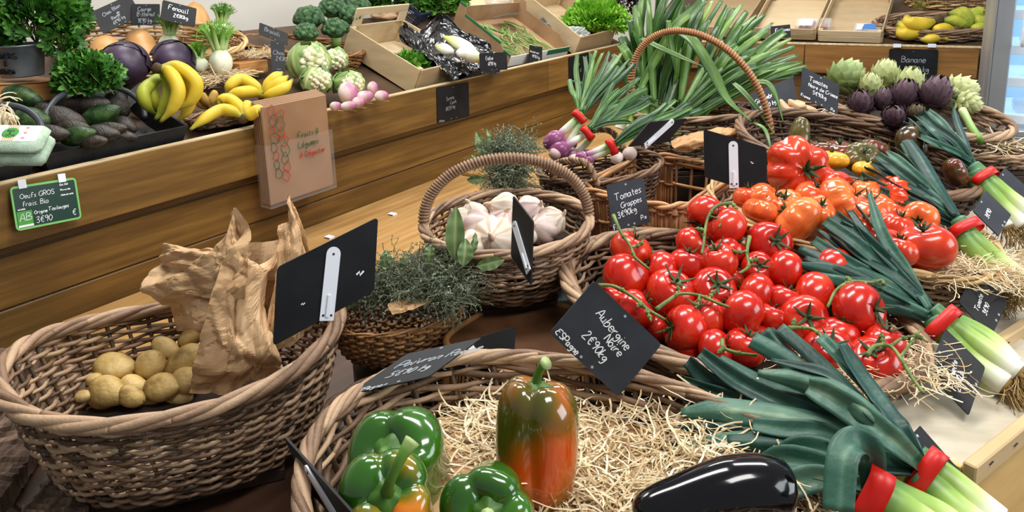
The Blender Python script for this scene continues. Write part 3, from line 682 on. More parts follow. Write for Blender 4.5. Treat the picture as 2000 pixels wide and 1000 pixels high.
def fan(b0, tips, spread=.5, mid=None, dz=0.0, lift=.03, seed=0, w=.03, wmin=.022):
    """leaf paths from the band b0=(u,v,d) out to each tip (u,v,d)"""
    r = random.Random(seed); out = []
    for i, t in enumerate(tips):
        a = np.array(b0, float) + np.array([r.uniform(-14, 14), r.uniform(-14, 14), 0]) * spread; e = np.array(t[:3], float)
        m1 = a + (e - a) * .35 + np.array([0, -r.uniform(0, 10), -lift * .5]); m2 = a + (e - a) * .72 + np.array([r.uniform(-6, 6), -r.uniform(-4, 8), -lift * r.uniform(.2, 1)])
        out.append(dict(p=[tuple(a), tuple(m1), tuple(m2), tuple(e)], w=r.uniform(wmin, w)))
    return out
# ================================================================== FRONT DISPLAY
def support(label, x, y, z0, z1, a, b, rot, m=None):
    """an upturned wooden box that carries a basket"""
    U = V(math.cos(rot), math.sin(rot), 0); W = V(-U[1], U[0], 0); rt = thing('wooden_box', label, 'box', (x, y, z0)); o = V(x, y, z0) - U * a - W * b; m = m or m_dark
    g = G(); g.box(o + UP * (z1 - z0 - .012), U * 2 * a, W * 2 * b, UP * .012, .002); g.build('top_board', m, rt, sm=False)
    for q, e in ((o, U * 2 * a), (o + W * (2 * b - .012), U * 2 * a)):
        g = G(); g.box(q, e, W * .012, UP * (z1 - z0 - .013), .002); g.build('side_board', m, rt, sm=False)
    for q in (o + W * .013, o + U * (2 * a - .012) + W * .013):
        g = G(); g.box(q, U * .012, W * (2 * b - .026), UP * (z1 - z0 - .013), .002); g.build('end_board', m, rt, sm=False)
    return rt
TZ = .741
# potato basket -------------------------------------------------------
PR = .33
pot_bk, Sp = basket('potato_basket', 'large oval grey-brown wicker basket holding potatoes and a paper bag', -.52, 1.05, TZ + .034, .238, .185, .158, PR, base=.74, rows=23, stakes=44, rod=.0037,
    lift=lambda t: .030 * math.cos(t) ** 2 - .004, border=.012, strands=4, sup=2.15)
support('dark wooden board under the potato basket', -.52, 1.05, TZ, TZ + .033, .13, .10, .33)
# pepper basket --------------------------------------------------------
support('dark wooden box under the round pepper basket', .07, .68, TZ, .80, .17, .13, .25)
pep_bk, Sq = basket('pepper_basket', 'large round grey-brown wicker basket with peppers and aubergine on wood wool', .08, .665, .832, .33, .25, .115, -.45, base=.82, rows=15, stakes=30, rod=.0044,
    border=.009, strands=5, tilt=(-.10, .06))
# vine tomato basket ----------------------------------------------------
support('dark wooden box under the vine tomato basket', .36, 1.09, TZ, .86, .17, .12, -.47)
tom_bk, St = basket('vine_tomato_basket', 'oval light-brown wicker basket heaped with vine tomatoes', .345, 1.10, .862, .275, .19, .10, -.45, base=.8, rows=14, stakes=36, rod=.0038, m=m_wick_straw if False else m_wick,
    border=.012, strands=5, tilt=(-.05, .16))
# beefsteak basket -------------------------------------------------------
support('dark wooden box under the beefsteak tomato basket', .63, 1.33, TZ, .92, .16, .10, -.47)
beef_bk, Sb = basket('beefsteak_basket', 'shallow wicker basket of big ribbed beefsteak tomatoes', .625, 1.32, .93, .25, .155, .085, -.50, base=.8, rows=13, stakes=34, rod=.0036, border=.008, strands=3, sup=2.6, tilt=(-.10, .16), bm=m_wick_straw)
support('dark wooden box under the dark tomato basket', .745, 1.58, TZ, .978, .16, .10, -.47)
noir_bk, Sn = basket('dark_tomato_basket', 'wide dark wicker basket of nearly black tomatoes', .745, 1.56, .985, .245, .175, .10, -.5, base=.8, rows=15, stakes=34, rod=.0036, m=m_wick_dark, border=.010, strands=4, tilt=(-.10, .20))
support('dark wooden box under the artichokes', 1.0, 1.82, TZ, 1.02, .16, .12, -.47)
art_bk, Sa = basket('artichoke_basket', 'oval reddish wicker basket piled with artichokes', 1.0, 1.80, 1.03, .21, .17, .09, -.5, base=.8, rows=13, stakes=30, rod=.0036, m=m_wick, border=.010, strands=4, tilt=(-.08, .16))
# garlic basket ------------------------------------------------------------
support('dark wooden box under the garlic basket', -.02, 1.27, TZ, .93, .08, .07, .2)
gar_bk, Sg = basket('garlic_basket', 'round wicker basket with an arched handle, filled with garlic', -.015, 1.275, .932, .150, .130, .115, .1, base=.66, rows=21, stakes=28, rod=.0030, border=.009, strands=4, tilt=(0, .10), belly=.05)
hoop(gar_bk, Sg(PI * .985, 1) , Sg(-PI * .03, 1), (Sg(PI, 1) + Sg(0, 1)) / 2 + UP * .115 + V(.0, .02, 0), .010, m_wick, 74)
# herb basket -----------------------------------------------------------------
support('dark wooden box under the herb basket', -.2, 1.15, TZ, .845, .08, .05, .3)
herb_bk, Sh = basket('herb_basket', 'small oval brown rush basket of dried thyme sprigs', -.205, 1.17, .862, .113, .085, .07, .35, base=.72, rows=13, stakes=44, rod=.0030, m=m_rush, border=.004, strands=2, belly=.06)
# onion basket --------------------------------------------------------------------
support('dark wooden box under the onion basket', .20, 1.56, TZ, .96, .1, .06, .3)
on_bk, So = basket('onion_basket', 'oval dark wicker basket with rope handles under the red onions', .19, 1.56, .982, .135, .095, .085, .18, base=.85, rows=18, stakes=30, rod=.0026, m=m_wick_dark, border=.007, strands=3, tilt=(.05, .08))
ropehandle(on_bk, [Sg_ for Sg_ in (So(3.6, 1), So(3.75, 1) + UP * .045 + V(0, -.01, 0), So(4.25, 1) + UP * .05 + V(0, -.015, 0), So(4.45, 1.0) + V(0, -.012, .0))], .008, m_wick)
ropehandle(on_bk, [So(.9, 1), So(1.2, 1) + UP * .05, So(1.7, 1) + UP * .045, So(1.9, 1)], .008, m_wick)
# square buff basket --------------------------------------------------------------------
support('dark wooden box under the square willow basket', .36, 1.50, TZ, .93, .1, .1, .5)
sq_bk, Ss = basket('willow_basket', 'square buff willow basket with upright rods, behind the vine tomatoes', .31, 1.49, .935, .15, .115, .12, .9, base=.92, stakes=36, rod=.0034, m=m_wick_buff, border=.008, strands=2, sup=5, style='rod', tilt=(0, .04))
# tall handled basket with spring onions --------------------------------------------------
support('dark wooden box under the tall handled basket', .48, 1.89, TZ, .98, .1, .08, .1)
tall_bk, Sl = basket('tall_basket', 'tall wicker basket with a high arched handle among the spring onions', .48, 1.89, .985, .16, .11, .13, .1, base=.8, rows=20, stakes=28, rod=.003, m=m_wick, border=.009, strands=3)
hoop(tall_bk, P(1236, 205, 1.86), P(1506, 262, 1.76), P(1345, 62, 1.78), .009, m_wick_buff, 90)
# flat upturned tray, and the dark basket below --------------------------------------------
tr = thing('wicker_tray', 'upturned wicker tray with a brown board base, in front of the garlic', 'tray', (.02, 1.10, TZ))
U_, W_ = nrm(V(.78, -.62, 0)), nrm(V(.62, .78, 0)); cc = V(.02, 1.115, 0)
def trp(x, y, z, k=1.): return cc + U_ * x * k + W_ * y * k + UP * z
rr_ = [(math.copysign(abs(math.cos(t)) ** .45, math.cos(t)) * .115, math.copysign(abs(math.sin(t)) ** .45, math.sin(t)) * .115) for t in np.arange(64) * 2 * PI / 64]
g = G(); g.grid([[trp(x, y, .907 + (.002 if k < .9 else 0), k) for x, y in rr_] for k in (.97, .5, .02)], True, capt=True, b=.5); g.build('tray_base', mat('brown_board', [(0., '#3a2517'), (.6, '#5b3c26'), (1., '#7c5638')], .38, 'noise', 10, .6), tr)
g = G()
for (x, y) in [(math.copysign(abs(math.cos(t)) ** .45, math.cos(t)) * .115, math.copysign(abs(math.sin(t)) ** .45, math.sin(t)) * .115) for t in np.arange(150) * 2 * PI / 150]:
    g.tube([trp(x, y, .905), trp(x, y, .86, 1.06), trp(x, y, .80, 1.16), trp(x, y, TZ + .004, 1.24)], .0025, 5)
g.build('woven_side', m_rush, tr)
g = G(); g.tube([trp(x, y, .909) for x, y in rr_], .0055, 8, closed=True, b=.7); g.tube([trp(x, y, TZ + .01, 1.24) for x, y in rr_], .006, 8, closed=True, b=.7); g.tube([trp(x, y, .893, 1.025) for x, y in rr_], .003, 8, closed=True, b=.3); g.build('rim_border', m_rush, tr)
dk_bk, Sd = basket('dark_basket', 'dark empty wicker basket squeezed between potato and pepper baskets', -.165, .985, TZ, .125, .10, .125, .3, base=.75, rows=16, stakes=28, rod=.0032, m=m_wick_dark, border=.007, strands=2)
straw('wood_wool', 'pale wood wool bedding in the pepper basket', [(.10, .74, .905, .17), (.0, .80, .912, .10), (.2, .72, .90, .12), (.12, .6, .895, .14), (.24, .80, .915, .06), (-.06, .80, .915, .07), (-.02, .87, .92, .06)], 4200, .06, .0018, seed=3, zs=.02)
straw('wood_wool', 'pale wood wool spilling out at the right of the vine tomatoes', [(.52, .98, .93, .07), (.56, .93, .925, .05), (.46, .98, .92, .08)], 700, .055, .0013, seed=5, zs=.015)
straw('wood_wool', 'pale wood wool spilling out below the beefsteak tomatoes', [(.80, 1.20, .975, .07), (.82, 1.14, .965, .06), (.72, 1.18, .97, .07)], 800, .055, .0012, seed=6)
# liner boards that carry the heaps
m_cloth = mat('dark_cloth', ['#2e2118'], .9)
def mound(name, label, Sf, t, m, h=.0, mid=.04, kind=None):
    g = G(); ths = np.arange(40) * 2 * PI / 40; c = sum(Sf(q, t) for q in ths) / 40
    g.grid([[c + (Sf(q, t) - c) * k + UP * (mid * math.cos(k * PI / 2)) for q in ths] for k in (.93, .75, .5, .25, .01)], True, capt=True, b=.5)
    return g.build(name, m, None, loc=c, label=label, cat='liner')
m_kraft = mat('kraft_paper', [(0., '#9a7246'), (.5, '#b98f60'), (1., '#cfa878')], .65, 'noise', 12, .5, bump=.3, bscale=30)
mound('paper_liner', 'brown paper liner under the wood wool of the pepper basket', Sq, .55, m_kraft, mid=.012)
mound('cloth_liner', 'dark cloth liner under the vine tomatoes', St, .6, m_cloth, mid=.012)
mound('paper_liner', 'brown paper liner under the beefsteak tomatoes', Sb, .6, m_kraft, mid=.012)
mound('cloth_liner', 'dark cloth liner under the dark tomatoes', Sn, .45, m_cloth, mid=.012)
mound('cloth_liner', 'dark cloth liner under the artichokes', Sa, .6, m_cloth, mid=.012)
mound('cloth_liner', 'dark cloth liner under the garlic', Sg, .55, m_cloth, mid=.012)
mound('cloth_liner', 'dark cloth liner under the potatoes', Sp, .30, m_cloth, mid=.01)
# ================================================================== TOMATOES ON THE VINE
ORD = ['first', 'second', 'third', 'fourth', 'fifth', 'sixth', 'seventh', 'eighth', 'ninth', 'tenth', 'eleventh', 'twelfth']
def rows_label(items, cuts, what, rowname):
    """items [(u,v,...)] -> a phrase giving each its place counted from the left of its row"""
    out = {}
    for k in range(len(cuts) + 1):
        lo = cuts[k - 1] if k else -1e9; hi = cuts[k] if k < len(cuts) else 1e9
        row = sorted([i for i, q in enumerate(items) if lo <= q[1] < hi], key=lambda i: items[i][0])
        for j, i in enumerate(row): out[i] = f'{what}, {ORD[j]} from the left in {rowname[k]}'
    return out
tp = [tomato_proto('vine_tomato', m_tom, seed=i, flat=f) for i, f in enumerate((.86, .9, .82, .88))]
VT = [(1380, 420, 33, -.3, -.3, .2), (1418, 445, 33, -.5, .5, -.1), (1232, 488, 34, .4, .9, .2), (1223, 541, 38, -.4, -.3, -.8), (1290, 526, 30, -.8, .3, .0), (1342, 518, 30, .2, .9, .1), (1352, 476, 29, .6, .5, .3),
      (1404, 510, 32, -.3, .9, .2), (1426, 488, 27, .5, .6, .2), (1502, 476, 36, .1, .3, .9), (1480, 524, 27, -.1, .4, .8), (1532, 530, 33, .9, -.3, .3), (1310, 572, 40, .2, .7, .5), (1394, 568, 38, 0, .5, .7),
      (1477, 574, 34, -.8, .3, -.5), (1630, 530, 38, .9, -.1, .6), (1590, 576, 37, .9, -.3, .4), (1532, 588, 28, .3, .7, 0), (1678, 606, 45, .6, .2, .8), (1450, 612, 38, -.8, .5, -.5), (1378, 622, 36, -.4, .8, .2),
      (1240, 606, 34, .7, .5, .1), (1200, 584, 27, .3, .8, .1), (1338, 644, 38, -.9, .2, .3), (1570, 626, 40, -.1, .4, .9), (1638, 656, 33, .2, .6, 0), (1506, 620, 26, .3, .8, 0), (1398, 682, 31, .7, .4, .4),
      (1454, 678, 34, .2, .8, .2), (1618, 688, 40, -.1, .6, .7), (1706, 708, 43, -.3, .8, .5), (1726, 670, 34, .2, .9, .2), (1284, 640, 22, .8, .5, .2), (1344, 682, 24, .2, .8, 0), (1426, 544, 25, .2, .8, 0), (1268, 580, 22, .2, .8, 0),
      (1490, 658, 26, .2, .8, 0), (1262, 560, 24, 0, 1, 0), (1440, 650, 26, 0, 1, 0), (1545, 664, 28, 0, 1, 0), (1590, 632, 24, 0, 1, 0), (1300, 606, 24, 0, 1, 0), (1250, 520, 22, 0, 1, 0), (1560, 560, 24, 0, 1, 0), (1660, 660, 26, 0, 1, 0), (1370, 545, 24, 0, 1, 0)]
def vdep(u, v): return 1.335 - (v - 420) * .00093 - (u - 1200) * .00004
vl = rows_label(VT, [500, 535, 570, 600, 634, 664], 'glossy red vine tomato', ['the rearmost row of the heap', 'the second row of the heap', 'the third row of the heap', 'the fourth row of the heap', 'the fifth row of the heap', 'the sixth row of the heap', 'the front row of the heap'])
for i, (u, v, r, sx, sy, st) in enumerate(VT):
    d = vdep(u, v) + (.03 if r <= 28 and i > 31 else 0) - (.02 if i in (1, 7, 18, 19) else 0)
    dup(tp[i % 4], vl[i], P(u, v, d), quat(scr(sx, sy, st), i * 1.3), r * d / FPX * 1.22, 'vine tomatoes in the oval basket')
for o in tp:
    for ch in list(o.children): bpy.data.objects.remove(ch)
    bpy.data.objects.remove(o)
def vine(label, paths, r=.0024):
    pts0 = [P(u, v, vdep(u, v) + dd) for u, v, dd in paths[0]]; root = thing('tomato_vine', label, 'vine', pts0[0], 'green vine stalks among the tomatoes')
    for j, pa in enumerate(paths):
        sp = smooth([P(u, v, vdep(u, v) + dd) for u, v, dd in pa], 6); g = G(); g.tube(sp, np.array([1.5, 1.1, 1.0, 1.05, .9]) * r * (1 if j == 0 else .7), 8, b=.5)
        for k in (len(sp) // 3, 2 * len(sp) // 3): g.surf(blobfn(sp[k], (r * 1.6, r * 1.5, r * 1.7), None, .1, k), 6, 8)
        g.build('stalk' if j == 0 else 'side_stalk', m_stem, root)
e = -.055
vine('green vine stalk curling down over the leftmost back tomatoes', [[(1198, 420, e), (1212, 452, e), (1232, 482, e), (1240, 502, e), (1268, 526, e + .01)], [(1234, 484, e), (1250, 478, e), (1256, 470, e)]])
vine('green vine stalk hanging over the two topmost tomatoes', [[(1428, 396, e), (1400, 402, e), (1384, 422, e), (1377, 450, e), (1374, 478, e), (1370, 496, e)], [(1384, 422, e), (1408, 430, e), (1404, 444, e)], [(1377, 450, e), (1356, 446, e)], [(1428, 396, e), (1436, 404, e), (1440, 414, e)]])
vine('forked green vine stalk left of the rear right tomato', [[(1464, 462, e), (1459, 494, e), (1462, 520, e), (1444, 534, e)], [(1459, 490, e), (1440, 494, e), (1430, 486, e)], [(1461, 512, e), (1480, 506, e)]])
vine('green vine stalk lying across the middle of the heap', [[(1282, 604, e), (1304, 588, e), (1328, 574, e), (1366, 577, e), (1402, 592, e), (1424, 600, e)], [(1366, 577, e), (1364, 592, e), (1358, 602, e)], [(1328, 574, e), (1324, 560, e), (1330, 548, e)], [(1384, 584, e), (1398, 566, e)]])
vine('green vine stalk on the left front edge of the heap', [[(1170, 557, e + .03), (1202, 560, e), (1242, 584, e), (1262, 602, e), (1298, 624, e)], [(1242, 584, e), (1252, 594, e), (1244, 600, e)], [(1262, 602, e), (1272, 628, e)]])
vine('green vine stalk hooked over the large right-hand tomatoes', [[(1726, 556, e), (1722, 548, e), (1700, 552, e), (1664, 550, e), (1634, 566, e), (1616, 600, e)], [(1664, 552, e), (1652, 540, e)], [(1690, 552, e), (1694, 570, e), (1692, 590, e)]])
vine('green vine stalk in front of the tomato above the leek tips', [[(1540, 640, e), (1560, 640, e), (1584, 642, e), (1602, 654, e), (1608, 670, e)], [(1548, 640, e), (1552, 622, e)]])
vine('long bare green vine stalk hanging over the front right tomato', [[(1694, 694, e), (1708, 676, e), (1738, 676, e), (1758, 698, e), (1782, 738, e), (1804, 768, e)], [(1738, 676, e), (1764, 660, e), (1790, 655, e), (1796, 645, e)], [(1725, 674, e), (1722, 650, e)], [(1758, 698, e), (1790, 660, e + .01), (1812, 668, e)]])
vine('green vine stalk between the leek tips and the front tomatoes', [[(1410, 664, e), (1414, 680, e), (1444, 690, e), (1478, 694, e)], [(1414, 680, e), (1402, 690, e)]])
# beefsteak tomatoes
BT = [('m_beef', 7, 'huge deeply ribbed red beefsteak tomato standing on top of the heap', 1562, 334, 50, 0, .1, .95), ('o', 9, 'orange ribbed tomato left of the huge beefsteak, near the black sign', 1498, 396, 31, .6, .6, .4), ('m_beef', 9, 'red tomato peeping out beneath the right edge of the black sign', 1462, 386, 24, 0, 1, 0),
      ('o', 10, 'flat orange ribbed tomato just below the orange tomato by the black sign', 1532, 402, 28, -.2, .8, .5), ('m_beef', 0, 'smooth round red tomato right beneath the huge beefsteak', 1584, 386, 27, .3, .8, .3), ('o', 9, 'long orange ribbed tomato at the front rim of the beefsteak basket', 1556, 432, 38, -.6, .6, -.3),
      ('o', 9, 'orange tomato with a dark calyx in the middle of the beefsteak basket', 1600, 412, 26, 0, .7, .7), ('m_beef', 8, 'red ribbed tomato right of the smooth round one, its stem end turned left', 1638, 370, 29, .6, .2, .7), ('o', 12, 'large orange-red ribbed tomato at the centre behind the leek tips', 1644, 398, 38, .8, .5, .5),
      ('o', 10, 'pale orange ribbed tomato behind the upright leek leaf', 1698, 412, 36, -.1, .9, .4), ('m_beef', 14, 'bright red tomato with many fine ribs at the right back of the beefsteaks', 1742, 388, 34, -.8, .3, .4), ('m_beef', 8, 'small red ribbed tomato under the finely ribbed one', 1744, 420, 25, .5, .8, 0),
      ('m_beef', 9, 'lobed red tomato left of the orange one on the right side', 1750, 446, 31, .3, .8, .1), ('o', 6, 'orange-red smooth-shouldered tomato on the right slope with a small green calyx', 1794, 436, 31, -.5, .2, .8), ('m_beef', 0, 'large smooth orange-red tomato lowest on the right, lying on wood wool', 1806, 482, 39, -.2, .9, .2),
      ('m_beef', 8, 'red tomato half hidden by the leek at the lowest right front', 1752, 490, 30, .2, .8, 0), ('o', 9, 'small orange tomato tucked in at the left front rim of the beefsteak basket', 1486, 412, 26, .2, .8, 0), ('m_beef', 8, 'red tomato deep behind the leek tips at the centre front', 1690, 450, 30, 0, 1, 0), ('m_beef', 8, 'red ribbed tomato buried at the right middle of the beefsteaks', 1720, 470, 28, 0, 1, 0), ('o', 8, 'orange tomato buried behind the finely ribbed red one', 1690, 375, 26, 0, 1, 0)]
protos = {}
for mt, rb, label, u, v, r, sx, sy, st in BT:
    k = (mt, rb)
    if k not in protos: protos[k] = tomato_proto('beefsteak_tomato', m_beef if mt == 'm_beef' else m_beef2, ribs=rb, rib=.2 if rb == 7 else .07 if rb < 12 else .09, flat=.72 if rb else .85, seed=rb + 3, lump=.06, cs=.55)
    d = 1.47 - (v - 334) * .00150
    dup(protos[k], label, P(u, v, d), quat(scr(sx, sy, st), u * .7), r * d / FPX * 1.36, 'beefsteak tomatoes in the shallow basket')
for o in protos.values():
    for ch in list(o.children): bpy.data.objects.remove(ch)
    bpy.data.objects.remove(o)
NT = [(m_olive, 9, 'long olive-brown ribbed tomato at the left back of the dark tomato basket', 1560, 274, (36, 22), .9, -.1, .1), (m_noir, 7, 'dull red-brown dark tomato in the middle of its basket', 1638, 296, (29, 22), 0, .9, .3), (m_olive, 10, 'dark olive ribbed tomato with its stem scar facing out', 1680, 306, (32, 25), .1, .5, .8),
      (m_noir, 8, 'brown ribbed dark tomato behind the olive one with the stem scar', 1708, 290, (27, 20), .2, .8, 0), (m_yel, 8, 'yellow ribbed tomato at the left front of the dark tomatoes', 1624, 312, (26, 20), 0, .9, .1), (m_yel, 8, 'yellow tomato partly covered by the rim and leek tips', 1694, 330, (24, 18), 0, .9, .1),
      (m_noir, 0, 'smooth glossy near-black tomato under the rearmost leeks', 1780, 282, (29, 27), .7, .2, .5), (m_noir, 6, 'chocolate-brown lobed tomato on wood wool beside the red leek bands', 1866, 337, (30, 23), .8, .4, .3), (m_noir, 7, 'dark red tomato behind the yellow one at the left of the basket', 1600, 292, (22, 18), 0, 1, 0)]
for i, (mt, rb, label, u, v, (ra, rb2), sx, sy, st) in enumerate(NT):
    o = tomato_proto('dark_tomato', mt, ribs=rb, rib=.08, flat=.75 if rb else .85, seed=i + 20, lump=.05, cs=.4, calyx=(i not in (0, 7)))
    d = 1.60 - (v - 280) * .0022; o['label'] = label; o['group'] = 'dark heirloom tomatoes'
    place(o, P(u, v, d), quat(scr(sx, sy, st), i), (rb2 * d / FPX * 1.25, ra * d / FPX * 1.25, rb2 * d / FPX * 1.25))
# ================================================================== LEEKS
A_L = []
bA = (1800, 915, .865)
for (pts, w) in (([(1700, 855, .87), (1560, 820, .90), (1430, 800, .93), (1330, 806, .95)], .036), ([(1690, 905, .86), (1560, 868, .88), (1430, 862, .90), (1300, 893, .90)], .026),
                 ([(1640, 850, .90), (1510, 810, .94), (1400, 758, .99), (1344, 704, 1.02)], .030), ([(1660, 840, .89), (1530, 790, .93), (1440, 745, .98), (1368, 690, 1.01)], .028),
                 ([(1720, 850, .87), (1640, 790, .92), (1560, 715, .97), (1500, 640, 1.01)], .036), ([(1750, 850, .87), (1690, 780, .92), (1610, 700, .97), (1530, 632, 1.01)], .034),
                 ([(1760, 840, .86), (1720, 790, .9), (1670, 720, .95), (1642, 672, .97)], .028), ([(1720, 830, .84), (1640, 770, .87), (1570, 742, .91), (1480, 728, .94)], .028),
                 ([(1740, 860, .83), (1680, 815, .855), (1620, 775, .87), (1580, 756, .89)], .032), ([(1710, 820, .85), (1660, 780, .88), (1610, 735, .91), (1505, 705, .95)], .022),
                 ([(1650, 860, .89), (1500, 830, .92), (1400, 815, .95), (1318, 772, .98)], .028), ([(1640, 890, .875), (1510, 870, .89), (1420, 850, .92), (1308, 850, .94)], .030),
                 ([(1640, 900, .87), (1520, 890, .88), (1420, 880, .9), (1312, 872, .92)], .026), ([(1660, 830, .90), (1560, 780, .94), (1480, 745, .98), (1405, 700, 1.01)], .026),
                 ([(1690, 820, .89), (1610, 760, .93), (1540, 700, .97), (1470, 660, 1.0)], .030), ([(1650, 845, .91), (1520, 800, .95), (1420, 780, .98), (1335, 740, 1.01)], .028),
                 ([(1770, 860, .88), (1735, 820, .9), (1690, 755, .94), (1600, 660, .99)], .026), ([(1690, 880, .85), (1600, 845, .87), (1520, 838, .89), (1470, 830, .90)], .024),
                 ([(1700, 900, .84), (1640, 895, .85), (1560, 880, .86), (1480, 920, .86)], .034), ([(1730, 870, .86), (1650, 830, .89), (1580, 800, .92), (1500, 775, .96)], .03)):
    A_L.append(dict(p=[bA] + pts, w=w))
leekbunch('largest front leek bunch, dark leaves fanned over the pepper basket rim', [[(1790, 895, .885, .019), (1830, 925, .87), (1880, 965, .85), (1945, 1020, .83)], [(1780, 925, .86, .018), (1820, 955, .85), (1870, 1000, .83), (1920, 1040, .82)]],
          (1805, 928, .855), A_L, bandr=(.034, .017), band_w=.02, seed=2, group='leek bunches')
A2 = [dict(p=[(1700, 960, .81), (1700, 900, .80), (1680, 868, .79), (1650, 890, .77), (1640, 1000, .74)], w=.036, tip=.9, fold=.25), dict(p=[(1690, 950, .81), (1620, 920, .83), (1540, 900, .85), (1490, 905, .86)], w=.032), dict(p=[(1690, 950, .81), (1600, 935, .82), (1520, 950, .83), (1440, 905, .85)], w=.03), dict(p=[(1700, 940, .82), (1640, 900, .85), (1540, 870, .87), (1420, 862, .89)], w=.03)]
leekbunch('lowest front leek bunch cut off by the picture edge, one leaf folded back', [[(1690, 955, .80, .02), (1740, 985, .79), (1790, 1020, .78), (1830, 1050, .77)], [(1700, 940, .83, .018), (1760, 975, .82), (1830, 1010, .81), (1880, 1050, .8)]], (1702, 965, .795), A2, bandr=(.029, .018), band_w=.026, seed=4, group='leek bunches')
def mk(b, tips, **k): return fan(b, tips, **k)
B_L = mk((1815, 605, 1.13), [(1598, 448, 1.27), (1612, 432, 1.28), (1632, 420, 1.29), (1652, 412, 1.29), (1672, 404, 1.30), (1590, 470, 1.25), (1560, 485, 1.24), (1575, 500, 1.22), (1600, 505, 1.21), (1640, 440, 1.27), (1560, 515, 1.2), (1590, 530, 1.19), (1620, 460, 1.25)], lift=.03, seed=3, w=.028, wmin=.018)
B_L += [dict(p=[(1815, 605, 1.12), (1770, 530, 1.17), (1725, 460, 1.21), (1698, 378, 1.27)], w=.02, tip=.3), dict(p=[(1815, 610, 1.11), (1740, 570, 1.15), (1700, 550, 1.17), (1640, 500, 1.2)], w=.03), dict(p=[(1820, 620, 1.11), (1760, 600, 1.13), (1700, 590, 1.14), (1620, 570, 1.16)], w=.026)]
leekbunch('leek bunch lying between the vine tomatoes and the beefsteak tomatoes', [[(1820, 605, 1.13, .016), (1860, 638, 1.11), (1920, 680, 1.08), (1988, 728, 1.05)], [(1820, 625, 1.12, .017), (1850, 660, 1.10), (1900, 705, 1.08), (1965, 750, 1.05)], [(1835, 640, 1.13, .015), (1870, 690, 1.11), (1915, 740, 1.08), (1938, 770, 1.07)], [(1840, 620, 1.14, .017), (1885, 640, 1.13), (1935, 670, 1.11), (1975, 715, 1.08)]], (1842, 630, 1.105), B_L, bandr=(.030, .017), band_w=.019, seed=5, group='leek bunches')
C_L = mk((1870, 430, 1.32), [(1682, 345, 1.44), (1690, 330, 1.45), (1702, 318, 1.46), (1716, 305, 1.47), (1732, 295, 1.48), (1748, 290, 1.49), (1765, 276, 1.50), (1684, 362, 1.42), (1715, 355, 1.43), (1735, 330, 1.45), (1700, 372, 1.42), (1770, 300, 1.47)], lift=.04, seed=6, w=.027, wmin=.018)
C_L += [dict(p=[(1870, 420, 1.31), (1830, 360, 1.36), (1800, 310, 1.42), (1772, 272, 1.47)], w=.028)]
leekbunch('leek bunch resting across the beefsteak basket, third from the front', [[(1870, 430, 1.32, .016), (1905, 470, 1.29), (1950, 510, 1.27), (1998, 548, 1.25)], [(1870, 440, 1.31, .018), (1895, 480, 1.29), (1935, 520, 1.27), (1972, 556, 1.25)], [(1880, 450, 1.33, .015), (1895, 500, 1.31), (1925, 545, 1.29), (1950, 572, 1.27)]], (1888, 446, 1.30), C_L, bandr=(.027, .017), band_w=.019, seed=7, group='leek bunches')
D_L = mk((1905, 328, 1.50), [(1764, 240, 1.62), (1778, 232, 1.63), (1790, 228, 1.64), (1800, 222, 1.65), (1812, 218, 1.66), (1790, 250, 1.62), (1776, 258, 1.6), (1830, 240, 1.62)], lift=.04, seed=8, w=.025, wmin=.016)
D_L += [dict(p=[(1900, 325, 1.5), (1888, 280, 1.56), (1872, 240, 1.62), (1862, 208, 1.68)], w=.018)]
leekbunch('rearmost leek bunch, below the artichokes', [[(1900, 325, 1.5, .016), (1935, 355, 1.47), (1970, 385, 1.45), (2010, 415, 1.43)], [(1905, 335, 1.49, .016), (1935, 375, 1.46), (1965, 410, 1.44), (1998, 440, 1.42)], [(1905, 345, 1.49, .016), (1920, 375, 1.47), (1945, 415, 1.45), (1968, 445, 1.43)]], (1924, 347, 1.475), D_L, bandr=(.026, .018), seed=9, band_w=.018, group='leek bunches')
# ================================================================== PEPPERS, AUBERGINE
pepper('bell_pepper', 'tall orange and green pepper standing upright on the wood wool', P(1051, 870, .84), scr(-.03, 1, -.02), .158, .050, m_pep_o, 4, 3, .03, scr(.3, .6, .3), .80, spin=.5, deep=.2)
pepper('bell_pepper', 'large dark green pepper at the left, furthest back in the basket', P(782, 905, .84), scr(-.25, .6, .75), .115, .062, m_pep_g, 3, 5, .05, scr(.4, -.7, .1), .85, spin=.2)
pepper('bell_pepper', 'green pepper turning orange with a long curved stem, at the lower left', P(758, 985, .735), scr(.10, .75, .8), .09, .050, m_pep_o2, 4, 8, .055, scr(.5, .9, -.1), .9, spin=.8)
pepper('bell_pepper', 'small bright green pepper at the bottom edge with its stem end facing out', P(955, 995, .745), scr(0, .35, .95), .09, .048, m_pep_g, 4, 11, .014, None, .85, spin=.3)
m_aub = mat('aubergine_skin', ['#050408'], .12, coat=.25, spec=.5)
ro = thing('aubergine', 'glossy black aubergine at the bottom edge beside the leeks', 'aubergine', P(1400, 975, .8))
G().tube(smooth([P(1255, 1015, .78), P(1270, 1000, .78), P(1330, 985, .785), P(1420, 962, .79), P(1490, 958, .80), P(1520, 965, .805), P(1527, 968, .807)], 10), [.008, .02, .026, .031, .036, .038, .036, .026, .004], 28, b=.5).build('flesh', m_aub, ro)
G().tube(smooth([P(1240, 1022, .78), P(1262, 1012, .78)], 4), [.008, .012, .018], 10, b=.2).build('stem', m_pstem, ro)
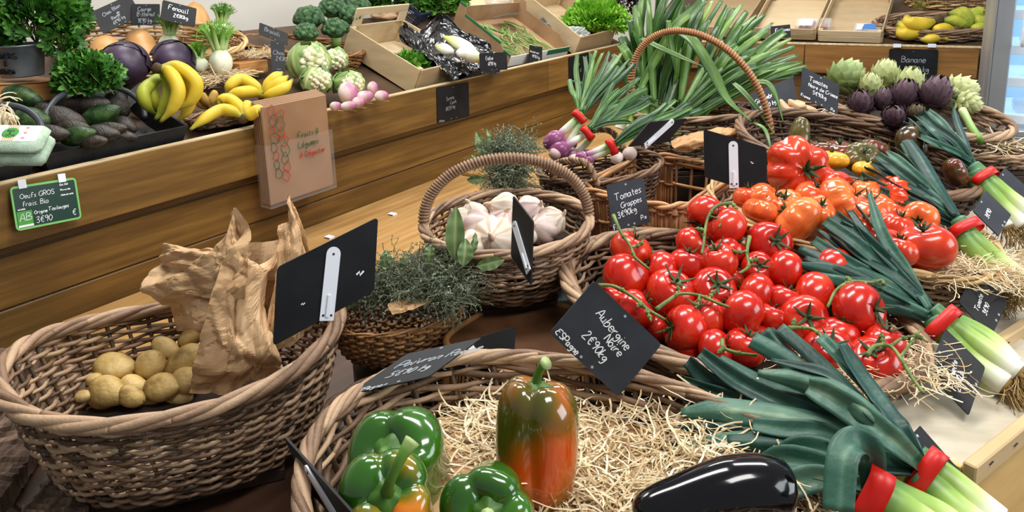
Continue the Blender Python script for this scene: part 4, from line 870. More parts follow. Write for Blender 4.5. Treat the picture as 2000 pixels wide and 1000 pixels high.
# ================================================================== POTATOES
PT = [(223, 718, 40, 26, -5, 'plump potato standing proud at the left of the heap'), (294, 715, 29, 25, 50, 'greenish potato in the middle, right of the plump one'), (324, 680, 29, 18, -25, 'oval potato second from the back'), (371, 661, 23, 17, 25, 'small potato furthest back, next to the paper bag'),
      (362, 709, 42, 31, 35, 'largest potato, leaning on the paper bag'), (213, 764, 39, 26, -10, 'potato with brown scab spots at the left front'), (261, 753, 25, 20, -15, 'small potato between the scabby one and the round front one'), (315, 757, 38, 23, 10, 'round potato in the middle of the front'),
      (363, 745, 26, 24, 60, 'potato at the right front, half under the paper bag'), (187, 743, 16, 14, 0, 'tiny potato just behind the scabby one'), (163, 774, 17, 11, 10, 'potato sliver at the far left front'), (256, 774, 27, 18, -15, 'potato half buried at the front between its neighbours'), (330, 735, 24, 18, 0, None), (240, 745, 24, 18, 0, None), (290, 775, 26, 18, 0, None), (200, 780, 26, 18, 0, None), (350, 775, 26, 18, 0, None)]
for i, (u, v, ra, rb, an, lab) in enumerate(PT):
    d = 1.245 - (v - 700) * .0010 + (0.03 if lab is None else 0); c = P(u, v, d); k = d / FPX * 1.12; a = math.radians(an); ax = nrm(cX * math.cos(a) + cY * math.sin(a) - .25 * cF)
    G().surf(blobfn(c, (rb * k, rb * k * .95, ra * k), quat(ax, i), .06, i + 1), 18, 24).build('potato', m_pot, None, loc=c, label=lab or 'yellow potato buried under the others in the wicker basket', cat='potato', group='potatoes in the wicker basket')
# ================================================================== GARLIC
GL = [(925, 420, 24, -.3, .8, .2, 0, 'garlic bulb furthest back on the left'), (900, 432, 24, -.5, .6, .5, 0, 'pale garlic bulb at the left rear'), (935, 440, 28, .6, .4, .6, 1, 'pinkish garlic bulb left of centre'), (965, 466, 37, -.1, .2, .95, 2, 'big torn garlic bulb in front with its brown papery neck facing out'), (920, 480, 26, -.6, .1, .6, 2, 'garlic bulb with peeling brown skin at the left front'),
      (985, 410, 29, -.7, .3, .3, 0, 'large white garlic bulb in the middle of the back'), (980, 436, 26, .3, .8, .4, 1, 'pink-tinged garlic bulb behind the big torn one'), (1036, 412, 26, .5, .4, .5, 1, 'purple-streaked garlic bulb at the right back'), (1078, 432, 25, .7, .5, .4, 0, 'cream garlic bulb at the far right'), (1060, 446, 27, -.5, .3, .6, 1, 'white garlic bulb right of the slate, in front'),
      (1020, 460, 25, 0, 1, 0, 0, 'garlic bulb behind the edge-on slate'), (945, 465, 24, 0, 1, 0, 0, 'garlic bulb wedged between the torn ones'), (890, 470, 20, 0, 1, 0, 1, 'small pinkish garlic bulb at the left end behind the bay leaf'), (1010, 430, 22, 0, 1, 0, 1, 'garlic bulb tucked in behind the slate at the rear')]
for i, (u, v, r, sx, sy, st, kd, lab) in enumerate(GL):
    d = 1.37 - (v - 410) * .0009; garlic(P(u, v, d), scr(sx, sy, st), r * d / FPX * 1.26, lab, (m_gar, m_garp, m_gar)[kd], i)
# ================================================================== BROWN PAPER BAG
m_paper = mat('bag_paper', [(0., '#b08a60'), (.5, '#c8a276'), (1., '#dab68c')], .6, 'noise', 10, .5, bump=.35, bscale=40, detail=6)
m_paper.node_tree.nodes['Principled BSDF'].inputs['Subsurface Weight'].default_value = .0
def sheet(g, ctrl, k=8, crump=.006, seed=0, thick=.0006):
    """bicubic sheet through ctrl rows of points, with sharp random creases"""
    r = random.Random(seed); rows = [smooth([P(*q) for q in row], k) for row in ctrl]; cols = np.array(rows).transpose(1, 0, 2); S_ = np.array([smooth(c, k) for c in cols])
    m, n = S_.shape[:2]; du = np.gradient(S_, axis=0); dv = np.gradient(S_, axis=1); nn = np.cross(du, dv); nn /= np.linalg.norm(nn, axis=2)[:, :, None] + 1e-9
    yy, xx = np.mgrid[0:m, 0:n]; hgt = np.zeros((m, n))
    for cnt, am in ((7, 1.1), (24, .6), (70, .25)):      # creases run along the borders between cells
        px = [(r.uniform(-.1, 1.1) * n, r.uniform(-.1, 1.1) * m, r.uniform(.7, 1.4), r.uniform(-.5, .5), r.uniform(-.5, .5)) for _ in range(cnt)]
        an_ = [r.uniform(0, PI) for _ in px]; dd = np.stack([(np.abs((xx - a) * math.cos(t_) + (yy - b) * math.sin(t_)) * 1.1 + np.abs((yy - b) * math.cos(t_) - (xx - a) * math.sin(t_)) * .45) * s_ for (a, b, s_, _x, _y), t_ in zip(px, an_)]); k_ = dd.argmin(0)
        gx, gy = np.array([q[3] for q in px])[k_], np.array([q[4] for q in px])[k_]; cx_, cy_ = np.array([q[0] for q in px])[k_], np.array([q[1] for q in px])[k_]
        rad = math.sqrt(m * n / cnt); hgt += am * (dd.min(0) / rad * 1.4 + (gx * (xx - cx_) + gy * (yy - cy_)) / rad * .6 - .5)
    S_ = S_ + nn * (hgt * crump)[:, :, None]
    g.grid(S_, False); g.grid((S_ - nn * thick)[:, ::-1], False); return g
ro = thing('paper_bag', 'crumpled brown paper bag standing open in the potato basket', 'paper bag', P(470, 620, 1.18))
g = G(); sheet(g, [[(318, 474, 1.25), (372, 480, 1.22), (430, 470, 1.19), (462, 405, 1.17)], [(285, 505, 1.25), (350, 520, 1.20), (420, 520, 1.15), (478, 490, 1.14)], [(278, 560, 1.24), (340, 575, 1.18), (410, 590, 1.13), (480, 560, 1.13)], [(290, 605, 1.24), (345, 618, 1.19), (400, 640, 1.15), (470, 640, 1.14)]], 16, .016, 3); g.build('rolled_flap', m_paper, ro, sm=False)
g = G(); sheet(g, [[(462, 405, 1.17), (480, 470, 1.18), (520, 485, 1.20), (540, 440, 1.22)], [(430, 500, 1.14), (480, 520, 1.14), (530, 520, 1.18), (560, 480, 1.21)], [(405, 600, 1.12), (450, 620, 1.11), (500, 620, 1.13), (545, 600, 1.17)], [(390, 680, 1.13), (440, 700, 1.10), (500, 700, 1.11), (550, 680, 1.15)], [(372, 765, 1.15), (440, 770, 1.13), (500, 750, 1.13), (560, 740, 1.16)]], 14, .014, 5); g.build('front_panel', m_paper, ro, sm=False)
g = G(); sheet(g, [[(540, 440, 1.22), (560, 425, 1.22), (568, 380, 1.22), (604, 470, 1.24)], [(545, 490, 1.21), (565, 470, 1.2), (585, 450, 1.22), (612, 500, 1.24)], [(530, 580, 1.17), (560, 570, 1.18), (590, 560, 1.22), (625, 560, 1.25)], [(525, 690, 1.15), (560, 680, 1.17), (600, 660, 1.21), (630, 640, 1.25)]], 14, .012, 8); g.build('side_panel', m_paper, ro, sm=False)
g = G(); sheet(g, [[(330, 490, 1.27), (420, 490, 1.27), (500, 480, 1.28), (590, 470, 1.27)], [(330, 560, 1.28), (420, 560, 1.29), (500, 560, 1.30), (600, 560, 1.28)], [(340, 650, 1.28), (420, 650, 1.29), (500, 650, 1.30), (600, 650, 1.27)]], 12, .012, 9); g.build('back_panel', m_paper, ro, sm=False)
# ================================================================== SIGNS OF THE FRONT DISPLAY
sign([(541, 522, 1.05), (738, 424, 1.12), (533, 676, 1.05)], 'large black sign seen from behind, clipped to the right end of the potato basket', clip=(.51, -.04, .55, .90, .021), smear=((.80, .36, .012), (.25, .35, .006)))
sign([(1160, 548, .985), (1292, 672, .99), (1073, 650, .975)], 'slate tilted like a diamond reading Aubergine Noire, 2 euros 90', [('Aubergine', .24, .66, .14, -8), ('Noire', .48, .47, .13, -8), ('2€90kg', .28, .29, .14, -8), ('ESPagne', .04, .06, .10, -5)], sw=.0010, m=m_slate_grey)
sign([(795, 692, .965), (942, 660, .985), (680, 772, .915)], 'black slate for red peppers leaning flat on the pepper basket rim', [('Poivron Rouge', .16, .55, .17, 0), ('5€90 kg', .24, .28, .15, 0), ('ESPagne', .02, .02, .09, 0)], sw=.0007, chalk=m_chalk_dim)
sign([(800, 700, 1.0), (1007, 637, 1.06), (795, 758, .99)], 'black sign back with white clip behind the red pepper slate', clip=(.62, -.1, .50, .96, .022))
sign([(555, 850, .82), (700, 1012, .68), (602, 952, .80)], 'black sign almost edge-on at the bottom edge, left of the green peppers', clip=(.70, -.2, .30, .85, .016))
sign([(1184, 362, 1.34), (1256, 346, 1.36), (1197, 452, 1.33)], 'slate reading Tomates Grappes, 3 euros 90, behind the vine tomatoes', [('Tomates', .16, .62, .15, 6), ('Grappes', .30, .44, .12, 6), ('3€90kg', .18, .24, .13, 8), ('Fa', .02, .02, .10, 6), ('P.o', .78, .10, .09, 6)], sw=.0008, m=m_slate_grey)
sign([(1374, 252, 1.42), (1497, 288, 1.40), (1376, 346, 1.42)], 'black sign back with upright white clip, left of the huge beefsteak tomato', clip=(.47, -.04, .47, .93, .017), smear=((.74, .6, .006),))
sign([(1268, 238, 1.52), (1342, 231, 1.60), (1226, 287, 1.5)], 'black sign back leaning on the onion basket with a pointed white clip', clip=(.42, -.05, .62, .98, .014))
sign([(1003, 382, 1.20), (1042, 432, 1.13), (999, 500, 1.20)], 'black sign seen from the side, stuck between the garlic bulbs', clip=(.93, .18, .12, .62, .016))
sign([(1462, 185, 1.88), (1548, 150, 1.90), (1472, 238, 1.86)], 'dark slate reading Gingembre, 12 euros, behind hanging onion leaves', [('Gingembre', .10, .56, .16, 3), ('12€90 kg', .16, .28, .15, 3)], sw=.0011, m=m_slate_grey, clip=None)
sign([(1567, 131, 1.74), (1640, 166, 1.72), (1562, 188, 1.73)], 'slate reading Tomates Noire de Crimee, 5 euros 90', [('Tomates', .20, .66, .15, 2), ('Noire de Crimee', .20, .47, .12, 2), ('5€90kg', .32, .27, .13, 2), ('France', .02, .03, .09, 2), ('P.o', .82, .03, .09, 2)], sw=.0009, m=m_slate_grey)
sign([(1812, 728, 1.045), (1846, 642, 1.09), (1892, 812, .995)], 'slate reading Courgette, 2 euros 80, lying under the leek stalks', [('Courgette', .12, .45, .12, 8), ('2€80 b', .2, .30, .12, 8)], sw=.0007, m=m_slate)
sign([(1772, 858, .925), (1796, 832, .945), (1872, 975, .87)], 'dark slate sliver lying left of the yellow crate corner, lowest', m=m_slate)
sign([(1872, 590, 1.20), (1905, 525, 1.23), (1935, 660, 1.16)], 'dark slate lying under the straw between two leek bunches', [('Tomate', .2, .5, .12, 8), ('3€90', .3, .3, .12, 8)], sw=.0007, m=m_slate)
sign([(1900, 412, 1.36), (1925, 372, 1.39), (1950, 462, 1.33)], 'dark blue-grey slate under the rearmost leek stalks, left one', [('3€90', .2, .5, .14, 8)], sw=.0008, m=m_slate_grey)
sign([(1946, 350, 1.46), (1962, 328, 1.48), (2002, 400, 1.43)], 'dark blue-grey slate at the right picture edge behind the rearmost leeks', m=m_slate_grey)
# ================================================================== CRATES AT THE RIGHT EDGE
def edgecrate(i, u, v, z, az, L_):
    c = PZ(u, v, z) ; U = V(math.sin(az), math.cos(az), 0); Nn = V(-U[1], U[0], 0)   # Nn points back-left into the display
    rt = thing('leek_crate', f'pale wooden crate under the {["front", "second", "third", "rearmost"][i]} leeks at the right edge', 'crate', c, 'wooden crates along the right edge')
    g = G(); g.box(c - UP * .28, U * L_, -Nn * .008, UP * .25, .001); g.build('front_panel', m_ply, rt, sm=False)
    g = G(); g.box(c - UP * .028, U * L_, -Nn * .016, UP * .028, .002); g.build('top_slat', m_pale, rt, sm=False)
    g = G(); g.box(c - UP * .28 + Nn * .001, U * .008, Nn * .13, UP * .27 + Nn * .0, .001); g.build('side_panel', m_ply, rt, sm=False)
    g = G(); g.box(c + Nn * .002 - UP * .03, U * L_, Nn * .30 + UP * .045, UP * .006, .001); g.build('crate_floor', m_crf, rt, sm=False)
    for k in range(6):
        q = c + U * L_ * (k + .5) / 6 - Nn * .0165 - UP * (.014 if k % 2 else .011); g = G(); g.box(q, U * .009 + UP * .001, -Nn * .0012, UP * .0012); g.build('staple', m_hole, rt, sm=False)
    return rt
m_crf = mat('pale_crate_floor', [(0., '#a89c84'), (.5, '#c4bba6'), (1., '#d8d0bc')], .6, 'noise', 7, .4, stretch=(1, 4, 1))
for i, (u, v, z) in enumerate(((1880, 900, .895), (1925, 665, .905), (1958, 500, .925), (1985, 385, .95))): edgecrate(i, u, v, z, .98, .40)
# rough timber at the lower left
m_bark = mat('rough_timber', [(0., '#2e2018'), (.5, '#5c4636'), (1., '#8e7460')], .8, 'noise', 9, .8, stretch=(8, 1, 1), bump=1., bscale=25)
for i, (a_, b_, w_, lab) in enumerate((((-60, 1100, 1.06), (120, 760, 1.42), .10, 'rough grey timber plank end nearest the potato basket'), ((-120, 960, 1.2), (40, 700, 1.5), .09, 'rough grey timber plank at the left picture edge'), ((60, 1180, .98), (230, 960, 1.22), .09, 'rough grey timber plank at the bottom, partly under the basket'))):
    p, q = P(*a_), P(*b_); zz = .775; p[2] = q[2] = zz; e_ = nrm(q - p); s_ = V(-e_[1], e_[0], 0); g = G(); n_ = 60; r = random.Random(i); L_ = np.linalg.norm(q - p)
    rows = [[p + e_ * L_ * t + s_ * w_ * x + UP * (y + r.uniform(-.004, .004)) for x, y in ((-.5, -.03), (-.5 + r.uniform(-.05, .05), 0), (-.2, .006), (.1, .003), (.35, .006), (.5 + r.uniform(-.06, .06), 0), (.5, -.03))] for t in np.linspace(0, 1, n_)]
    g.grid(rows, True, capb=True, capt=True); g.build('timber_plank', m_bark, None, loc=p, label=lab, cat='plank', sm=False)
# ================================================================== LEFT COUNTER
def bd(u, v, h=0.): return bed(u, v, h)
P0 = P
def GU(u): return float(np.interp(u, [0, 200, 300, 340, 432, 600, 700, 800, 900, 1000, 1100, 1190], [1.0, 1.02, 1.09, 1.12, 1.17, 1.18, 1.23, 1.25, 1.31, 1.38, 1.43, 1.48]))
def P(u, v, d): return P0(u, v, d if isinstance(d, X) else d * GU(u))   # the counter recedes: depths stretched along it
def dF(u, v, s=-.006): return depth(HIT(u, v, F(0, s, 0), DN))
def dK(u, v, s=-.006): return depth(HIT(u, v, K(0, s, 0), EN))
def seat(u, v, r):  # centre of a round thing of radius r seen at (u,v), resting on the bed
    return bed(u, v, r * 1.02 * math.sqrt(1 + SL * SL))
def scale_at(p): return depth(p) / FPX
def sz(px, p): return px * depth(p) / FPX
m_cab = mat('red_cabbage', [(0., '#17101c'), (.5, '#2c1e33'), (1., '#4b3a52')], .42, 'noise', 5, .9, stretch=(1, 1, .3), detail=6, bump=.3, bscale=14)
m_squash = mat('butternut', [(0., '#9c662e'), (.5, '#bd8646'), (1., '#d0a064')], .45, 'noise', 7, .5, stretch=(1, 1, .5))
def bedN(): return BNRM
# egg tray trolley of black plastic with handle ------------------------------------------
m_tray = mat('black_tray', [(0., '#0e0f11'), (1., '#1c1e21')], .5, 'noise', 60, .5, bump=.3, bscale=300)
def tray(label, p0, p1, s0, s1, hh, z0=.96, hoopt=None):
    """black crate between counter coordinates p0..p1 along, s0..s1 into the counter"""
    rt = thing('black_tray', label, 'tray', F((p0 + p1) / 2, (s0 + s1) / 2, z0)); t = .006; fl = .02
    def c(p, s, h): return F(p, s, z0 + SL * s * .75 + h)
    inn = [(p0 + fl, s0 + fl), (p1 - fl, s0 + fl), (p1 - fl, s1 - fl), (p0 + fl, s1 - fl)]; out = [(p0, s0), (p1, s0), (p1, s1), (p0, s1)]
    g = G(); rings = [[c(*q, 0) for q in inn], [c(*q, hh) for q in out], [c(q[0] + (t if q[0] == p0 else -t), q[1] + (t if q[1] == s0 else -t), hh) for q in out], [c(q[0] + (t if q[0] < (p0 + p1) / 2 else -t), q[1] + (t if q[1] < (s0 + s1) / 2 else -t), .006) for q in inn]]
    g.grid(rings, True, capb=True, capt=True); g.build('tray_body', m_tray, rt, sm=False)
    if hoopt:
        g = G(); g.tube(smooth([P(*q) for q in hoopt], 8), .0085, 10, flat=1.0); g.build('handle', mat('handle_grey', ['#3c4046'], .4), rt)
    return rt, c
# counter coordinates of a pixel on the bed
def ps(u, v, h=0.):
    q = bed(u, v, h) - F(0, 0, 0); return float(np.dot(q, D1)), float(np.dot(q, DN))
pa = ps(150, 300, .07)[0]
t1, c1 = tray('black plastic tray with a grey arched handle holding avocados', -.02 + ps(95, 290, .09)[0], ps(360, 250, .06)[0], .03, .36, .075, .96, [(86, 250, 2.02), (90, 222, 2.05), (115, 190, 2.12), (160, 171, 2.2), (205, 167, 2.25), (250, 180, 2.25), (278, 205, 2.22), (284, 232, 2.18)])
t2, c2 = tray('black plastic tray holding egg boxes at the left picture edge', ps(-160, 350, .07)[0], ps(72, 310, .08)[0], .03, .34, .07, .96, [(-40, 215, 1.9), (10, 205, 1.92), (50, 214, 1.92), (76, 236, 1.9), (82, 262, 1.88), (80, 290, 1.85)])
AV = [(44, 190, 33, 22, -15, 1, 'bright green avocado alone on the wooden ledge at the left'), (62, 238, 30, 27, 0, 1, 'green avocado behind the grey handle at the left'), (88, 212, 18, 12, 0, 0, 'small dark avocado behind the handle crossing'), (122, 236, 38, 26, -8, 0, 'big wrinkled dark brown avocado left of centre'), (172, 206, 38, 22, 5, 0, 'smooth dark avocado at the back of the tray'),
      (196, 228, 36, 22, 25, 1, 'dark green avocado in the middle, resting on the others'), (228, 206, 26, 22, -40, 0, 'wrinkled dark avocado at the back right'), (152, 265, 30, 18, 12, 1, 'yellow-green avocado at the front left of the tray'), (214, 255, 30, 17, 10, 0, 'grey-black pebbly avocado at the centre front'), (244, 246, 22, 18, -20, 0, 'dark avocado at the right end'),
      (232, 266, 32, 15, -5, 0, 'dark pebbly avocado with its stem scar at the front right'), (182, 276, 24, 13, 5, 0, 'low dark avocado against the front wall of the tray'), (100, 262, 30, 18, 0, 0, 'dark avocado in the front left corner'), (140, 250, 30, 18, 0, 0, 'dark avocado under the pebbly ones'), (200, 262, 30, 18, 0, 0, 'dark avocado buried at the tray centre')]
for i, (u, v, ra, rb, an, gr, lab) in enumerate(AV):
    q = seat(u, v, .055); d = depth(q); k = d / FPX * 1.15; a = math.radians(an); c = P(u, v, d - .10); ax = nrm(cX * math.cos(a) + cY * math.sin(a))
    G().surf(blobfn(c, (rb * k, rb * k, ra * k), quat(ax, i), .03, i + 50, pear=.35), 18, 22).build('avocado', m_av2 if gr else m_av1, None, loc=c, label=lab, cat='avocado', group='avocados in the black tray')
# egg box and bean sprouts / root tangle
m_egg = mat('pulp_green', [(0., '#8fa68e'), (1., '#b5c9b2')], .85, 'noise', 60, .5, bump=.4, bscale=300)
q = P(35, 300, 1.78); ro = thing('egg_box', 'pale green egg box with a printed white label in the left tray', 'egg box', q)
e1, e2 = nrm(cX * .95 - cY * .02 + cF * .25), nrm(cY * .55 + cF * .8)
e2 = nrm(e2 - np.dot(e2, e1) * e1); e3 = np.cross(e1, e2)
o_ = P(-40, 330, 1.70)
g = G(); g.box(o_, e1 * .135, e2 * .10, e3 * .035, .012); g.build('egg_tray', m_egg, ro)
g = G(); g.box(o_ + e3 * .036 + e1 * .002, e1 * .131, e2 * .096, e3 * .030, .013); g.build('lid', m_egg, ro)
lb = o_ + e3 * .0665 + e1 * .015 + e2 * .02; g = G(); g.slab(lb, e1 * .105, e2 * .062, e3 * .0006, rrect(.1)); g.build('paper_label', m_chalk, ro, sm=False)
g = G()
for k in range(6): g.slab(lb + e1 * (.035 + .004 * k) + e3 * .0006, e1 * .002, e2 * .062, e3 * .0004, [(0, 0), (1, 0), (1, 1), (0, 1)])
g.build('label_stripe', mat('orange_print', ['#e08a1c'], .6), ro, sm=False)
G().slab(lb + e1 * .045 + e2 * .031 + e3 * .001, e1 * .017, e2 * .02, e3 * .0004, [(math.cos(t), math.sin(t)) for t in np.arange(16) * PI / 8]).build('label_badge', mat('green_print', ['#3a8a3a'], .6), ro, sm=False)
g = G()
for tx, x, y, h in (('BIO', .038, .034, .008), ('&', .043, .026, .006), ('LOCAL', .032, .017, .0075)):
    for st in strokes(tx, 0, 0, h, 0, .05): g.ribbon([lb + e1 * (x + a) + e2 * (y + b) + e3 * .0016 for a, b in st], .001, e3, cols=2, thick=.0003, b=.5)
g.build('writing', mat('dark_print', ['#123a1c'], .6), ro, sm=False)
for k in range(3): G().slab(lb + e1 * .075 + e2 * (.012 + .02 * k) + e3 * .0006, e1 * .004, e2 * .004, e3 * .0004, [(math.cos(t), math.sin(t)) for t in np.arange(10) * PI / 5]).build('label_dot', mat('red_print', ['#e07a6a'], .6), ro, sm=False)
r = random.Random(4); ro = thing('sprout_clump', 'tangle of thin white sprouting roots at the left picture edge', 'sprouts', P(5, 230, 1.82)); g = G()
for i in range(60):
    p = P(r.uniform(-30, 20), r.uniform(195, 240), r.uniform(1.78, 1.84)); d_ = nrm(V(r.uniform(-1, 1), r.uniform(-1, .3), r.uniform(-1, .7))); pth = [p]
    for k in range(6): d_ = nrm(d_ + V(r.uniform(-.4, .4), r.uniform(-.4, .4), r.uniform(-.7, .2))); pth.append(pth[-1] + d_ * .010)
    g.tube(pth, .0013, 4, b=.8)
g.surf(blobfn(P(0, 232, 1.83), (.03, .025, .02), None, .2, 4), 10, 14); g.build('roots', m_straw, ro)
# wooden ledge box behind avocados, metal planter, parsley --------------------------------
m_orw = mat('orange_crate_wood', [(0., '#8a5a2c'), (.5, '#b27a42'), (1., '#cc9a60')], .55, 'noise', 8, .5, stretch=(1, 1, 5))
q0 = bed(-60, 235, .0); q1 = bed(135, 218, .0); e = nrm(q1 - q0)
ro = thing('wooden_box', 'orange-brown wooden box end behind the avocados, under the metal planter', 'box', q0)
g = G(); g.box(q0 - UP * .02, q1 - q0, DN * .012, UP * .115, .002); g.build('front_board', m_orw, ro, sm=False)
g = G(); g.box(q0 + UP * .096 - DN * .004, q1 - q0, DN * .28, UP * .006, .002); g.build('top_board', m_orw, ro, sm=False)
pc = bed(45, 165, .115); pc = P(45, 148, depth(pc) + .05)
m_zinc = mat('galvanised_metal', [(0., '#5c6064'), (.5, '#7d8286'), (1., '#9da2a4')], .45, 'noise', 12, .6, metal=.6)
ro = thing('metal_planter', 'galvanised metal bucket lettered Flowers & Garden, full of parsley', 'planter', pc)
k = sz(1, pc); zb = pc - UP * 0.0; R0_, R1_, H_ = 36 * k, 46 * k, 62 * k
g = G(); an = np.arange(40) * 2 * PI / 40
g.grid([[zb + V(math.cos(a) * R_, math.sin(a) * R_, z_) for a in an] for R_, z_ in ((R0_, 0), (R0_ * 1.02, .004), (R1_ * .97, H_ * .93), (R1_ * 1.03, H_ * .96), (R1_ * 1.03, H_), (R1_ * .96, H_), (R0_ * .96, H_ * .3))], True, capb=True, capt=True); g.build('bucket', m_zinc, ro)
g = G()
for tx, w0, z_, h_ in (('FLOWERS', -.98, .62, .16), ('&', -.12, .40, .15), ('GARDEN', -.86, .14, .14)):
    for st in strokes(tx, 0, 0, h_ * H_, 0, .03, 2.2):
        pp = []
        for a_, b_ in st:
            th = -PI / 2 - .02 + w0 * .8 + a_ / R1_ * 1.02; zz = z_ * H_ + b_; rr2 = R0_ + (R1_ - R0_) * zz / H_ + .0012; pp.append(zb + V(math.cos(th) * rr2, math.sin(th) * rr2, zz))
        g.tube(pp, .0024, 4, b=.5)
g.build('lettering', mat('dark_lettering', ['#17191c'], .6), ro)
def parsley(label, u, v, d, ax, n, size, seed, name='parsley', m=None, cat='parsley', droopn=20, group=None):
    c = P(u, v, d); rt = thing(name, label, cat, c, group); g = leafclump(G(), c, ax, n, size, seed); r = random.Random(seed)
    g.build('leaves', m or m_leafd, rt); g = G()
    for i in range(26):
        a = r.random() * 2 * PI; e_ = c + V(math.cos(a) * ax[0], math.sin(a) * ax[1], r.uniform(-.2, .9) * ax[2]) * .8
        g.tube(smooth([c - UP * ax[2] * .9, c * .5 + e_ * .5 + UP * .01, e_], 4), .0013, 4, b=.5)
    g.build('stems', m_stem, rt); return rt
parsley('big bunch of flat-leaf parsley bursting out of the metal bucket', 62, 32, depth(pc) + .02, (.155, .13, .095), 1000, .036, 1)
for u_, v_, s_ in ((8, 82, 5), (124, 84, 6)): parsley(('parsley sprigs drooping over the bucket on its left', 'parsley sprigs drooping over the bucket on its right')[s_ - 5], u_, v_, depth(pc) - .03, (.04, .05, .06), 110, .030, s_)
parsley('smaller bunch of parsley lying between bucket and red cabbage', 172, 150, depth(pc) - .05, (.085, .08, .068), 700, .027, 2)
# squash basket, red cabbages, fennel ------------------------------------------------------------
c = seat(292, 112, .02); bs_, Sx = basket('squash_basket', 'round pale wicker basket holding squash, red cabbage and fennel', c[0] + .01, c[1] + .06, bed(292, 130)[2] + .01, .34, .17, .08, math.atan2(D1[1], D1[0]) - .15, base=.85, rows=9, stakes=36, rod=.0045, m=m_wick_straw, border=.011, strands=3, tilt=tuple(SL * DN[:2] * .95))
straw('wood_wool', 'pale wood wool under the fennel bulbs', [tuple(bed(430, 150, .04)) + (.10,), tuple(bed(400, 165, .03)) + (.06,)], 500, .07, .0022, seed=8)
for i, (u, v, r_, lab) in enumerate(((243, 125, 45, 'red cabbage at the left, in front of the squash'), (337, 118, 41, 'red cabbage at the right, behind the tall bananas'))):
    c = P(u, v, 2.42); k = r_ * depth(c) / FPX; ro = thing('red_cabbage', lab, 'cabbage', c, 'red cabbages'); r = random.Random(i)
    G().surf(blobfn(c, (k, k, k * .93), quat((.2, .1, 1)), .03, i + 3), 28, 36).build('head', m_cab, ro)
    for j in range(5):  # veined wrapper leaves lying on the head
        a0 = r.uniform(0, 6); rows = [[c + np.array(quat((math.cos(a0) * .5, math.sin(a0) * .5, .8), j).to_matrix()) @ (V(math.sin(p_) * math.cos(t_), math.sin(p_) * math.sin(t_), math.cos(p_) * .95) * k * (1.012 + .01 * j + .012 * abs(math.sin(3 * t_)))) for t_ in np.linspace(0, 1.8, 12)] for p_ in np.linspace(.15, 1.7, 12)]
        G().grid(rows).build('outer_leaf', m_cab, ro)
def squash(label, pts, rad):
    c = P(*pts[1]); ro = thing('butternut_squash', label, 'squash', c, 'butternut squash'); sp = smooth([P(*q) for q in pts], 8); kk = depth(c) / FPX
    G().tube(sp, np.array(rad) * kk, 26, b=.5).build('flesh', m_squash, ro); G().tube([sp[-1], sp[-1] + nrm(sp[-1] - sp[-3]) * .012], .008, 8, b=.2).build('stem', m_crown, ro)
squash('butternut squash at the left, fat end up, with faint ribs', [(206, 72, 2.62), (208, 95, 2.58), (214, 120, 2.55), (220, 145, 2.5), (222, 160, 2.48)], [4, 24, 34, 38, 36, 28, 8])
squash('butternut squash in the middle between the two cabbages', [(268, 62, 2.64), (272, 80, 2.6), (282, 105, 2.55), (292, 130, 2.5), (295, 150, 2.5)], [4, 22, 27, 26, 26, 22, 8])
squash('butternut squash standing behind the fennel label', [(378, 6, 2.8), (382, 30, 2.76), (388, 60, 2.72), (390, 85, 2.7)], [4, 18, 24, 24, 20, 8])
m_fen = mat('fennel_white', [(0., '#7fa050'), (.35, '#b5cc8c'), (.6, '#dbe3c2'), (1., '#eceddc')], .4, 'a', 14, .12)
m_fent = mat('fennel_stalk', [(0., '#c3d49a'), (.4, '#8fb060'), (1., '#5c8a30')], .45, 'a', 14, .12)
def fennel(label, u, v, d, r_, axis, ns=7, seed=0, frond=True, ln=1.0):
    r = random.Random(seed); c = P(u, v, d); k = r_ * depth(c) / FPX; ro = thing('fennel_bulb', label, 'fennel', c, 'fennel bulbs'); Mq = np.array(quat(axis, seed).to_matrix())
    def fn(t, th):
        p = PI * t; s, co = math.sin(p), -math.cos(p); kk = 1 - .10 * abs(math.sin(2.5 * th)) * (co * .5 + .5) - .38 * max(0, co) ** 1.5; return c + Mq @ V(s * kk * math.cos(th) * k, s * kk * math.sin(th) * k * .8, co * k * 1.05)
    g = G(); g.surf(fn, 20, 30, a=np.repeat(1 - np.linspace(0, 1, 20) ** 2, 30)); g.build('bulb', m_fen, ro)
    for i in range(ns):
        a = i * 2 * PI / ns + r.random() * .4; q = r.uniform(.3, .6); L_ = k * r.uniform(1.2, 2.0) * ln; st = c + Mq @ V(math.cos(a) * k * .35, math.sin(a) * k * .3, k * .7); e_ = c + Mq @ V(math.cos(a) * (k * .4 + L_ * q), math.sin(a) * (k * .35 + L_ * q), k * .75 + L_)
        g = G(); g.tube(smooth([st, st * .5 + e_ * .5 + Mq @ V(0, 0, .01), e_], 5), np.array([.20, .16, .13]) * k, 8, b=.5); g.build('stalk', m_fent, ro)
    if frond:
        g = G(); t_ = c + Mq @ V(0, 0, k * 2.0)
        for i in range(70):
            d_ = nrm(Mq @ V(r.uniform(-.6, .6), r.uniform(-.6, .6), 1)); pth = [t_ - Mq @ V(0, 0, k * .9)]
            for j in range(6): d_ = nrm(d_ + V(r.uniform(-.3, .3), r.uniform(-.3, .3), r.uniform(-.3, .2))); pth.append(pth[-1] + d_ * k * .33)
            g.tube(pth, .0008, 3, False)
            for j in range(2, 6):
                for z_ in range(4): e_ = nrm(d_ + V(r.uniform(-1, 1), r.uniform(-1, 1), r.uniform(-1, 1))); g.tube([pth[j], pth[j] + e_ * k * .22], .0006, 3, False)
        g.build('fronds', m_leafl if seed % 2 else m_leafg, ro)
m_leafg = mat('fresh_green', [(0., '#2f6a14'), (.5, '#4f8c24'), (1., '#86b84a')], .5, 'b', 10, .15)
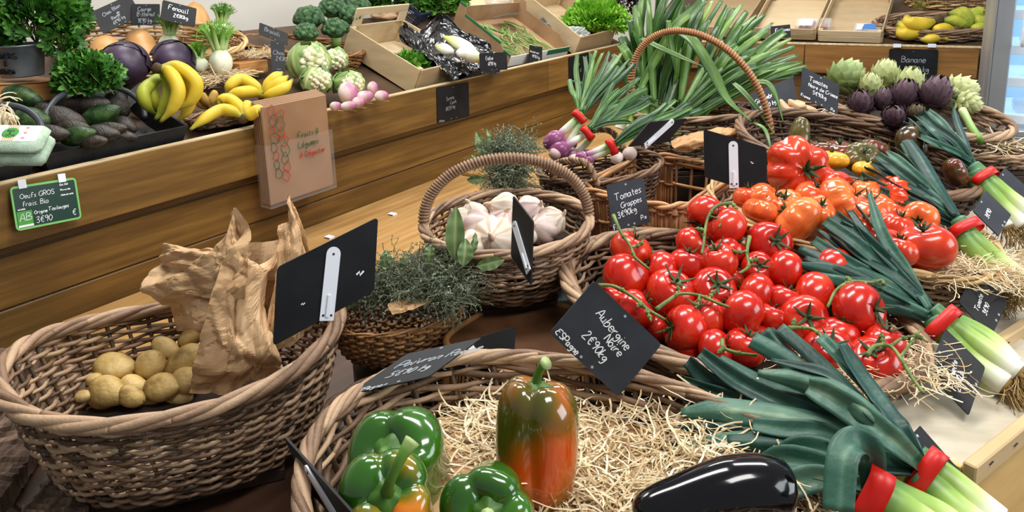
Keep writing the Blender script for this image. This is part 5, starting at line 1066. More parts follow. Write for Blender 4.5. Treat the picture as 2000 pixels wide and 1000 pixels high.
fennel('large white fennel bulb in front, its cut root end showing', 432, 118, 2.35, 27, scr(-.1, .9, .1), 8, 1)
fennel('fennel bulb with a tuft of fronds at the top right', 432, 58, 2.55, 18, scr(.1, 1, 0), 6, 2, ln=.9)
fennel('small fennel bulb between cabbage and the large fennel', 392, 125, 2.4, 15, scr(-.1, 1, .1), 5, 3, ln=.9)
fennel('green fennel stalks rising behind the right red cabbage', 330, 84, 2.5, 20, scr(.05, 1, 0), 9, 4, ln=.9)
# bananas --------------------------------------------------------------------------------------------
bananas('tall bunch of yellow and green bananas standing in front of the right cabbage', (308, 133, 2.10), [[(330, 140, 2.07), (348, 175, 2.04), (338, 210, 2.05), (312, 240, 2.08)], [(345, 130, 2.08), (382, 160, 2.05), (375, 195, 2.06), (345, 214, 2.08)], [(325, 150, 2.12), (330, 185, 2.1), (318, 215, 2.12), (302, 235, 2.13)], [(350, 136, 2.12), (372, 175, 2.1), (365, 215, 2.1), (345, 238, 2.12)]], .0200, greens=(2,))
bananas('green banana hand behind the tall bunch on its left', (322, 150, 2.18), [[(300, 160, 2.15), (280, 180, 2.13), (286, 205, 2.13), (305, 226, 2.15)], [(305, 155, 2.18), (296, 178, 2.15), (305, 205, 2.15), (318, 222, 2.17)]], .0185, mt=m_bang)
bananas('yellow bananas at the right, next to the brown paper dispenser', (515, 190, 2.25), [[(530, 175, 2.24), (548, 160, 2.24), (563, 148, 2.26)], [(525, 165, 2.27), (540, 150, 2.28), (552, 141, 2.3)], [(530, 185, 2.22), (555, 172, 2.22), (572, 155, 2.24)], [(500, 170, 2.26), (470, 155, 2.26), (448, 168, 2.24), (442, 185, 2.24)], [(495, 180, 2.22), (475, 180, 2.2), (455, 185, 2.2), (440, 195, 2.2)]], .0185)
bananas('yellow-green banana hand at the centre front with its crown towards us', (476, 232, 2.08), [[(455, 218, 2.08), (430, 215, 2.08), (395, 235, 2.08), (370, 255, 2.08)], [(468, 210, 2.1), (450, 195, 2.12), (432, 195, 2.12), (426, 205, 2.12)], [(480, 215, 2.1), (485, 205, 2.11), (492, 200, 2.12)], [(488, 225, 2.08), (505, 215, 2.08), (514, 222, 2.08)], [(470, 222, 2.12), (448, 208, 2.14), (428, 212, 2.14)]], .0175, greens=())
bananas('small over-ripe brownish baby bananas between the two hands', (412, 212, 2.2), [[(400, 195, 2.2), (392, 182, 2.2), (396, 176, 2.2)], [(414, 195, 2.2), (420, 182, 2.2), (424, 178, 2.2)], [(395, 205, 2.22), (385, 195, 2.22), (380, 185, 2.22)]], .0125, mt=mat('banana_brown', [(0., '#3c2a14'), (.3, '#a8843a'), (.8, '#c09a44'), (1., '#4a3418')], .6, 'a', 20, .2))
cb = bed(455, 240, .0); basket('banana_basket', 'flat wicker basket under the yellow bananas on the long counter', cb[0], cb[1] + .01, cb[2] + .005, .17, .08, .03, math.atan2(D1[1], D1[0]), base=.85, rows=5, stakes=30, rod=.0035, border=.007, strands=3, m=m_wick)
# broccoli, cauliflower, turnips ----------------------------------------------------------------------------------------
m_broc = mat('broccoli', [(0., '#1c3820'), (.5, '#3a5c36'), (1., '#5c7f50')], .7, 'noise', 60, .8, bump=1.0, bscale=140)
m_caul = mat('cauliflower_curd', [(0., '#d9cfa0'), (1., '#f0e8cc')], .7, 'noise', 40, .5, bump=.8, bscale=120)
m_caull = mat('cauliflower_leaf', [(0., '#5c7c4a'), (.4, '#8aa460'), (.75, '#b5c47c'), (1., '#dde0a8')], .5, 'b', 12, .4)
def florets(g, c, ax, n, r0, seed, hemi=-.2):
    r = random.Random(seed)
    for i in range(n):
        z = 1 - (i + .5) / n * (1 - hemi); a = i * 2.39996 + r.random() * .3; q = math.sqrt(max(0, 1 - z * z)); p = c + V(q * math.cos(a) * ax[0], q * math.sin(a) * ax[1], z * ax[2]) * .9
        g.surf(blobfn(p, (r0 * r.uniform(.8, 1.15),) * 3, None, .1, i + seed), 9, 12)
    return g
def broccoli(label, u, v, d, r_, seed):
    c = P(u, v, d * .95); k = r_ * depth(c) / FPX; ro = thing('broccoli', label, 'broccoli', c, 'broccoli heads'); g = florets(G(), c, (k * .85, k * .85, k * .7), 46, k * .25, seed); g.surf(blobfn(c, (k * .8, k * .8, k * .65), None, .05, 2), 12, 18); g.build('florets', m_broc, ro)
    G().tube([c - UP * k * .3, c - UP * k * 1.25], [k * .4, k * .3], 12, b=.6).build('stem', m_fent, ro)
for i, a_ in enumerate(((604, 38, 2.85, 30, 'broccoli head at the upper left of the pile'), (648, 18, 2.95, 27, 'broccoli head at the top of the pile, in the middle'), (598, 66, 2.75, 24, 'small broccoli head at the lower left'), (655, 58, 2.8, 26, 'broccoli head at the lower middle'), (695, 15, 3.0, 28, 'broccoli head at the top right, behind the crate'), (685, 32, 2.9, 24, 'paler green broccoli head at the right, next to the wooden crate'))):
    broccoli(a_[4], a_[0], a_[1], a_[2], a_[3] * 1.05, i * 7)
cb = P(600, 92, 2.75); basket('broccoli_basket', 'oval brown wicker basket under the broccoli', cb[0] - .03, cb[1] + .02, cb[2] - .07, .27, .15, .075, .15, base=.85, rows=10, stakes=36, rod=.0048, border=.010, strands=3, m=m_rush, tilt=tuple(SL * DN[:2] * .5))
def leafy(g, c, k, n, seed, r=None, w=.75):
    r = random.Random(seed)
    for i in range(n):  # broad wrapper leaves
        a = i * 2.4 + r.random(); t0 = r.uniform(.1, .5); M_ = np.array(quat((math.cos(a) * .9, math.sin(a) * .9, r.uniform(-.1, .5)), r.random() * 6).to_matrix()); b_ = r.random(); rows = []
        for p_ in np.linspace(-.75, .75, 9): rows.append([c + M_ @ (V(math.sin(p_) , math.sin(t_) * w, 0) * k * 1.05 + V(0, 0, k * (math.cos(p_) * math.cos(t_)) * 1.04 + .10 * k * math.sin(5 * t_ + i) * abs(p_))) for t_ in np.linspace(-.8, .8, 9)])
        bb = np.tile(np.clip(b_ * .6 + .45 * (np.abs(np.linspace(-1, 1, 9)) < .15), 0, 1), 9); g.grid(rows, b=bb)
    return g
for i, (u, v, r_, lab) in enumerate(((603, 122, 40, 'large cauliflower in pale green leaves, upper left'), (650, 118, 28, 'cauliflower with its creamy curd showing, right of the large one'), (618, 158, 30, 'cauliflower wrapped in grey-green leaves below the large one'), (680, 165, 30, 'small cauliflower with curly yellow-green leaves next to the turnips'))):
    d = (2.5, 2.55, 2.38, 2.38)[i]; c = P(u, v, d); k = r_ * depth(c) / FPX; ro = thing('cauliflower', lab, 'cauliflower', c, 'cauliflowers'); g = florets(G(), c + V(.2 * k, -.3 * k, .1 * k), (k * .75, k * .75, k * .7), 60, k * .17, i, -.9); g.build('curd', m_caul, ro); leafy(G(), c, k * 1.02, 10 if i != 1 else 5, i).build('leaves', m_caull, ro)
m_turn = mat('turnip', [(0., '#a85a80'), (.3, '#c98aa0'), (.48, '#e6cfc4'), (1., '#efe6d8')], .4, 'b', 10, .3)
for i, (u, v, ra, rb, lab) in enumerate(((680, 182, 21, 18, 'largest pink turnip, sitting on the others'), (712, 189, 19, 11, 'pink and white turnip in the middle front'), (728, 172, 11, 11, 'small purple turnip at the back'), (745, 187, 15, 9, 'purple turnip at the right end of the heap'), (655, 207, 12, 8, 'turnip at the left against the paper dispenser'), (680, 207, 18, 8, 'low turnip at the front edge'), (700, 200, 14, 9, 'turnip squeezed between the front ones'))):
    d = 2.28 - (v - 190) * .003; c = P(u, v, d); k = depth(c) / FPX; ro = thing('turnip', lab, 'turnip', c, 'pink turnips'); n_ = 20
    g = G(); g.surf(blobfn(c, (rb * k * 1.05, rb * k * 1.15, ra * k * .95), quat(scr(1, .15, .1)), .06, i), 18, 20, b=np.repeat(np.clip(.85 - np.linspace(0, 1, 18) * .9, 0, 1), 20)); g.build('flesh', m_turn, ro)
    G().tube(smooth([c - cY * rb * k * .9, c - cY * rb * k * 1.1 + cX * .01, c - cY * rb * k * 1.2 + cX * .03], 4), [.002, .001, .0005], 5).build('root_tip', m_straw, ro)
straw('wood_wool', 'wood wool on the counter below the broccoli basket', [tuple(P(495, 108, 2.55)) + (.08,)], 350, .07, .002, seed=11)
q = P(495, 140, 2.42); ro = thing('wooden_box', 'small brown wooden box of wood wool behind the bananas', 'box', q); g = G(); g.box(P(470, 150, 2.42), D1 * .13, DN * .16, UP * .05, .002); g.build('box_body', m_orw, ro, sm=False)
# wooden crate with salad bags, black bag with endives, bean box, lettuce, blue crate ---------------------------------------
def pcrate(name, label, fl, fr, bl, h, **k):
    """crate from three floor corners given as pixels+depth: front-left, front-right, back-left"""
    o, a, b = P(*fl), P(*fr), P(*bl); return crate(name, label, o, a - o, b - o, nrm(np.cross(a - o, b - o)) * h, **k)
m_crw = mat('crate_wood', [(0., '#a08866'), (.5, '#c2aa84'), (1., '#d9c49e')], .6, 'b', 6, .35, stretch=(1, 1, 5), bump=.1, bscale=30)
cr1 = pcrate('produce_crate', 'pale wooden crate with a slot handle, holding bagged salad', (806, 184, 2.56), (900, 158, 2.72), (672, 98, 2.78), .12, m=m_crw, slats=1, gap=.0, th=.008, endh=1)
# raised end boards with grip slot
o_, a_, b_ = P(806, 184, 2.56), P(900, 158, 2.72), P(672, 98, 2.78); U_, W_ = a_ - o_, b_ - o_; N_ = nrm(np.cross(U_, W_))
g = G(); g.box(o_ + W_ + N_ * .175, U_, -nrm(W_) * .010, N_ * .035, .002); g.build('handle_bar', m_crw, cr1, sm=False)
for x in (0, .85): g = G(); g.box(o_ + W_ + N_ * .12 + U_ * x, U_ * .15, -nrm(W_) * .010, N_ * .06, .001); g.build('handle_post', m_crw, cr1, sm=False)
m_film = mat('clear_film', ['#dfe6ea'], .12, spec=.8, alpha=.38)
def filmbag(label, c, ax, seed, name='plastic_bag', m=None, cat='plastic bag', ncr=26, q=None):
    """crumpled film bag: a blob with many flat facets"""
    r = random.Random(seed); pl = [(nrm([r.gauss(0, 1) for _ in range(3)]), r.uniform(.55, .9)) for _ in range(ncr)]; Mq = np.array(q.to_matrix()) if q else np.eye(3)
    def fn(t, th):
        p = PI * t; s = V(math.sin(p) * math.cos(th), math.sin(p) * math.sin(th), -math.cos(p)); k = min([1.0] + [h / max(1e-6, np.dot(s, n)) for n, h in pl if np.dot(s, n) > .2]); k += .06 * math.sin(9 * th + 5 * math.sin(7 * p + seed)); return np.asarray(c) + Mq @ (s * np.array(ax) * k)
    return G().surf(fn, 34, 48).build(name, m or m_film, None, loc=c, label=label, cat=cat, sm=False)
cen = o_ + U_ * .5 + W_ * .38 + N_ * .045
filmbag('clear plastic bag of salad leaves in the slot-handled crate', cen, (.10, .17, .04), 3, q=quat(N_, 1.0))
ro = thing('salad_leaves', 'green salad leaves inside the clear bag of the slot-handled crate', 'salad', cen); leafclump(G(), cen, (.075, .13, .025), 200, .045, 5).build('leaves', m_leafg, ro)
# black bin-liner with endives
m_film_b = mat('black_film', [(0., '#050506'), (1., '#131317')], .16, 'noise', 12, .6, spec=.8, bump=.8, bscale=26)
ro = thing('black_liner', 'shiny crumpled black plastic liner around the endives', 'plastic liner', P(880, 90, 2.8)); r = random.Random(3)
ctrl = [[(785, 45, 2.98), (820, 60, 2.95), (865, 25, 3.02), (905, 50, 3.0), (945, 80, 2.9)], [(785, 75, 2.9), (825, 85, 2.9), (862, 50, 3.02), (915, 75, 2.95), (965, 100, 2.85)], [(830, 95, 2.8), (850, 105, 2.83), (880, 90, 2.9), (925, 100, 2.85), (975, 110, 2.78)], [(850, 120, 2.72), (880, 125, 2.74), (905, 120, 2.75), (935, 125, 2.72), (985, 115, 2.72)], [(880, 150, 2.66), (905, 150, 2.68), (925, 140, 2.68), (950, 140, 2.68), (980, 135, 2.68)]]
ctrl = [[(u, v, d * .955) for u, v, d in row] for row in ctrl]
g = G(); sheet(g, ctrl, 14, .02, 12); g.build('film_sheet', m_film_b, ro, sm=False)
g = G(); sheet(g, [[(u, v, d * .96) for u, v, d in row] for row in [[(775, 60, 2.95), (790, 40, 2.97), (800, 55, 2.95)], [(810, 95, 2.8), (830, 85, 2.82), (845, 95, 2.85)], [(850, 125, 2.68), (865, 112, 2.7), (880, 118, 2.73)], [(890, 148, 2.6), (915, 138, 2.62), (935, 138, 2.66)]]], 14, .022, 13); g.build('film_edge', m_film_b, ro, sm=False)
m_end = mat('endive', [(0., '#c4cf4c'), (.25, '#dde2a0'), (.5, '#eff0dc'), (1., '#f2f1e4')], .35, 'a', 8, .1)
for i, (pa, lab) in enumerate((([(866, 72, 2.78), (890, 82, 2.76), (915, 98, 2.74), (930, 112, 2.73)], 'large endive at the back with a yellow tip'), ([(850, 90, 2.78), (865, 95, 2.76), (885, 102, 2.75)], 'small endive at the left, half hidden by film'), ([(945, 120, 2.66), (930, 112, 2.67), (910, 103, 2.69), (893, 105, 2.7)], 'endive at the front with its yellow tip behind the label'))):
    sp = smooth([P(q[0], q[1], q[2] * .94) for q in pa], 8); g = G(); g.tube(sp, 1.25 * np.array([.003, .016, .024, .027, .022, .012]) * (.8 if i == 1 else 1), 16, b=.5); g.build('endive', m_end, None, loc=P(*pa[1]), label=lab, cat='endive', group='endives in the black liner')
# cardboard bean box
m_card = mat('cardboard', [(0., '#8f7050'), (1., '#ad8c66')], .7, 'noise', 8, .4); m_cardg = mat('green_card', ['#1f6a42'], .6); m_cardw = mat('white_card', ['#e4e2de'], .6)
bo, ba, bb_ = P(990, 130, 2.78), P(1105, 108, 3.0), P(885, 45, 3.15)
U_, W_ = ba - bo, bb_ - bo; N_ = nrm(np.cross(U_, W_)); ro = thing('bean_box', 'open cardboard box with green edges holding green beans', 'box', bo)
g = G(); g.box(bo, U_, W_, -N_ * .004); g.build('box_floor', m_card, ro, sm=False)
g = G(); g.box(bo, U_, -nrm(W_) * .004, N_ * .06, .001); g.build('front_wall', m_cardw, ro, sm=False)
g = G(); g.box(bo + W_, U_, nrm(W_) * .004, N_ * .10, .001); g.build('back_wall', m_card, ro, sm=False)
for x, nm in ((0, 'left_wall'), (1, 'right_wall')): g = G(); g.slab(bo + U_ * x, W_, N_, nrm(U_) * .004, [(0, 0), (1, 0), (1, .13), (.9, .13), (.85, .085), (.2, .085), (.12, .06), (0, .06)]); g.build(nm, m_card, ro, sm=False)
g = G()
for (x0, x1, h0) in ((.0, .12, .06), (.2, .85, .085), (.88, 1.0, .13)): g.box(bo + W_ * x0 + N_ * (h0 - .004), W_ * (x1 - x0), -nrm(U_) * .006, N_ * .012, .001)
g.build('green_edge', m_cardg, ro, sm=False)
g = G(); g.box(bo + U_ * .60 + N_ * .03 - nrm(W_) * .006, U_ * .4, nrm(W_) * .004, N_ * .03, .001); g.build('green_corner', m_cardg, ro, sm=False)
g = G(); g.box(bo + W_ * .70 + U_ * .50 + N_ * .11, U_ * .32, W_ * .2 - N_ * .07, N_ * .002, .0); g.build('grey_flap', mat('grey_card', ['#aeb4c4'], .6), ro, sm=False)
m_bean = mat('green_bean', [(0., '#587a34'), (.5, '#7c9c50'), (1., '#a4bc78')], .5, 'b', 10, .2); r = random.Random(9)
proto = []
for i in range(5):
    g = G(); g.tube(smooth([V(-.07, 0, 0), V(-.02, .006 * i, .004), V(.03, -.004, .002), V(.07, .012 - .005 * i, 0)], 5), [.0012, .0035, .0042, .0038, .001], 6, b=i / 5); o = g.build('green_bean', m_bean, None, loc=(0, 0, 0)); proto.append(o)
bn = ['green bean lying in the left half of the cardboard box', 'green bean lying in the right half of the cardboard box']
for i in range(75):
    x, y = r.uniform(.15, .85), r.uniform(.12, .75); c = bo + U_ * x + W_ * y + N_ * r.uniform(.008, .04); ax = nrm(W_ * 1.0 * r.choice((1, -1)) + U_ * r.uniform(-.9, .9) + N_ * .02); M_ = Matrix([list(ax), list(np.cross(N_, ax)), list(N_)]).transposed(); o = proto[i % 5].copy(); C.objects.link(o)
    o.location = tuple(c); o.rotation_mode = 'QUATERNION'; o.rotation_quaternion = M_.to_quaternion(); o['label'] = bn[int(x > .5)]; o['category'] = 'green bean'; o['group'] = bn[int(x > .5)].replace('bean lying', 'beans lying')
for o in proto: bpy.data.objects.remove(o)
# mushrooms/ginger, lettuce crate, bags, others behind
m_ging = mat('ginger', [(0., '#b88f66'), (1., '#dcb893')], .6, 'noise', 20, .4)
for i, (u, v) in enumerate(((735, 20), (750, 14), (765, 25), (742, 28), (757, 31))): c = P(u, v, 3.15 - i * .01); G().surf(blobfn(c, (.038, .028, .023), None, .2, i), 12, 14).build('ginger_root', m_ging, None, loc=c, label=('pale knobbly root at the left of the heap beyond the broccoli', 'pale knobbly root topmost in the heap beyond the broccoli', 'pale knobbly root at the right of the heap beyond the broccoli', 'pale knobbly root low on the left beyond the crate handle', 'pale knobbly root nearest the crate handle bar')[i], cat='root', group='pale roots beyond the broccoli')
m_blue = mat('blue_plastic', ['#1a2440'], .4)
o_ = P(795, 60, 3.15); ro = thing('blue_crate', 'dark blue perforated plastic crate behind the black liner', 'crate', o_); e1, e2 = P(845, 48, 3.5) - o_, P(752, 26, 3.18) - o_; N_ = nrm(np.cross(e1, e2))
for q, U2 in ((o_, e1), (o_, e2), (o_ + e2, e1), (o_ + e1, e2)):
    g = G(); g.box(q, U2, N_ * .012, nrm(np.cross(U2, N_)) * .006); g.box(q + N_ * .10, U2, N_ * .014, nrm(np.cross(U2, N_)) * .012)
    for k in range(15): g.box(q + U2 * k / 14.5, U2 * .018, N_ * .10, nrm(np.cross(U2, N_)) * .004)
    for k in range(1, 6): g.box(q + N_ * .018 * k, U2, N_ * .004, nrm(np.cross(U2, N_)) * .004)
    g.build('lattice_wall', m_blue, ro, sm=False)
parsley('bunch of curly dark herbs in the crate at the top centre', 865, 0, 3.3, (.13, .13, .12), 800, .045, 31, name='herb_bunch', m=m_leafg, cat='herbs')
parsley('dark herbs at the top behind the broccoli', 755, -8, 3.15, (.12, .10, .09), 400, .045, 33, name='herb_bunch', m=m_leafd, cat='herbs')
pcrate('produce_crate', 'pale wooden crate behind the endives holding a clear bag', (880, 45, 3.25), (1010, 30, 3.45), (862, -20, 3.38), .09, m=m_crw, slats=1, gap=0, th=.008)
filmbag('clear plastic bag in the crate at the top centre', P(955, 0, 3.5), (.22, .18, .06), 8)
cr = pcrate('produce_crate', 'pale wooden crate with wood wool and a small slate, left of the lettuce', (1122, 108, 3.0), (1190, 88, 3.15), (1020, 22, 3.4), .12, m=m_crw, slats=1, gap=0, th=.008)
straw('wood_wool', 'tawny wood wool in the crate beside the lettuce', [tuple(P(1078, 45, 3.35)) + (.10,), tuple(P(1100, 70, 3.2)) + (.06,)], 300, .09, .003, seed=14)
filmbag('clear crumpled bag in front of the lettuce', P(1115, 68, 3.12), (.12, .12, .07), 18)
sign([(1045, 42, 3.2), (1062, 34, 3.22), (1066, 68, 3.12)], 'small grey slate stuck in the wood wool left of the lettuce', [('Navet', .1, .5, .3, 0)], sw=.001, m=m_slate_grey, holes=False)
c = P(1165, 52, 3.2); ro = thing('lettuce', 'bright green frilly lettuce beside the tall onion leaves', 'lettuce', c); r = random.Random(2)
for i in range(46):
    a = i * 2.4; el = .15 + 1.1 * (i / 46); d_ = V(math.cos(a) * math.cos(el), math.sin(a) * math.cos(el), math.sin(el)); L_ = .20 + .03 * r.random(); s_ = nrm(np.cross(d_, UP)); n_ = np.cross(s_, d_); g = G(); rows = []
    for t_ in np.linspace(0, 1, 9): rows.append([c - UP * .04 + d_ * L_ * t_ + s_ * x * (.015 + .07 * t_) + n_ * (.02 * t_ * t_ + .012 * t_ * math.sin(x * 11 + i) + .006 * t_ * math.sin(x * 27 + i)) + d_ * .01 * t_ * math.cos(x * 16) for x in np.linspace(-1, 1, 23)])
    g.grid(rows, b=np.full(9 * 23, r.random())); g.build('leaf', m_leafl, ro)
leafclump(G(), c + UP * .03, (.20, .17, .10), 900, .035, 77, shell=.8).build('frilled_edges', m_leafl, ro)
ro = thing('radish_bundle', 'dark purple leaves at the top edge right of the lettuce', 'vegetable', P(1225, 15, 3.5)); leafclump(G(), P(1222, 12, 3.4), (.11, .08, .07), 200, .04, 9).build('leaves', mat('dark_leaves', [(0., '#1c1418'), (1., '#3a3026')], .5, 'b', 9, .2), ro)
# hanging signs on the front board
sign([(852, 171, dF(852, 171)), (915, 160, dF(915, 160)), (854, 242, dF(854, 242))], 'black price board hung on the front board, right of the paper dispenser', [('Surany', .28, .58, .10, 6), ('Courb', .40, .46, .09, 6), ('8€20 kg', .26, .30, .10, 6), ('ESPagne', .05, .03, .05, 0)], sw=.0009, chalk=m_chalk_dim)
sign([(1110, 112, dF(1110, 112)), (1152, 101, dF(1152, 101)), (1111, 171, dF(1111, 171))], 'black price board on the front board, half hidden by onion leaves', [('Navet', .3, .6, .1, 8), ('3€', .5, .4, .1, 8)], sw=.0009, chalk=m_chalk_dim)
sign([(936, 104, 2.44), (989, 102, 2.52), (938, 140, 2.43)], 'small black label reading Endive on the black liner', [('Endive', .2, .6, .22, 0), ('6€90 kg', .28, .3, .2, 0)], sw=.0010)
sign([(1034, 88, 2.8), (1059, 92, 2.84), (1033, 121, 2.78)], 'small black label stuck in the bean box', [('Haricots Vert', .06, .6, .12, -5), ('9€90 kg', .2, .3, .18, -5)], sw=.0009)
sign([(177, 24, 2.62), (253, -10, 2.62), (202, 66, 2.6)], 'black slate tilted near the wall reading Chou, furthest left of three', [('Chou Blan', .2, .60, .15, 8), ('de', .5, .48, .10, 8), ('Rouge', .34, .34, .12, 8), ('6€90 kg', .32, .14, .13, 8)], sw=.0013, chalk=m_chalk_dim)
sign([(257, 8, 2.58), (312, 8, 2.60), (256, 50, 2.56)], 'black slate reading Courge Butternut, middle of the three at the wall', [('Courge', .2, .66, .2, 0), ('Butternut', .18, .42, .2, 0), ('1€90 kg', .2, .12, .2, 0)], sw=.0012, chalk=m_chalk_dim)
sign([(318, 0, 2.45), (384, 17, 2.46), (313, 38, 2.42)], 'black slate reading Fenouil, right of the three at the wall', [('Fenouil', .16, .60, .24, 0), ('2€80kg', .34, .28, .18, 0)], sw=.0014)
sign([(452, 58, 2.75), (472, 60, 2.78), (445, 85, 2.72)], 'small black slate behind the fennel, in front of the wall', [('Ail', .3, .4, .2, 0)], sw=.001)
sign([(507, 44, 2.75), (563, 66, 2.7), (505, 66, 2.72)], 'black slate lying on the left end of the broccoli basket', [('Brocoli', .2, .45, .35, 0)], sw=.0012, chalk=m_chalk_dim)
sign([(528, 80, 2.45), (555, 82, 2.46), (531, 138, 2.42)], 'narrow black slate standing left of the cauliflower', [('Chou fleur', .15, .55, .14, 0), ('2€80', .3, .35, .14, 0)], sw=.0009, chalk=m_chalk_dim)
sign([(250, 180, 2.3), (275, 160, 2.32), (248, 215, 2.25)], 'dark slate tucked between avocados and green bananas', holes=False)
# green organic egg price sign
q = [P(18, 366, dF(18, 366, -.012)), P(147, 346, dF(147, 346, -.012)), P(32, 452, dF(32, 452, -.03))]
o_, U_, W_ = q[2], q[1] - q[0], q[0] - q[2]; N_ = nrm(np.cross(U_, W_)); N_ = N_ if np.dot(N_, cO - o_) > 0 else -N_
ro = thing('organic_price_sign', 'green-edged organic egg price card hung on the front board at the left', 'sign', o_)
m_grn = mat('green_frame', ['#7cc06a'], .35); m_dgrn = mat('dark_green_card', ['#1c3a30'], .35); m_abg = mat('organic_green', ['#4a9e3c'], .4)
g = G(); g.slab(o_, U_, W_, N_ * .003, rrect(.06, 1.6)); g.build('frame_card', m_grn, ro, sm=False)
g = G(); g.slab(o_ + U_ * .03 + W_ * .05, U_ * .94, W_ * .9, N_ * .0036, rrect(.03, 1.6)); g.build('card_face', m_dgrn, ro, sm=False)
g = G(); g.slab(o_ + U_ * .04 + W_ * .1, U_ * .22, W_ * .32, N_ * .0042, rrect(.02)); g.build('organic_logo', m_abg, ro, sm=False)
g = G(); g.slab(o_ + U_ * .04 + W_ * .06, U_ * .22, W_ * .05, N_ * .0044, rrect(.02)); g.build('logo_strip', m_chalk, ro, sm=False)
lu, lw = np.linalg.norm(U_), np.linalg.norm(W_)
def wr(lines, mt, sw, nm):
    g = G()
    for tx, x, y, h in lines:
        for st in strokes(tx, 0, 0, h * lw, .12, .15): g.ribbon([o_ + nrm(U_) * (x * lu + a) + nrm(W_) * (y * lw + b) + N_ * .0026 for a, b in st], sw, N_, cols=2, thick=.0003, b=.5)
    g.build(nm, mt, ro, sm=False)
wr([('Oeufs GROS', .12, .70, .11), ('frais. Bio', .14, .52, .11), ('Toulouges', .50, .33, .085), ('3€90', .30, .10, .14)], m_chalk, .0013, 'handwriting')
wr([('Origine', .29, .31, .075), ('AB', .065, .20, .17), ('€', .86, .12, .14), ('Cat. Cal.', .73, .86, .04), ('Prix au kilo', .73, .74, .035), ('Unite de vente', .73, .62, .035), ('Variete', .06, .45, .04)], m_chalk, .0014, 'printed_text')
for x in (.12, .72): g = G(); g.box(o_ + U_ * x + W_ * .93 + N_ * .003, U_ * .12, W_ * .20, N_ * .0015, .0005); g.build('white_hook', m_white, ro, sm=False)
# brown paper bag dispenser
m_disp = mat('dispenser_paper', [(0., '#8a6648'), (1., '#a47e5c')], .5, 'noise', 6, .4)
q = [P(522, 205, dF(522, 205, -.06)), P(648, 166, dF(648, 166, -.06)), P(530, 408, dF(530, 408, -.06))]; o_, U_, W_ = q[2], q[1] - q[0], q[0] - q[2]; U_ = D1 * np.dot(U_, D1); W_ = UP * W_[2]; N_ = -DN
ro = thing('paper_bag_dispenser', 'brown paper bags in a clear holder lettered Fruits & Legumes A Deguster', 'bag dispenser', o_)
for k in range(5): g = G(); g.box(o_ + W_ * .03 + N_ * -.012 * k + U_ * .004 * k, U_ * (.99), W_ * (.96 + .01 * k), -N_ * .009, .003); g.build('paper_bag', m_disp, ro, sm=False)
m_clear = mat('clear_acrylic', ['#e8e4e0'], .1, spec=.6, alpha=.05)
g = G(); g.box(o_ - U_ * .02 + N_ * .005, U_ * 1.04, W_ * .62, N_ * .002, .001); g.box(o_ - U_ * .02 + N_ * .005, U_ * 1.04, W_ * .012, -N_ * .055, .001)
g.box(o_ - U_ * .02 + N_ * .005, U_ * .012, W_ * .62, -N_ * .055, .001); g.box(o_ + U_ * 1.01 + N_ * .005, U_ * .012, W_ * .62, -N_ * .055, .001); g.build('clear_holder', m_clear, ro, sm=False)
lu, lw = np.linalg.norm(U_), np.linalg.norm(W_); m_pg, m_pr = mat('print_green', ['#2c5a34'], .6), mat('print_red', ['#b8281c'], .6)
def wd(lines, mt, nm, sw=.0022):
    g = G()
    for tx, x, y, h in lines:
        for st in strokes(tx, 0, 0, h * lw, .1, .15, 2.0): g.ribbon([o_ + nrm(U_) * (x * lu + a) + UP * (y * lw + b) + N_ * .0084 for a, b in st], sw, N_, cols=2, thick=.0004, b=.5)
    g.build(nm, mt, ro, sm=False)
wd([('Fruits &', .46, .62, .056), ('Légumes', .46, .52, .056)], m_pg, 'green_lettering', .0026); wd([('À Déguster', .47, .42, .050)], m_pr, 'red_lettering', .0026)
r = random.Random(12)
for k in range(16):
    cx_, cy_ = (.12 + .13 * (k % 2) + r.uniform(-.02, .02)), .93 - .043 * k; an_ = r.random() * 6; rad = .05 * lu * r.uniform(.8, 1.2); g = G(); n_ = r.choice((2, 3, 5))
    pts = [o_ + nrm(U_) * (cx_ * lu + rad * (1 + .2 * math.sin(n_ * t + an_)) * math.cos(t)) + UP * (cy_ * lw + rad * 1.25 * (1 + .2 * math.cos(2 * t + an_)) * math.sin(t)) + N_ * .0084 for t in np.arange(22) * 2 * PI / 21]
    g.ribbon(pts, .0022, N_, cols=2, thick=.0003, b=.5); p0 = pts[5]; g.ribbon([p0, p0 + UP * .006 + nrm(U_) * .003], .0012, N_, cols=2, thick=.0003); g.build('vegetable_outline', (m_pg, m_pr)[k % 3 == 1 or k % 5 == 0], ro, sm=False)
P = P0; GU = lambda u: 1.0
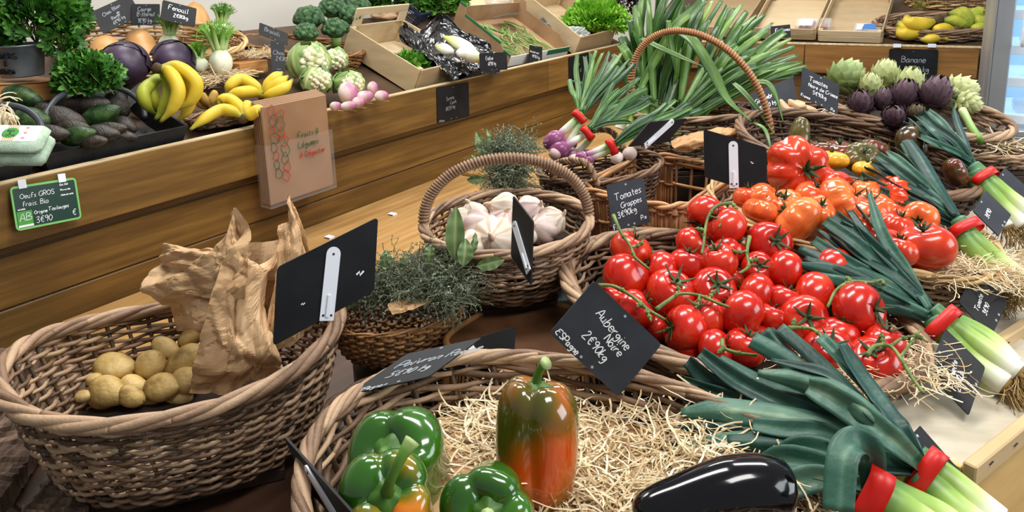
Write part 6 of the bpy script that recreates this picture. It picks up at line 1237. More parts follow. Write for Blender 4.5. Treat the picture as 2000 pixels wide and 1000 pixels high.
# ================================================================== ONIONS IN THEIR BASKETS
m_onleaf = mat('onion_leaf', [(0., '#0f2c10'), (.4, '#21461a'), (.7, '#3e6828'), (1., '#7f9c4e')], .38, 'b', 18, .25, bump=.15, bscale=90)
m_onshaft = mat('red_onion_shaft', [(0., '#4f8a3c'), (.3, '#a9c888'), (.55, '#dfe0cc'), (.75, '#b58aa4'), (1., '#7c3a62')], .35, 'a', 30, .06)
m_onbulb = mat('red_onion_bulb', [(0., '#6a2450'), (.5, '#94507c'), (1., '#d6b0c4')], .28, 'noise', 22, .7, stretch=(1, 1, .3))
def bulb(label_parent, u, v, d, r, ax):
    c = P(u, v, d); k = r * d / FPX; return G().surf(blobfn(c, (k, k, k * 1.15), quat(ax), .04, int(u)), 16, 22).build('bulb', m_onbulb, label_parent)
def onions(label, shafts, band, tips, bulbs, seed, w=.014, bandr=(.018, .012), n_extra=0, bw=.016):
    r = random.Random(seed); L_ = fan((band[0] + 4, band[1] - 6, band[2]), tips, .35, lift=.01, seed=seed, w=w, wmin=w * .75)
    ro = leekbunch(label, shafts, band, L_, bandr=bandr, band_w=bw, roots=False, seed=seed, name='red_onion_bunch', lmat=m_onleaf, smat=m_onshaft, sr=.008, group='red spring onion bunches', cat='onions', thick=.003)
    for b in bulbs: bulb(ro, *b)
    return ro
ed = 1.62
onions('red onion bunch furthest left, its leaves standing nearly upright', [[(1138, 222, ed), (1118, 240, ed), (1100, 256, ed), (1090, 266, ed)], [(1142, 228, ed), (1128, 250, ed), (1112, 275, ed), (1105, 285, ed)]], (1131, 228, ed),
       [(1128, 108, 1.75), (1142, 112, 1.75), (1152, 105, 1.78), (1165, 100, 1.78), (1178, 105, 1.78), (1190, 100, 1.8), (1200, 110, 1.8), (1215, 105, 1.8), (1112, 155, 1.68), (1230, 115, 1.8), (1160, 118, 1.72), (1185, 122, 1.74), (1205, 128, 1.74), (1222, 130, 1.76), (1240, 125, 1.76)], [(1082, 275, ed, 20, scr(-.6, -.4)), (1106, 290, ed + .03, 14, scr(-.3, -.6))], 1)
onions('red onion bunch in the middle, leaves fanned to the right', [[(1155, 252, ed), (1138, 265, ed), (1118, 278, ed - .01), (1100, 290, ed - .01)], [(1158, 262, ed + .02), (1145, 280, ed + .02), (1128, 295, ed + .02), (1120, 300, ed + .02)]], (1147, 260, ed - .01),
       [(1262, 172, 1.7), (1255, 180, 1.7), (1268, 190, 1.7), (1275, 188, 1.72), (1240, 160, 1.72), (1250, 152, 1.74), (1225, 168, 1.7), (1210, 175, 1.69), (1232, 240, 1.62), (1270, 200, 1.7), (1200, 160, 1.7), (1258, 165, 1.72)], [(1092, 292, ed - .01, 18, scr(-.8, -.3)), (1115, 302, ed + .02, 13, scr(-.5, -.5))], 2)
onions('red onion bunch at the right, lying low across the onion basket', [[(1200, 280, 1.56), (1182, 288, 1.56), (1162, 297, 1.56), (1145, 303, 1.56)], [(1198, 290, 1.56), (1180, 298, 1.56), (1160, 305, 1.56), (1150, 310, 1.56)]], (1195, 287, 1.55),
       [(1280, 222, 1.64), (1285, 218, 1.64), (1300, 200, 1.66), (1320, 196, 1.68), (1345, 200, 1.7), (1350, 210, 1.68), (1372, 214, 1.7), (1330, 215, 1.68), (1300, 235, 1.66), (1265, 228, 1.63)], [(1136, 306, 1.56, 11, scr(-.8, -.2)), (1150, 312, 1.56, 10, scr(-.8, -.3))], 3)
for i, (u, v, r_, ax, lab) in enumerate(((1085, 300, 12, scr(1, .2), 'pale papery onion at the left end of the onion basket'), (1120, 312, 11, scr(.6, .6), 'small onion with brown skin under the rope handle'), (1230, 300, 13, scr(1, .1), 'pinkish white onion at the right front of the onion basket'), (1205, 308, 12, scr(.7, .4), 'pale onion beneath the right-hand red tape'))):
    c = P(u, v, 1.60); k = r_ * 1.6 / FPX; G().surf(blobfn(c, (k, k, k * 1.1), quat(ax), .05, i), 14, 18, b=.3 + .2 * i).build('onion', m_garp, None, loc=c, label=lab, cat='onion', group='loose onions')
# tall spring onions in the handled basket ---------------------------------------------
m_sol = mat('spring_onion_leaf', [(0., '#18360f'), (.4, '#31561b'), (.7, '#557a2e'), (1., '#98ac5c')], .36, 'b', 18, .25, bump=.15, bscale=90)
def tallfan(label, base, tips, seed, w, wmin, tubes=6, grp='tall spring onion bunches'):
    r = random.Random(seed); lv = []
    for t in tips:
        a = (base[0] + r.uniform(-25, 25), base[1] + r.uniform(-12, 12), base[2] + r.uniform(-.03, .03)); e_ = np.array(t[:3]); a_ = np.array(a); bow = t[3] if len(t) > 3 else 0
        m1 = a_ + (e_ - a_) * .35 + np.array([bow * .7, -8, 0]); m2 = a_ + (e_ - a_) * .72 + np.array([bow, -12, -.02]); lv.append(dict(p=[a, tuple(m1), tuple(m2), tuple(e_)], w=r.uniform(wmin, w)))
    sh = [[(base[0] + dx, base[1] + 4, base[2]), (base[0] + dx * 1.2 - 6, base[1] + 25, base[2]), (base[0] + dx * 1.3 - 10, base[1] + 45, base[2]), (base[0] + dx * 1.4 - 14, base[1] + 62, base[2])] for dx in (-22, -8, 8, 22)]
    return leekbunch(label, sh, (base[0], base[1] + 8, base[2]), lv, bandr=(.045, .03), roots=False, seed=seed, name='spring_onion_bunch', lmat=m_sol, sr=.013, group=grp, cat='spring onions', bandm=m_stem, band_w=.008)
r = random.Random(5)
tallfan('tall spring onion leaves leaning up and left over the lettuce', (1255, 190, 1.93), [(1215, 70, 1.98), (1225, 40, 2.0), (1240, 10, 2.0), (1262, -30, 2.02), (1290, -50, 2.02), (1320, -40, 2.0), (1200, 105, 1.96), (1345, -20, 1.98), (1210, 90, 1.95), (1375, 0, 1.95, -10), (1370, 12, 1.95, -14), (1300, -20, 2.0), (1270, 0, 1.98), (1236, 60, 1.96), (1330, -5, 1.96)], 11, .034, .024)
tallfan('upright spring onion leaves in the middle of the handled basket', (1320, 210, 1.95), [(1310, 20, 2.05), (1330, 5, 2.05), (1345, 10, 2.05), (1360, 15, 2.05), (1375, 5, 2.06), (1392, 2, 2.06), (1406, 0, 2.06), (1420, 12, 2.05), (1300, 60, 2.03), (1350, 60, 1.98), (1325, 80, 1.96), (1385, 40, 2.0), (1405, 50, 2.0)], 12, .026, .018)
tallfan('broad fan of spring onion leaves spread to the right of the basket handle', (1345, 225, 1.93), [(1432, 15, 2.05), (1447, 8, 2.05), (1460, 22, 2.05), (1478, 30, 2.04), (1495, 28, 2.04), (1510, 45, 2.03), (1530, 62, 2.02), (1545, 75, 2.0), (1552, 90, 2.0), (1558, 108, 1.98), (1566, 122, 1.97), (1560, 138, 1.96), (1548, 145, 1.95), (1500, 60, 2.0), (1520, 95, 1.98), (1490, 90, 1.98), (1470, 60, 2.0), (1530, 128, 1.96), (1450, 50, 2.0), (1508, 120, 1.96), (1575, 128, 1.96), (1440, 90, 1.95), (1480, 130, 1.93), (1465, 110, 1.94)], 13, .028, .018)
def droop(label, pts, w, m=None):
    p = [P(*q) for q in pts]; g = G(); sp = smooth(p, 10); g.ribbon(sp, [w * .7, w, w, w * .9, w * .5, w * .1], fold=.35, cols=5, thick=.0012, nvec=np.array([nrm(-cF * .8 + cY * .6) for _ in sp])); bb = np.concatenate(g.b); g.b = [np.clip(.5 + .2 * np.sin(bb * 30), 0, 1)]
    return g.build('onion_leaf', m or m_sol, None, loc=p[0], label=label, cat='onion leaf', group='drooping onion leaves', sm=True)
droop('broad onion leaf drooping over the basket handle down to the black sign', [(1312, 55, 1.86), (1350, 80, 1.83), (1390, 140, 1.8), (1420, 195, 1.76), (1466, 236, 1.72)], .030)
droop('yellow-green onion leaf crossing the handle towards the right', [(1252, 76, 1.86), (1290, 95, 1.85), (1335, 115, 1.83), (1375, 131, 1.82)], .016, m_onleaf if False else m_sol)
droop('onion leaf hanging straight down in the middle of the handled basket', [(1305, 40, 1.88), (1308, 80, 1.87), (1315, 115, 1.86), (1320, 146, 1.86)], .018)
droop('onion leaf hanging over the left half of the ginger slate', [(1432, 163, 1.82), (1450, 180, 1.8), (1480, 215, 1.77), (1512, 262, 1.74)], .015)
droop('onion leaf hanging over the right half of the ginger slate', [(1478, 160, 1.80), (1500, 165, 1.8), (1515, 190, 1.78), (1530, 240, 1.76)], .015)
droop('short onion leaf hanging beside the left edge of the dark tomato basket', [(1470, 240, 1.74), (1490, 250, 1.7), (1500, 270, 1.66), (1508, 305, 1.62)], .010)
droop('thin onion leaf sticking out left in front of the counter board', [(1155, 175, 1.68), (1142, 165, 1.68), (1125, 160, 1.68), (1108, 156, 1.68)], .007, m_onleaf)
# ================================================================== HERBS AND BAY LEAVES
m_thy = mat('dried_thyme', [(0., '#424c36'), (.5, '#768066'), (1., '#b2b89e')], .75, 'b', 30, .2); m_bay = mat('bay_leaf', [(0., '#46602c'), (.5, '#6c8450'), (1., '#9aa870')], .45, 'b', 16, .2)
def thyme(label, blobs, n, seed, hang=()):
    r = random.Random(seed); c0 = P(*blobs[0][:3]); ro = thing('thyme_bundle', label, 'herbs', c0); gs, gl = G(), G()
    tot = sum(b[3] * b[4] for b in blobs)
    for u, v, d, ru, rv in blobs:
        for i in range(int(n * ru * rv / tot)):
            a = r.random() * 2 * PI; q = math.sqrt(r.random()); p = P(u + ru * q * math.cos(a), v + rv * q * math.sin(a), d + r.uniform(-.02, .03)); dd = nrm(V(r.uniform(-1, 1), r.uniform(-1, 1), r.uniform(-.3, .9))); pth = [p]; b_ = r.random()
            for k in range(6): dd = nrm(dd + V(r.uniform(-.5, .5), r.uniform(-.5, .5), r.uniform(-.5, .35))); pth.append(pth[-1] + dd * .0075)
            gs.tube(pth, .0006, 3, False, b=.15 + .3 * b_)
            for k in range(1, 7):
                for j in range(3):
                    e_ = nrm(V(r.uniform(-1, 1), r.uniform(-1, 1), r.uniform(-1, 1))); f_ = nrm(np.cross(e_, dd)); L_ = r.uniform(.0022, .0042); q_ = pth[k]; gl.add([q_, q_ + e_ * L_ * .5 + f_ * L_ * .3, q_ + e_ * L_, q_ + e_ * L_ * .5 - f_ * L_ * .3], [(0, 1, 2, 3)], .5, b_)
    gs.build('stems', m_thy, ro); gl.build('leaves', m_thy, ro); return ro
thyme('grey-green dried thyme heaped over the brown rush basket', [(770, 570, 1.24, 80, 26), (720, 560, 1.25, 45, 35), (850, 545, 1.22, 60, 45), (880, 560, 1.20, 45, 38), (790, 530, 1.27, 50, 28), (820, 575, 1.20, 60, 18), (700, 580, 1.23, 28, 18), (880, 590, 1.17, 22, 22)], 1150, 3)
thyme('dark bundle of thyme standing behind the garlic basket', [(985, 320, 1.50, 42, 48), (1000, 345, 1.49, 34, 40), (990, 372, 1.49, 25, 25), (1020, 285, 1.52, 28, 20), (975, 290, 1.52, 26, 20)], 900, 4)
def bay(label, u0, v0, u1, v1, w, d, tw=0., grp='bay leaves'):
    a, b = P(u0, v0, d), P(u1, v1, d + .01); L_ = np.linalg.norm(b - a); e_ = nrm(b - a); n_ = nrm(-cF + cX * tw); n_ = nrm(n_ - np.dot(n_, e_) * e_); s_ = np.cross(e_, n_); ww = w * d / FPX; rows = []
    for t in np.linspace(0, 1, 16):
        hw = ww * .5 * math.sin(PI * min(1, t ** .9 * .97 + .015)) ** .8; rows.append([a + e_ * L_ * t + s_ * x * hw + n_ * (abs(x) * hw * .35 + .004 * math.sin(t * PI) + .0012 * math.sin(t * 22) * abs(x)) for x in np.linspace(-1, 1, 9)])
    g = G(); bb = np.tile(np.clip(.45 + .45 * (np.abs(np.linspace(-1, 1, 9)) < .1) + .12 * np.cos(np.linspace(-1, 1, 9) * 20), 0, 1), 16); g.grid(rows, b=bb); rows2 = [[q - n_ * .0005 for q in r_][::-1] for r_ in rows]; g.grid(rows2, b=bb)
    return g.build('bay_leaf', m_bay, None, loc=a, label=label, cat='leaf', group=grp)
bay('largest bay leaf standing upright in front of the garlic basket handle', 888, 508, 891, 404, 38, 1.17)
bay('broad bay leaf right beside the largest one, lower down', 904, 520, 909, 466, 32, 1.16, .3); bay('narrow bay leaf leaning on the right of the two big ones', 918, 500, 928, 454, 16, 1.17, .6); bay('small upright bay leaf left of the basket handle foot', 838, 512, 842, 478, 24, 1.20, -.2)
bay('bay leaf lying flat and pointing right under the garlic basket rim', 930, 520, 985, 506, 26, 1.15, .1); bay('bay leaf standing at the left rear of the herb basket', 750, 526, 755, 488, 24, 1.26, .3); bay('narrow bay leaf in the middle of the herb basket', 783, 530, 792, 490, 14, 1.25, .6)
bay('tall bay leaf sticking up left of the thyme bundle', 955, 315, 930, 258, 24, 1.50, 0); bay('thin bay leaf just right of the tall one by the thyme bundle', 958, 296, 950, 252, 10, 1.50, .6); bay('small bay leaf pointing left beside the thyme bundle', 942, 318, 922, 302, 14, 1.49); bay('bay leaf pointing left below the others, seen through the basket handle', 950, 350, 912, 352, 18, 1.48)
ro = thing('paper_liner', 'folded kraft paper showing at the front of the herb basket', 'paper', P(800, 590, 1.19)); g = G(); sheet(g, [[(757, 597, 1.2), (775, 585, 1.22), (800, 580, 1.22), (852, 572, 1.2)], [(760, 605, 1.18), (785, 598, 1.18), (815, 592, 1.18), (845, 585, 1.18)], [(765, 610, 1.17), (790, 608, 1.17), (808, 604, 1.165), (835, 592, 1.175)]], 6, .003, 2); g.build('paper_fold', m_kraft, ro, sm=False)
# grey pulp egg tray under the vine tomato basket
m_pulp = mat('grey_pulp', [(0., '#7e908f'), (1., '#a3b3b0')], .9, 'noise', 60, .5, bump=.4, bscale=300); c = P(1092, 553, 1.37); g = G(); rows = []
for i, x in enumerate(np.linspace(-1, 1, 28)): rows.append([c + nrm(V(.9, .1, 0)) * x * .055 + nrm(V(-.1, .9, 0)) * y * .05 + UP * (.016 * math.cos(x * 5.2) * math.cos(y * 4.6) + .01 - .05 * max(0, max(abs(x), abs(y)) - .72) * 1.4) for y in np.linspace(-1, 1, 24)])
g.grid(rows); ro = thing('egg_tray', 'grey-blue moulded pulp tray between garlic basket and vine tomatoes', 'egg tray', c); g.build('pulp_tray', m_pulp, ro)
support('dark wooden box under the grey pulp tray', c[0], c[1], TZ, c[2] - .045, .05, .045, .1)
# ================================================================== ARTICHOKES
m_artg = mat('artichoke_green', [(0., '#4c6038'), (.5, '#7c9054'), (.85, '#a7b478'), (1., '#8a7a70')], .5, 'a', 12, .25); m_artp = mat('artichoke_purple', [(0., '#4a4430'), (.2, '#3c2a34'), (.55, '#54404a'), (.85, '#6e5660'), (1., '#a08c74')], .45, 'a', 12, .25); m_artb = mat('artichoke_brown', [(0., '#3c3428'), (.6, '#5e5240'), (1., '#8c7a5c')], .6, 'a', 12, .25); m_arty = mat('artichoke_pale', [(0., '#7c8a50'), (.5, '#b0b87c'), (1., '#ccd09c')], .5, 'a', 12, .25)  # dark bract bases paint in the shade of the gaps, mixed with natural tint
def artichoke(label, u, v, r_, d, axis, mt, seed, n=64, el=1.1, spread=.0, bw=1.0):
    r = random.Random(seed); c = P(u, v, d); k = r_ * d / FPX; ro = thing('artichoke', label, 'artichoke', c, 'artichokes'); Mq = np.array(quat(axis, seed).to_matrix())
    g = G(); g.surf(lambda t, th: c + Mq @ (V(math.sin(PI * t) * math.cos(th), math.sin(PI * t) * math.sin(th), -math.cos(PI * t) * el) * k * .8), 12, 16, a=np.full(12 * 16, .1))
    for i in range(n):
        f = i / n; ph = .35 + f * 2.35; a = i * 2.39996; ph = PI - ph * .98   # from the base upwards
        s, co = math.sin(ph), math.cos(ph); rad = V(math.cos(a) * s, math.sin(a) * s, co * el); tan = nrm(V(-math.cos(a) * co, -math.sin(a) * co, s * el)); side = V(-math.sin(a), math.cos(a), 0); nn = np.cross(side, tan); nn = nn if np.dot(nn, rad) > 0 else -nn
        L_ = k * (.92 - .30 * f) * r.uniform(.9, 1.1); w = k * (.46 - .20 * f) * bw; rows = []; av = []
        for t in np.linspace(0, 1, 6):
            hw = w * (1 - t ** 1.5) ** .75 * (.75 + .6 * t) + .0002; off = .80 + .12 * t + .02 * f + (.10 + spread) * t ** 3
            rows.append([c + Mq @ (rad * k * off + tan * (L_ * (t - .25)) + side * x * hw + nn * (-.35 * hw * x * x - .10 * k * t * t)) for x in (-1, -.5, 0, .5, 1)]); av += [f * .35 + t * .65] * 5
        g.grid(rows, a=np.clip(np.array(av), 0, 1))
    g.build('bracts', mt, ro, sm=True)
    G().tube([c - Mq @ V(0, 0, k * el * .8), c - Mq @ V(0, 0, k * (el + .5))], k * .22, 8, b=.4).build('stem', m_stem, ro); return ro
AR = [(1650, 152, 37, 1.95, scr(.6, .6), m_artg, 'largest green artichoke, at the left back, lying on its side', .0), (1728, 148, 30, 1.98, scr(.1, .9, .2), m_arty, 'pale green artichoke in the middle of the back row'), (1700, 168, 25, 1.90, scr(-.1, .9, .3), m_arty, 'yellowish artichoke in front of the pale middle one'), (1777, 163, 30, 1.92, scr(.1, .9, .3), m_arty, 'pale yellow-green artichoke beneath the black banana board'),
      (1872, 178, 33, 1.88, scr(.9, .1, .1), m_arty, 'pale knobbly artichoke at the right end'), (1890, 200, 24, 1.80, scr(.8, -.4, .2), m_arty, 'small pale artichoke with thick stem at the lower right'), (1682, 202, 27, 1.78, scr(-.3, .8, .4), m_artp, 'purple artichoke at the left end of the front row'), (1728, 196, 24, 1.77, scr(-.1, .9, .3), m_artp, 'dark purple artichoke, second of the front row'),
      (1768, 186, 30, 1.75, scr(0, .9, .4), m_artp, 'big purple artichoke in the middle of the front row'), (1827, 184, 34, 1.72, scr(.2, .9, .3), m_artp, 'tallest purple artichoke at the right of the front row'), (1747, 228, 27, 1.68, scr(-.4, .6, .6), m_artp, 'purple artichoke lowest in front, above the basket rim'), (1790, 220, 18, 1.66, scr(-.2, .8, .5), m_artb, 'small withered brown artichoke just above the leek leaves')]
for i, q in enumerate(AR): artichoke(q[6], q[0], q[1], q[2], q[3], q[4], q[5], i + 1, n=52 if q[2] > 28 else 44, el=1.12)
q_ = [P(1880, 215, 1.75), P(1895, 245, 1.7), P(1915, 275, 1.66)]
g = G(); g.tube(smooth(q_, 6), .009, 10); ro = thing('vegetable_stalk', 'thick pale artichoke stalk pointing down to the lower right', 'stalk', q_[0]); g.build('stem', m_fent, ro)
cb = P(1935, 300, 1.72); basket('straw_basket', 'small wicker basket lined with paper and wood wool at the right edge, below the cooler', cb[0], cb[1], cb[2] - .02, .10, .08, .03, 0, base=.85, rows=6, stakes=24, rod=.003, border=.006, strands=3, m=m_wick)
straw('wood_wool', 'wood wool in the small basket at the right edge, below the cooler', [tuple(cb + V(0, 0, .02)) + (.07,)], 160, .05, .0016, seed=21)
support('dark wooden box under the small basket at the right edge', cb[0], cb[1], TZ, cb[2] - .025, .07, .06, 0)
# ginger basket
cb = P(1545, 215, 1.9); basket('ginger_basket', 'dark wicker basket with ginger and stray curls of wood wool, left of the artichokes', cb[0] - .01, cb[1], cb[2] - .05, .12, .09, .05, -.3, base=.85, rows=9, stakes=26, rod=.003, border=.008, strands=3, m=m_wick_dark)
for i, (u, v) in enumerate(((1530, 212), (1552, 205), (1568, 216), (1541, 222))): c = P(u, v, 1.88); G().surf(blobfn(c, (.03, .018, .016), quat((1, i * .5, .2)), .25, i), 12, 14).build('ginger_root', m_ging, None, loc=c, label=('ginger root at the left of the dark basket behind the two slates', 'ginger root at the back of the dark basket behind the two slates', 'ginger root at the right of the dark basket behind the two slates', 'ginger root at the front of the dark basket behind the two slates')[i], cat='ginger', group='ginger roots in the dark basket')
straw('wood_wool', 'sparse curls of wood wool over the ginger basket', [tuple(P(1560, 228, 1.85)) + (.07,)], 40, .06, .0018, seed=23)
sheet_ = thing('paper_liner', 'brown kraft paper folded over the rim below the tall handled basket', 'paper', P(1400, 270, 1.65)); g = G(); sheet(g, [[(1310, 275, 1.62), (1350, 258, 1.66), (1400, 250, 1.7), (1440, 245, 1.72)], [(1315, 290, 1.6), (1355, 275, 1.63), (1405, 268, 1.66), (1440, 262, 1.69)], [(1318, 300, 1.62), (1360, 290, 1.65), (1410, 282, 1.68), (1445, 272, 1.72)]], 7, .006, 4); g.build('paper_fold', m_kraft, sheet_, sm=False)
# ================================================================== BACK COUNTER
def b2(u, v, h=.0): q = bed2(u, v, h); return (u, v, depth(q))
def bcrate(label, fl, fr, bl, h, **k): return crate('produce_crate', label, bed2(*fl, .012), bed2(*fr, .012) - bed2(*fl, .012), bed2(*bl, .012) - bed2(*fl, .012), BN2 * h, m=m_crw, **k)
bcrate('pale empty-looking wooden crate with a small blue pack, left of the bananas', (1600, 80), (1720, 84), (1632, 4), .075, slats=2, gap=.08, th=.008)
bcrate('pale wooden crate holding a punnet of strawberries', (1470, 74), (1590, 78), (1510, 2), .075, slats=2, gap=.08, th=.008)
bcrate('pale wooden crate half hidden behind the onion leaves', (1330, 70), (1450, 73), (1385, 0), .075, slats=2, gap=.08, th=.008)
m_straw_b = mat('strawberry', ['#b01818'], .3, sss=.1); m_pun = mat('clear_punnet', ['#eef2f4'], .1, spec=.7, alpha=.3)
def punnet(label, u, v, w, dp, hh, fruit, seed, nf=14):
    o = bed2(u, v, .025); U = E1 * w; W = nrm(EN + UP * .37) * dp; ro = thing('fruit_punnet', label, 'punnet', o); g = G(); g.box(o, U, W, BN2 * hh, .006); g.build('clear_tray', m_pun, ro, sm=False)
    r = random.Random(seed); g = G()
    for i in range(1): g.slab(o + U * .1 + BN2 * (hh + .002), U * .4, W * .8, BN2 * .001, [(0, 0), (1, 0), (1, 1), (0, 1)])
    g.build('paper_label', m_chalk, ro, sm=False)
    return o, U, W, ro
o, U, W, ro = punnet('clear punnet of strawberries in the back crate', 1552, 66, .20, .12, .055, 0, 1)
r = random.Random(8)
for i in range(14):
    c = o + U * (.15 + .7 * ((i % 5) / 4)) + W * (.2 + .3 * (i // 5)) + BN2 * .03; G().surf(blobfn(c, (.014, .014, .018), quat((r.uniform(-1, 1), r.uniform(-1, 1), r.uniform(-1, 1))), .05, i, pear=.5), 8, 10).build('strawberry', m_straw_b, None, loc=c, label='red strawberry inside the clear punnet in the back crate', cat='strawberry', group='strawberries in the punnet')
o, U, W, ro = punnet('clear pack with a blue and white wrapper in the crate left of the bananas', 1666, 70, .15, .10, .04, 0, 2)
g = G(); g.slab(o + U * .3 + BN2 * .044, U * .5, W * .8, BN2 * .001, [(0, 0), (1, .1), (.9, 1), (.1, .9)]); g.build('blue_wrapper', mat('blue_print', ['#3a78c0'], .4), ro, sm=False)
cb = bed2(1836, 70, .0); tb, _S = basket('back_banana_basket', 'dark wicker basket of bananas on the back counter', cb[0], cb[1] + .04, cb[2] + .01, .33, .16, .06, math.atan2(E1[1], E1[0]), base=.85, rows=6, stakes=34, rod=.006, border=.013, strands=3, m=m_wick, tilt=tuple(.37 * EN[:2] * .7))
bd_ = depth(cb)
def bk(pts, dd=0): return [(u, v, bd_ - .05 + dd) for u, v in pts]
bananas('banana hand at the left of the back basket, two fruits curling around the left end', (1832, 38, bd_ - .05), [bk([(1800, 50), (1775, 42), (1770, 26)]), bk([(1795, 55), (1765, 52), (1752, 40)], .03), bk([(1785, 64), (1762, 64), (1752, 50)], .02), bk([(1820, 48), (1795, 44), (1770, 34)], .05)], .036, group='bananas on the back counter')
bananas('banana hand in the middle of the back basket with fruits pointing down', (1868, 58, bd_ - .08), [bk([(1850, 68), (1842, 76), (1840, 80)], -.04), bk([(1866, 70), (1864, 78), (1862, 82)], -.04), bk([(1880, 68), (1884, 76), (1884, 80)], -.04), bk([(1845, 55), (1830, 58), (1822, 64)], -.02), bk([(1835, 70), (1815, 76), (1795, 78)], -.03)], .030, group='bananas on the back counter')
bananas('green-yellow banana hand at the upper right of the back basket', (1888, 60, bd_ - .06), [bk([(1885, 40), (1870, 28), (1850, 26)]), bk([(1890, 38), (1880, 24), (1862, 20)]), bk([(1880, 48), (1862, 40), (1840, 42)]), bk([(1905, 30), (1915, 24), (1912, 28)], .03)], .036, mt=m_bang, group='bananas on the back counter')
bananas('bright green bananas at the right end of the back basket', (1922, 52, bd_ - .02), [bk([(1912, 34), (1898, 26), (1888, 26)], .04), bk([(1918, 44), (1905, 40), (1893, 42)]), bk([(1915, 55), (1905, 58), (1900, 66)], -.03)], .034, mt=m_bang, group='bananas on the back counter')
# small fruit behind
m_lem = mat('lemon', [(0., '#d9a814'), (1., '#f2d23c')], .35, 'noise', 20, .4, bump=.3, bscale=200); m_mang = mat('mango', [(0., '#3c6a1e'), (.6, '#7c8c30'), (1., '#b0702a')], .35, 'noise', 6, .6)
for i, (u, v, r_, mt, lab, cat) in enumerate(((1834, 14, 12, m_mang, 'green mango left of the lemons on the back counter', 'mango'), (1858, 16, 10, m_mang, 'smaller green mango touching the lemons on the back counter', 'mango'), (1892, 8, 12, m_lem, 'yellow lemon at the top, right of the mangoes', 'lemon'), (1908, 12, 9, m_lem, 'small yellow lemon at the top near the cooler', 'lemon'), (1918, 18, 9, m_lem, 'yellow lemon lying above the right end of the bananas', 'lemon'))):
    d = bd_ + .35; c = P(u, v, d); k = r_ * d / FPX; G().surf(blobfn(c, (k, k * .9, k * 1.15), quat(scr(1, .1)), .02, i), 12, 16).build(cat, mt, None, loc=c, label=lab, cat=cat)
cb = bed2(1868, 22, .0); basket('fruit_basket', 'pale wicker basket of lemons and mangoes behind the bananas', cb[0] + .02, cb[1] + .1, cb[2] + .01, .26, .10, .07, math.atan2(E1[1], E1[0]), base=.85, rows=5, stakes=30, rod=.006, border=.012, strands=3, m=m_wick_straw)
c = P(1803, 2, bd_ + .35); ro = thing('pineapple', 'pineapple at the top edge, left of the mangoes', 'pineapple', c); g = G(); k = 20 * (bd_ + .35) / FPX
g.surf(lambda t, th: c + V(math.sin(PI * t) ** .7 * math.cos(th) * k, math.sin(PI * t) ** .7 * math.sin(th) * k, -math.cos(PI * t) * k * 1.3) * (1 + .05 * abs(math.sin(6 * th + 16 * t)) * abs(math.sin(6 * th - 16 * t))), 40, 60); g.build('flesh', mat('pineapple_skin', [(0., '#2e2c14'), (.5, '#6a6224'), (1., '#a89040')], .6, 'noise', 40, .9, bump=.8, bscale=60), ro)
leafclump(G(), c + UP * k * 1.7, (k * .5, k * .5, k * .6), 40, .07, 3, lob=1).build('crown_leaves', m_calyx, ro)
sign([(1737, 95, dK(1737, 95)), (1833, 97, dK(1833, 97)), (1734, 162, dK(1734, 162))], 'black board reading Banane hung on the back counter front', [('Banane', .26, .62, .17, 0), ('2€70 kg', .32, .36, .15, 0)], sw=.0022, chalk=m_chalk_dim)
for x, lab in ((1752, 'left'), (1820, 'right')): q = P(x, 93, dK(x, 93) - .01); rt = thing('label_holder', f'{lab} white hook holding the banana board on the back counter', 'clip', q); g = G(); g.box(q - E1 * .02, E1 * .04, EN * .01, UP * .02, .001); g.build('hook', m_white, rt, sm=False)
sign([(1505, 52, 3.6), (1543, 48, 3.62), (1506, 76, 3.55)], 'small black slate between the onion leaves and the strawberry crate', [('Fraises', .2, .5, .25, 0)], sw=.0016, holes=False)
# ================================================================== REFRIGERATED CABINET
m_steel = mat('brushed_steel', [(0., '#8d9298'), (1., '#c2c6ca')], .35, 'noise', 4, .4, stretch=(1, 1, .1), metal=.7); m_frin = mat('cooler_interior_glow', ['#8fb8dc'], .5, emit=.55); m_frsh = mat('cooler_shelf_glow', ['#cfe6f4'], .3, emit=.45); m_glass = mat('cooler_glass', ['#dbe8ee'], .03, spec=.7, alpha=.12)  # interior walls and shelves glow themselves in place of the cabinet's lamps
fd = 2.75; O = P(1922, 262, fd); Xf = nrm(E1 * V(1, 1, 0)); Nf = V(-Xf[1], Xf[0], 0); Nf = Nf if Nf[1] > 0 else -Nf; zb = O[2]; O = O * V(1, 1, 0)
ro = thing('display_cooler', 'glass-fronted refrigerated cabinet with bright blue-lit shelves at the right edge', 'refrigerator', O); WF = 1.0
def Q(x, y, z): return O + Xf * x + Nf * y + UP * z
g = G(); g.box(Q(0, 0, .05), Xf * WF, Nf * .6, UP * (zb - .05 - .0), .004); g.build('plinth', m_steel, ro, sm=False)
g = G(); g.box(Q(0, .0, zb), Xf * .055, Nf * .05, UP * 1.3, .004); g.build('frame_post', m_steel, ro, sm=False)
g = G(); g.box(Q(WF - .055, .0, zb), Xf * .055, Nf * .05, UP * 1.3, .004); g.build('frame_post', m_steel, ro, sm=False)
g = G(); g.box(Q(.055, .0, zb), Xf * (WF - .11), Nf * .05, UP * .02, .002); g.build('sill', m_steel, ro, sm=False)
g = G(); g.box(Q(0, .6, zb), Xf * WF, Nf * .02, UP * 1.3); g.build('back_wall', m_frin, ro, sm=False)
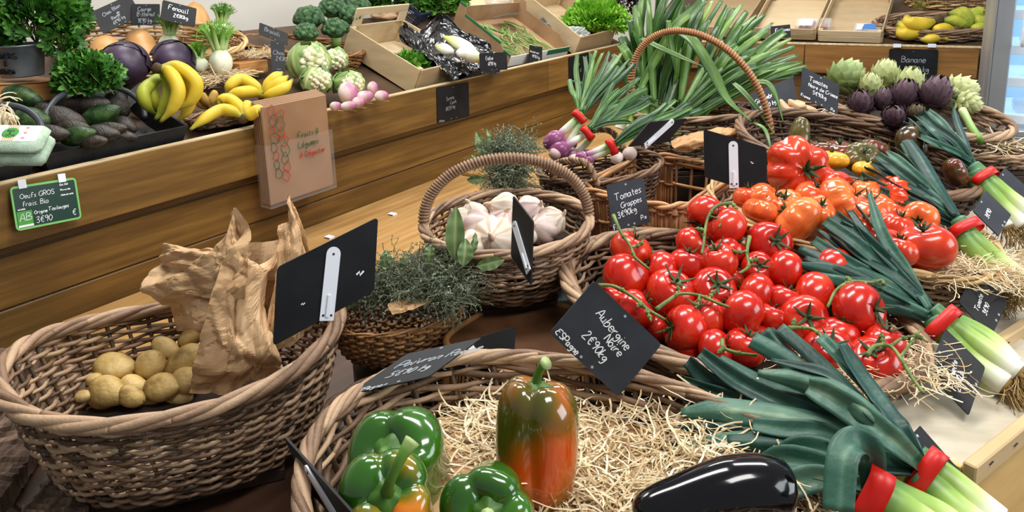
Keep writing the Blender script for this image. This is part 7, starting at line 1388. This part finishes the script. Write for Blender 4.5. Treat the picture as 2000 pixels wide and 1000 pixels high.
g = G(); g.box(Q(0, .05, zb), Xf * .012, Nf * .55, UP * 1.3); g.build('side_wall', m_frin, ro, sm=False)
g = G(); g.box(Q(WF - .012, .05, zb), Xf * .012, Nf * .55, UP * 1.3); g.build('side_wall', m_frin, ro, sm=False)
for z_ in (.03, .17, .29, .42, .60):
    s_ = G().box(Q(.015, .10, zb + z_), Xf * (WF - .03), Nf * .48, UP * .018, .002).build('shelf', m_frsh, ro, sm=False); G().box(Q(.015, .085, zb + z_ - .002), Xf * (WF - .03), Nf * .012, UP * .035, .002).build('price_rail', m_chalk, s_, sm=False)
g = G(); g.box(Q(.055, .02, zb + .02), Xf * (WF - .11), Nf * .004, UP * 1.26); g.build('glass_pane', m_glass, ro, sm=False)
for x_ in (-.006, WF): g = G(); g.box(Q(x_, 0, zb), Xf * .006, Nf * .62, UP * 1.3, .001); g.build('outer_panel', m_steel, ro, sm=False)
g = G(); g.tube(smooth([Q(.085, -.005, zb + .34), Q(.085, -.04, zb + .35), Q(.085, -.04, zb + .5), Q(.085, -.005, zb + .51)], 5), .009, 8); g.build('handle', m_white, ro)
m_pack = mat('pack_dark', ['#26303e'], .4); m_packw = mat('pack_white', ['#dfe8ee'], .3)
for i, (x, z_, w_, h_, mt) in enumerate(((.10, .048, .14, .05, m_packw), (.28, .048, .16, .06, m_packw), (.13, .188, .12, .06, m_packw), (.3, .188, .12, .06, m_packw), (.10, .308, .12, .05, m_packw), (.26, .308, .12, .07, m_packw))):
    q = Q(x, .2, zb + z_); rt = thing('food_pack', ('white food pack at the left of the lowest cooler shelf', 'white food pack second on the lowest cooler shelf', 'white food pack at the left of the second cooler shelf', 'white food pack second on the second cooler shelf', 'white food pack at the left of the third cooler shelf', 'white food pack second on the third cooler shelf')[i], 'food pack', q); G().box(q, Xf * w_, Nf * .12, UP * h_, .012).build('wrapper', mt, rt); G().box(q + Xf * w_ * .25 + UP * h_ * .3 - Nf * .002, Xf * w_ * .5, Nf * .003, UP * h_ * .4, .001).build('dark_label', m_pack, rt, sm=False)
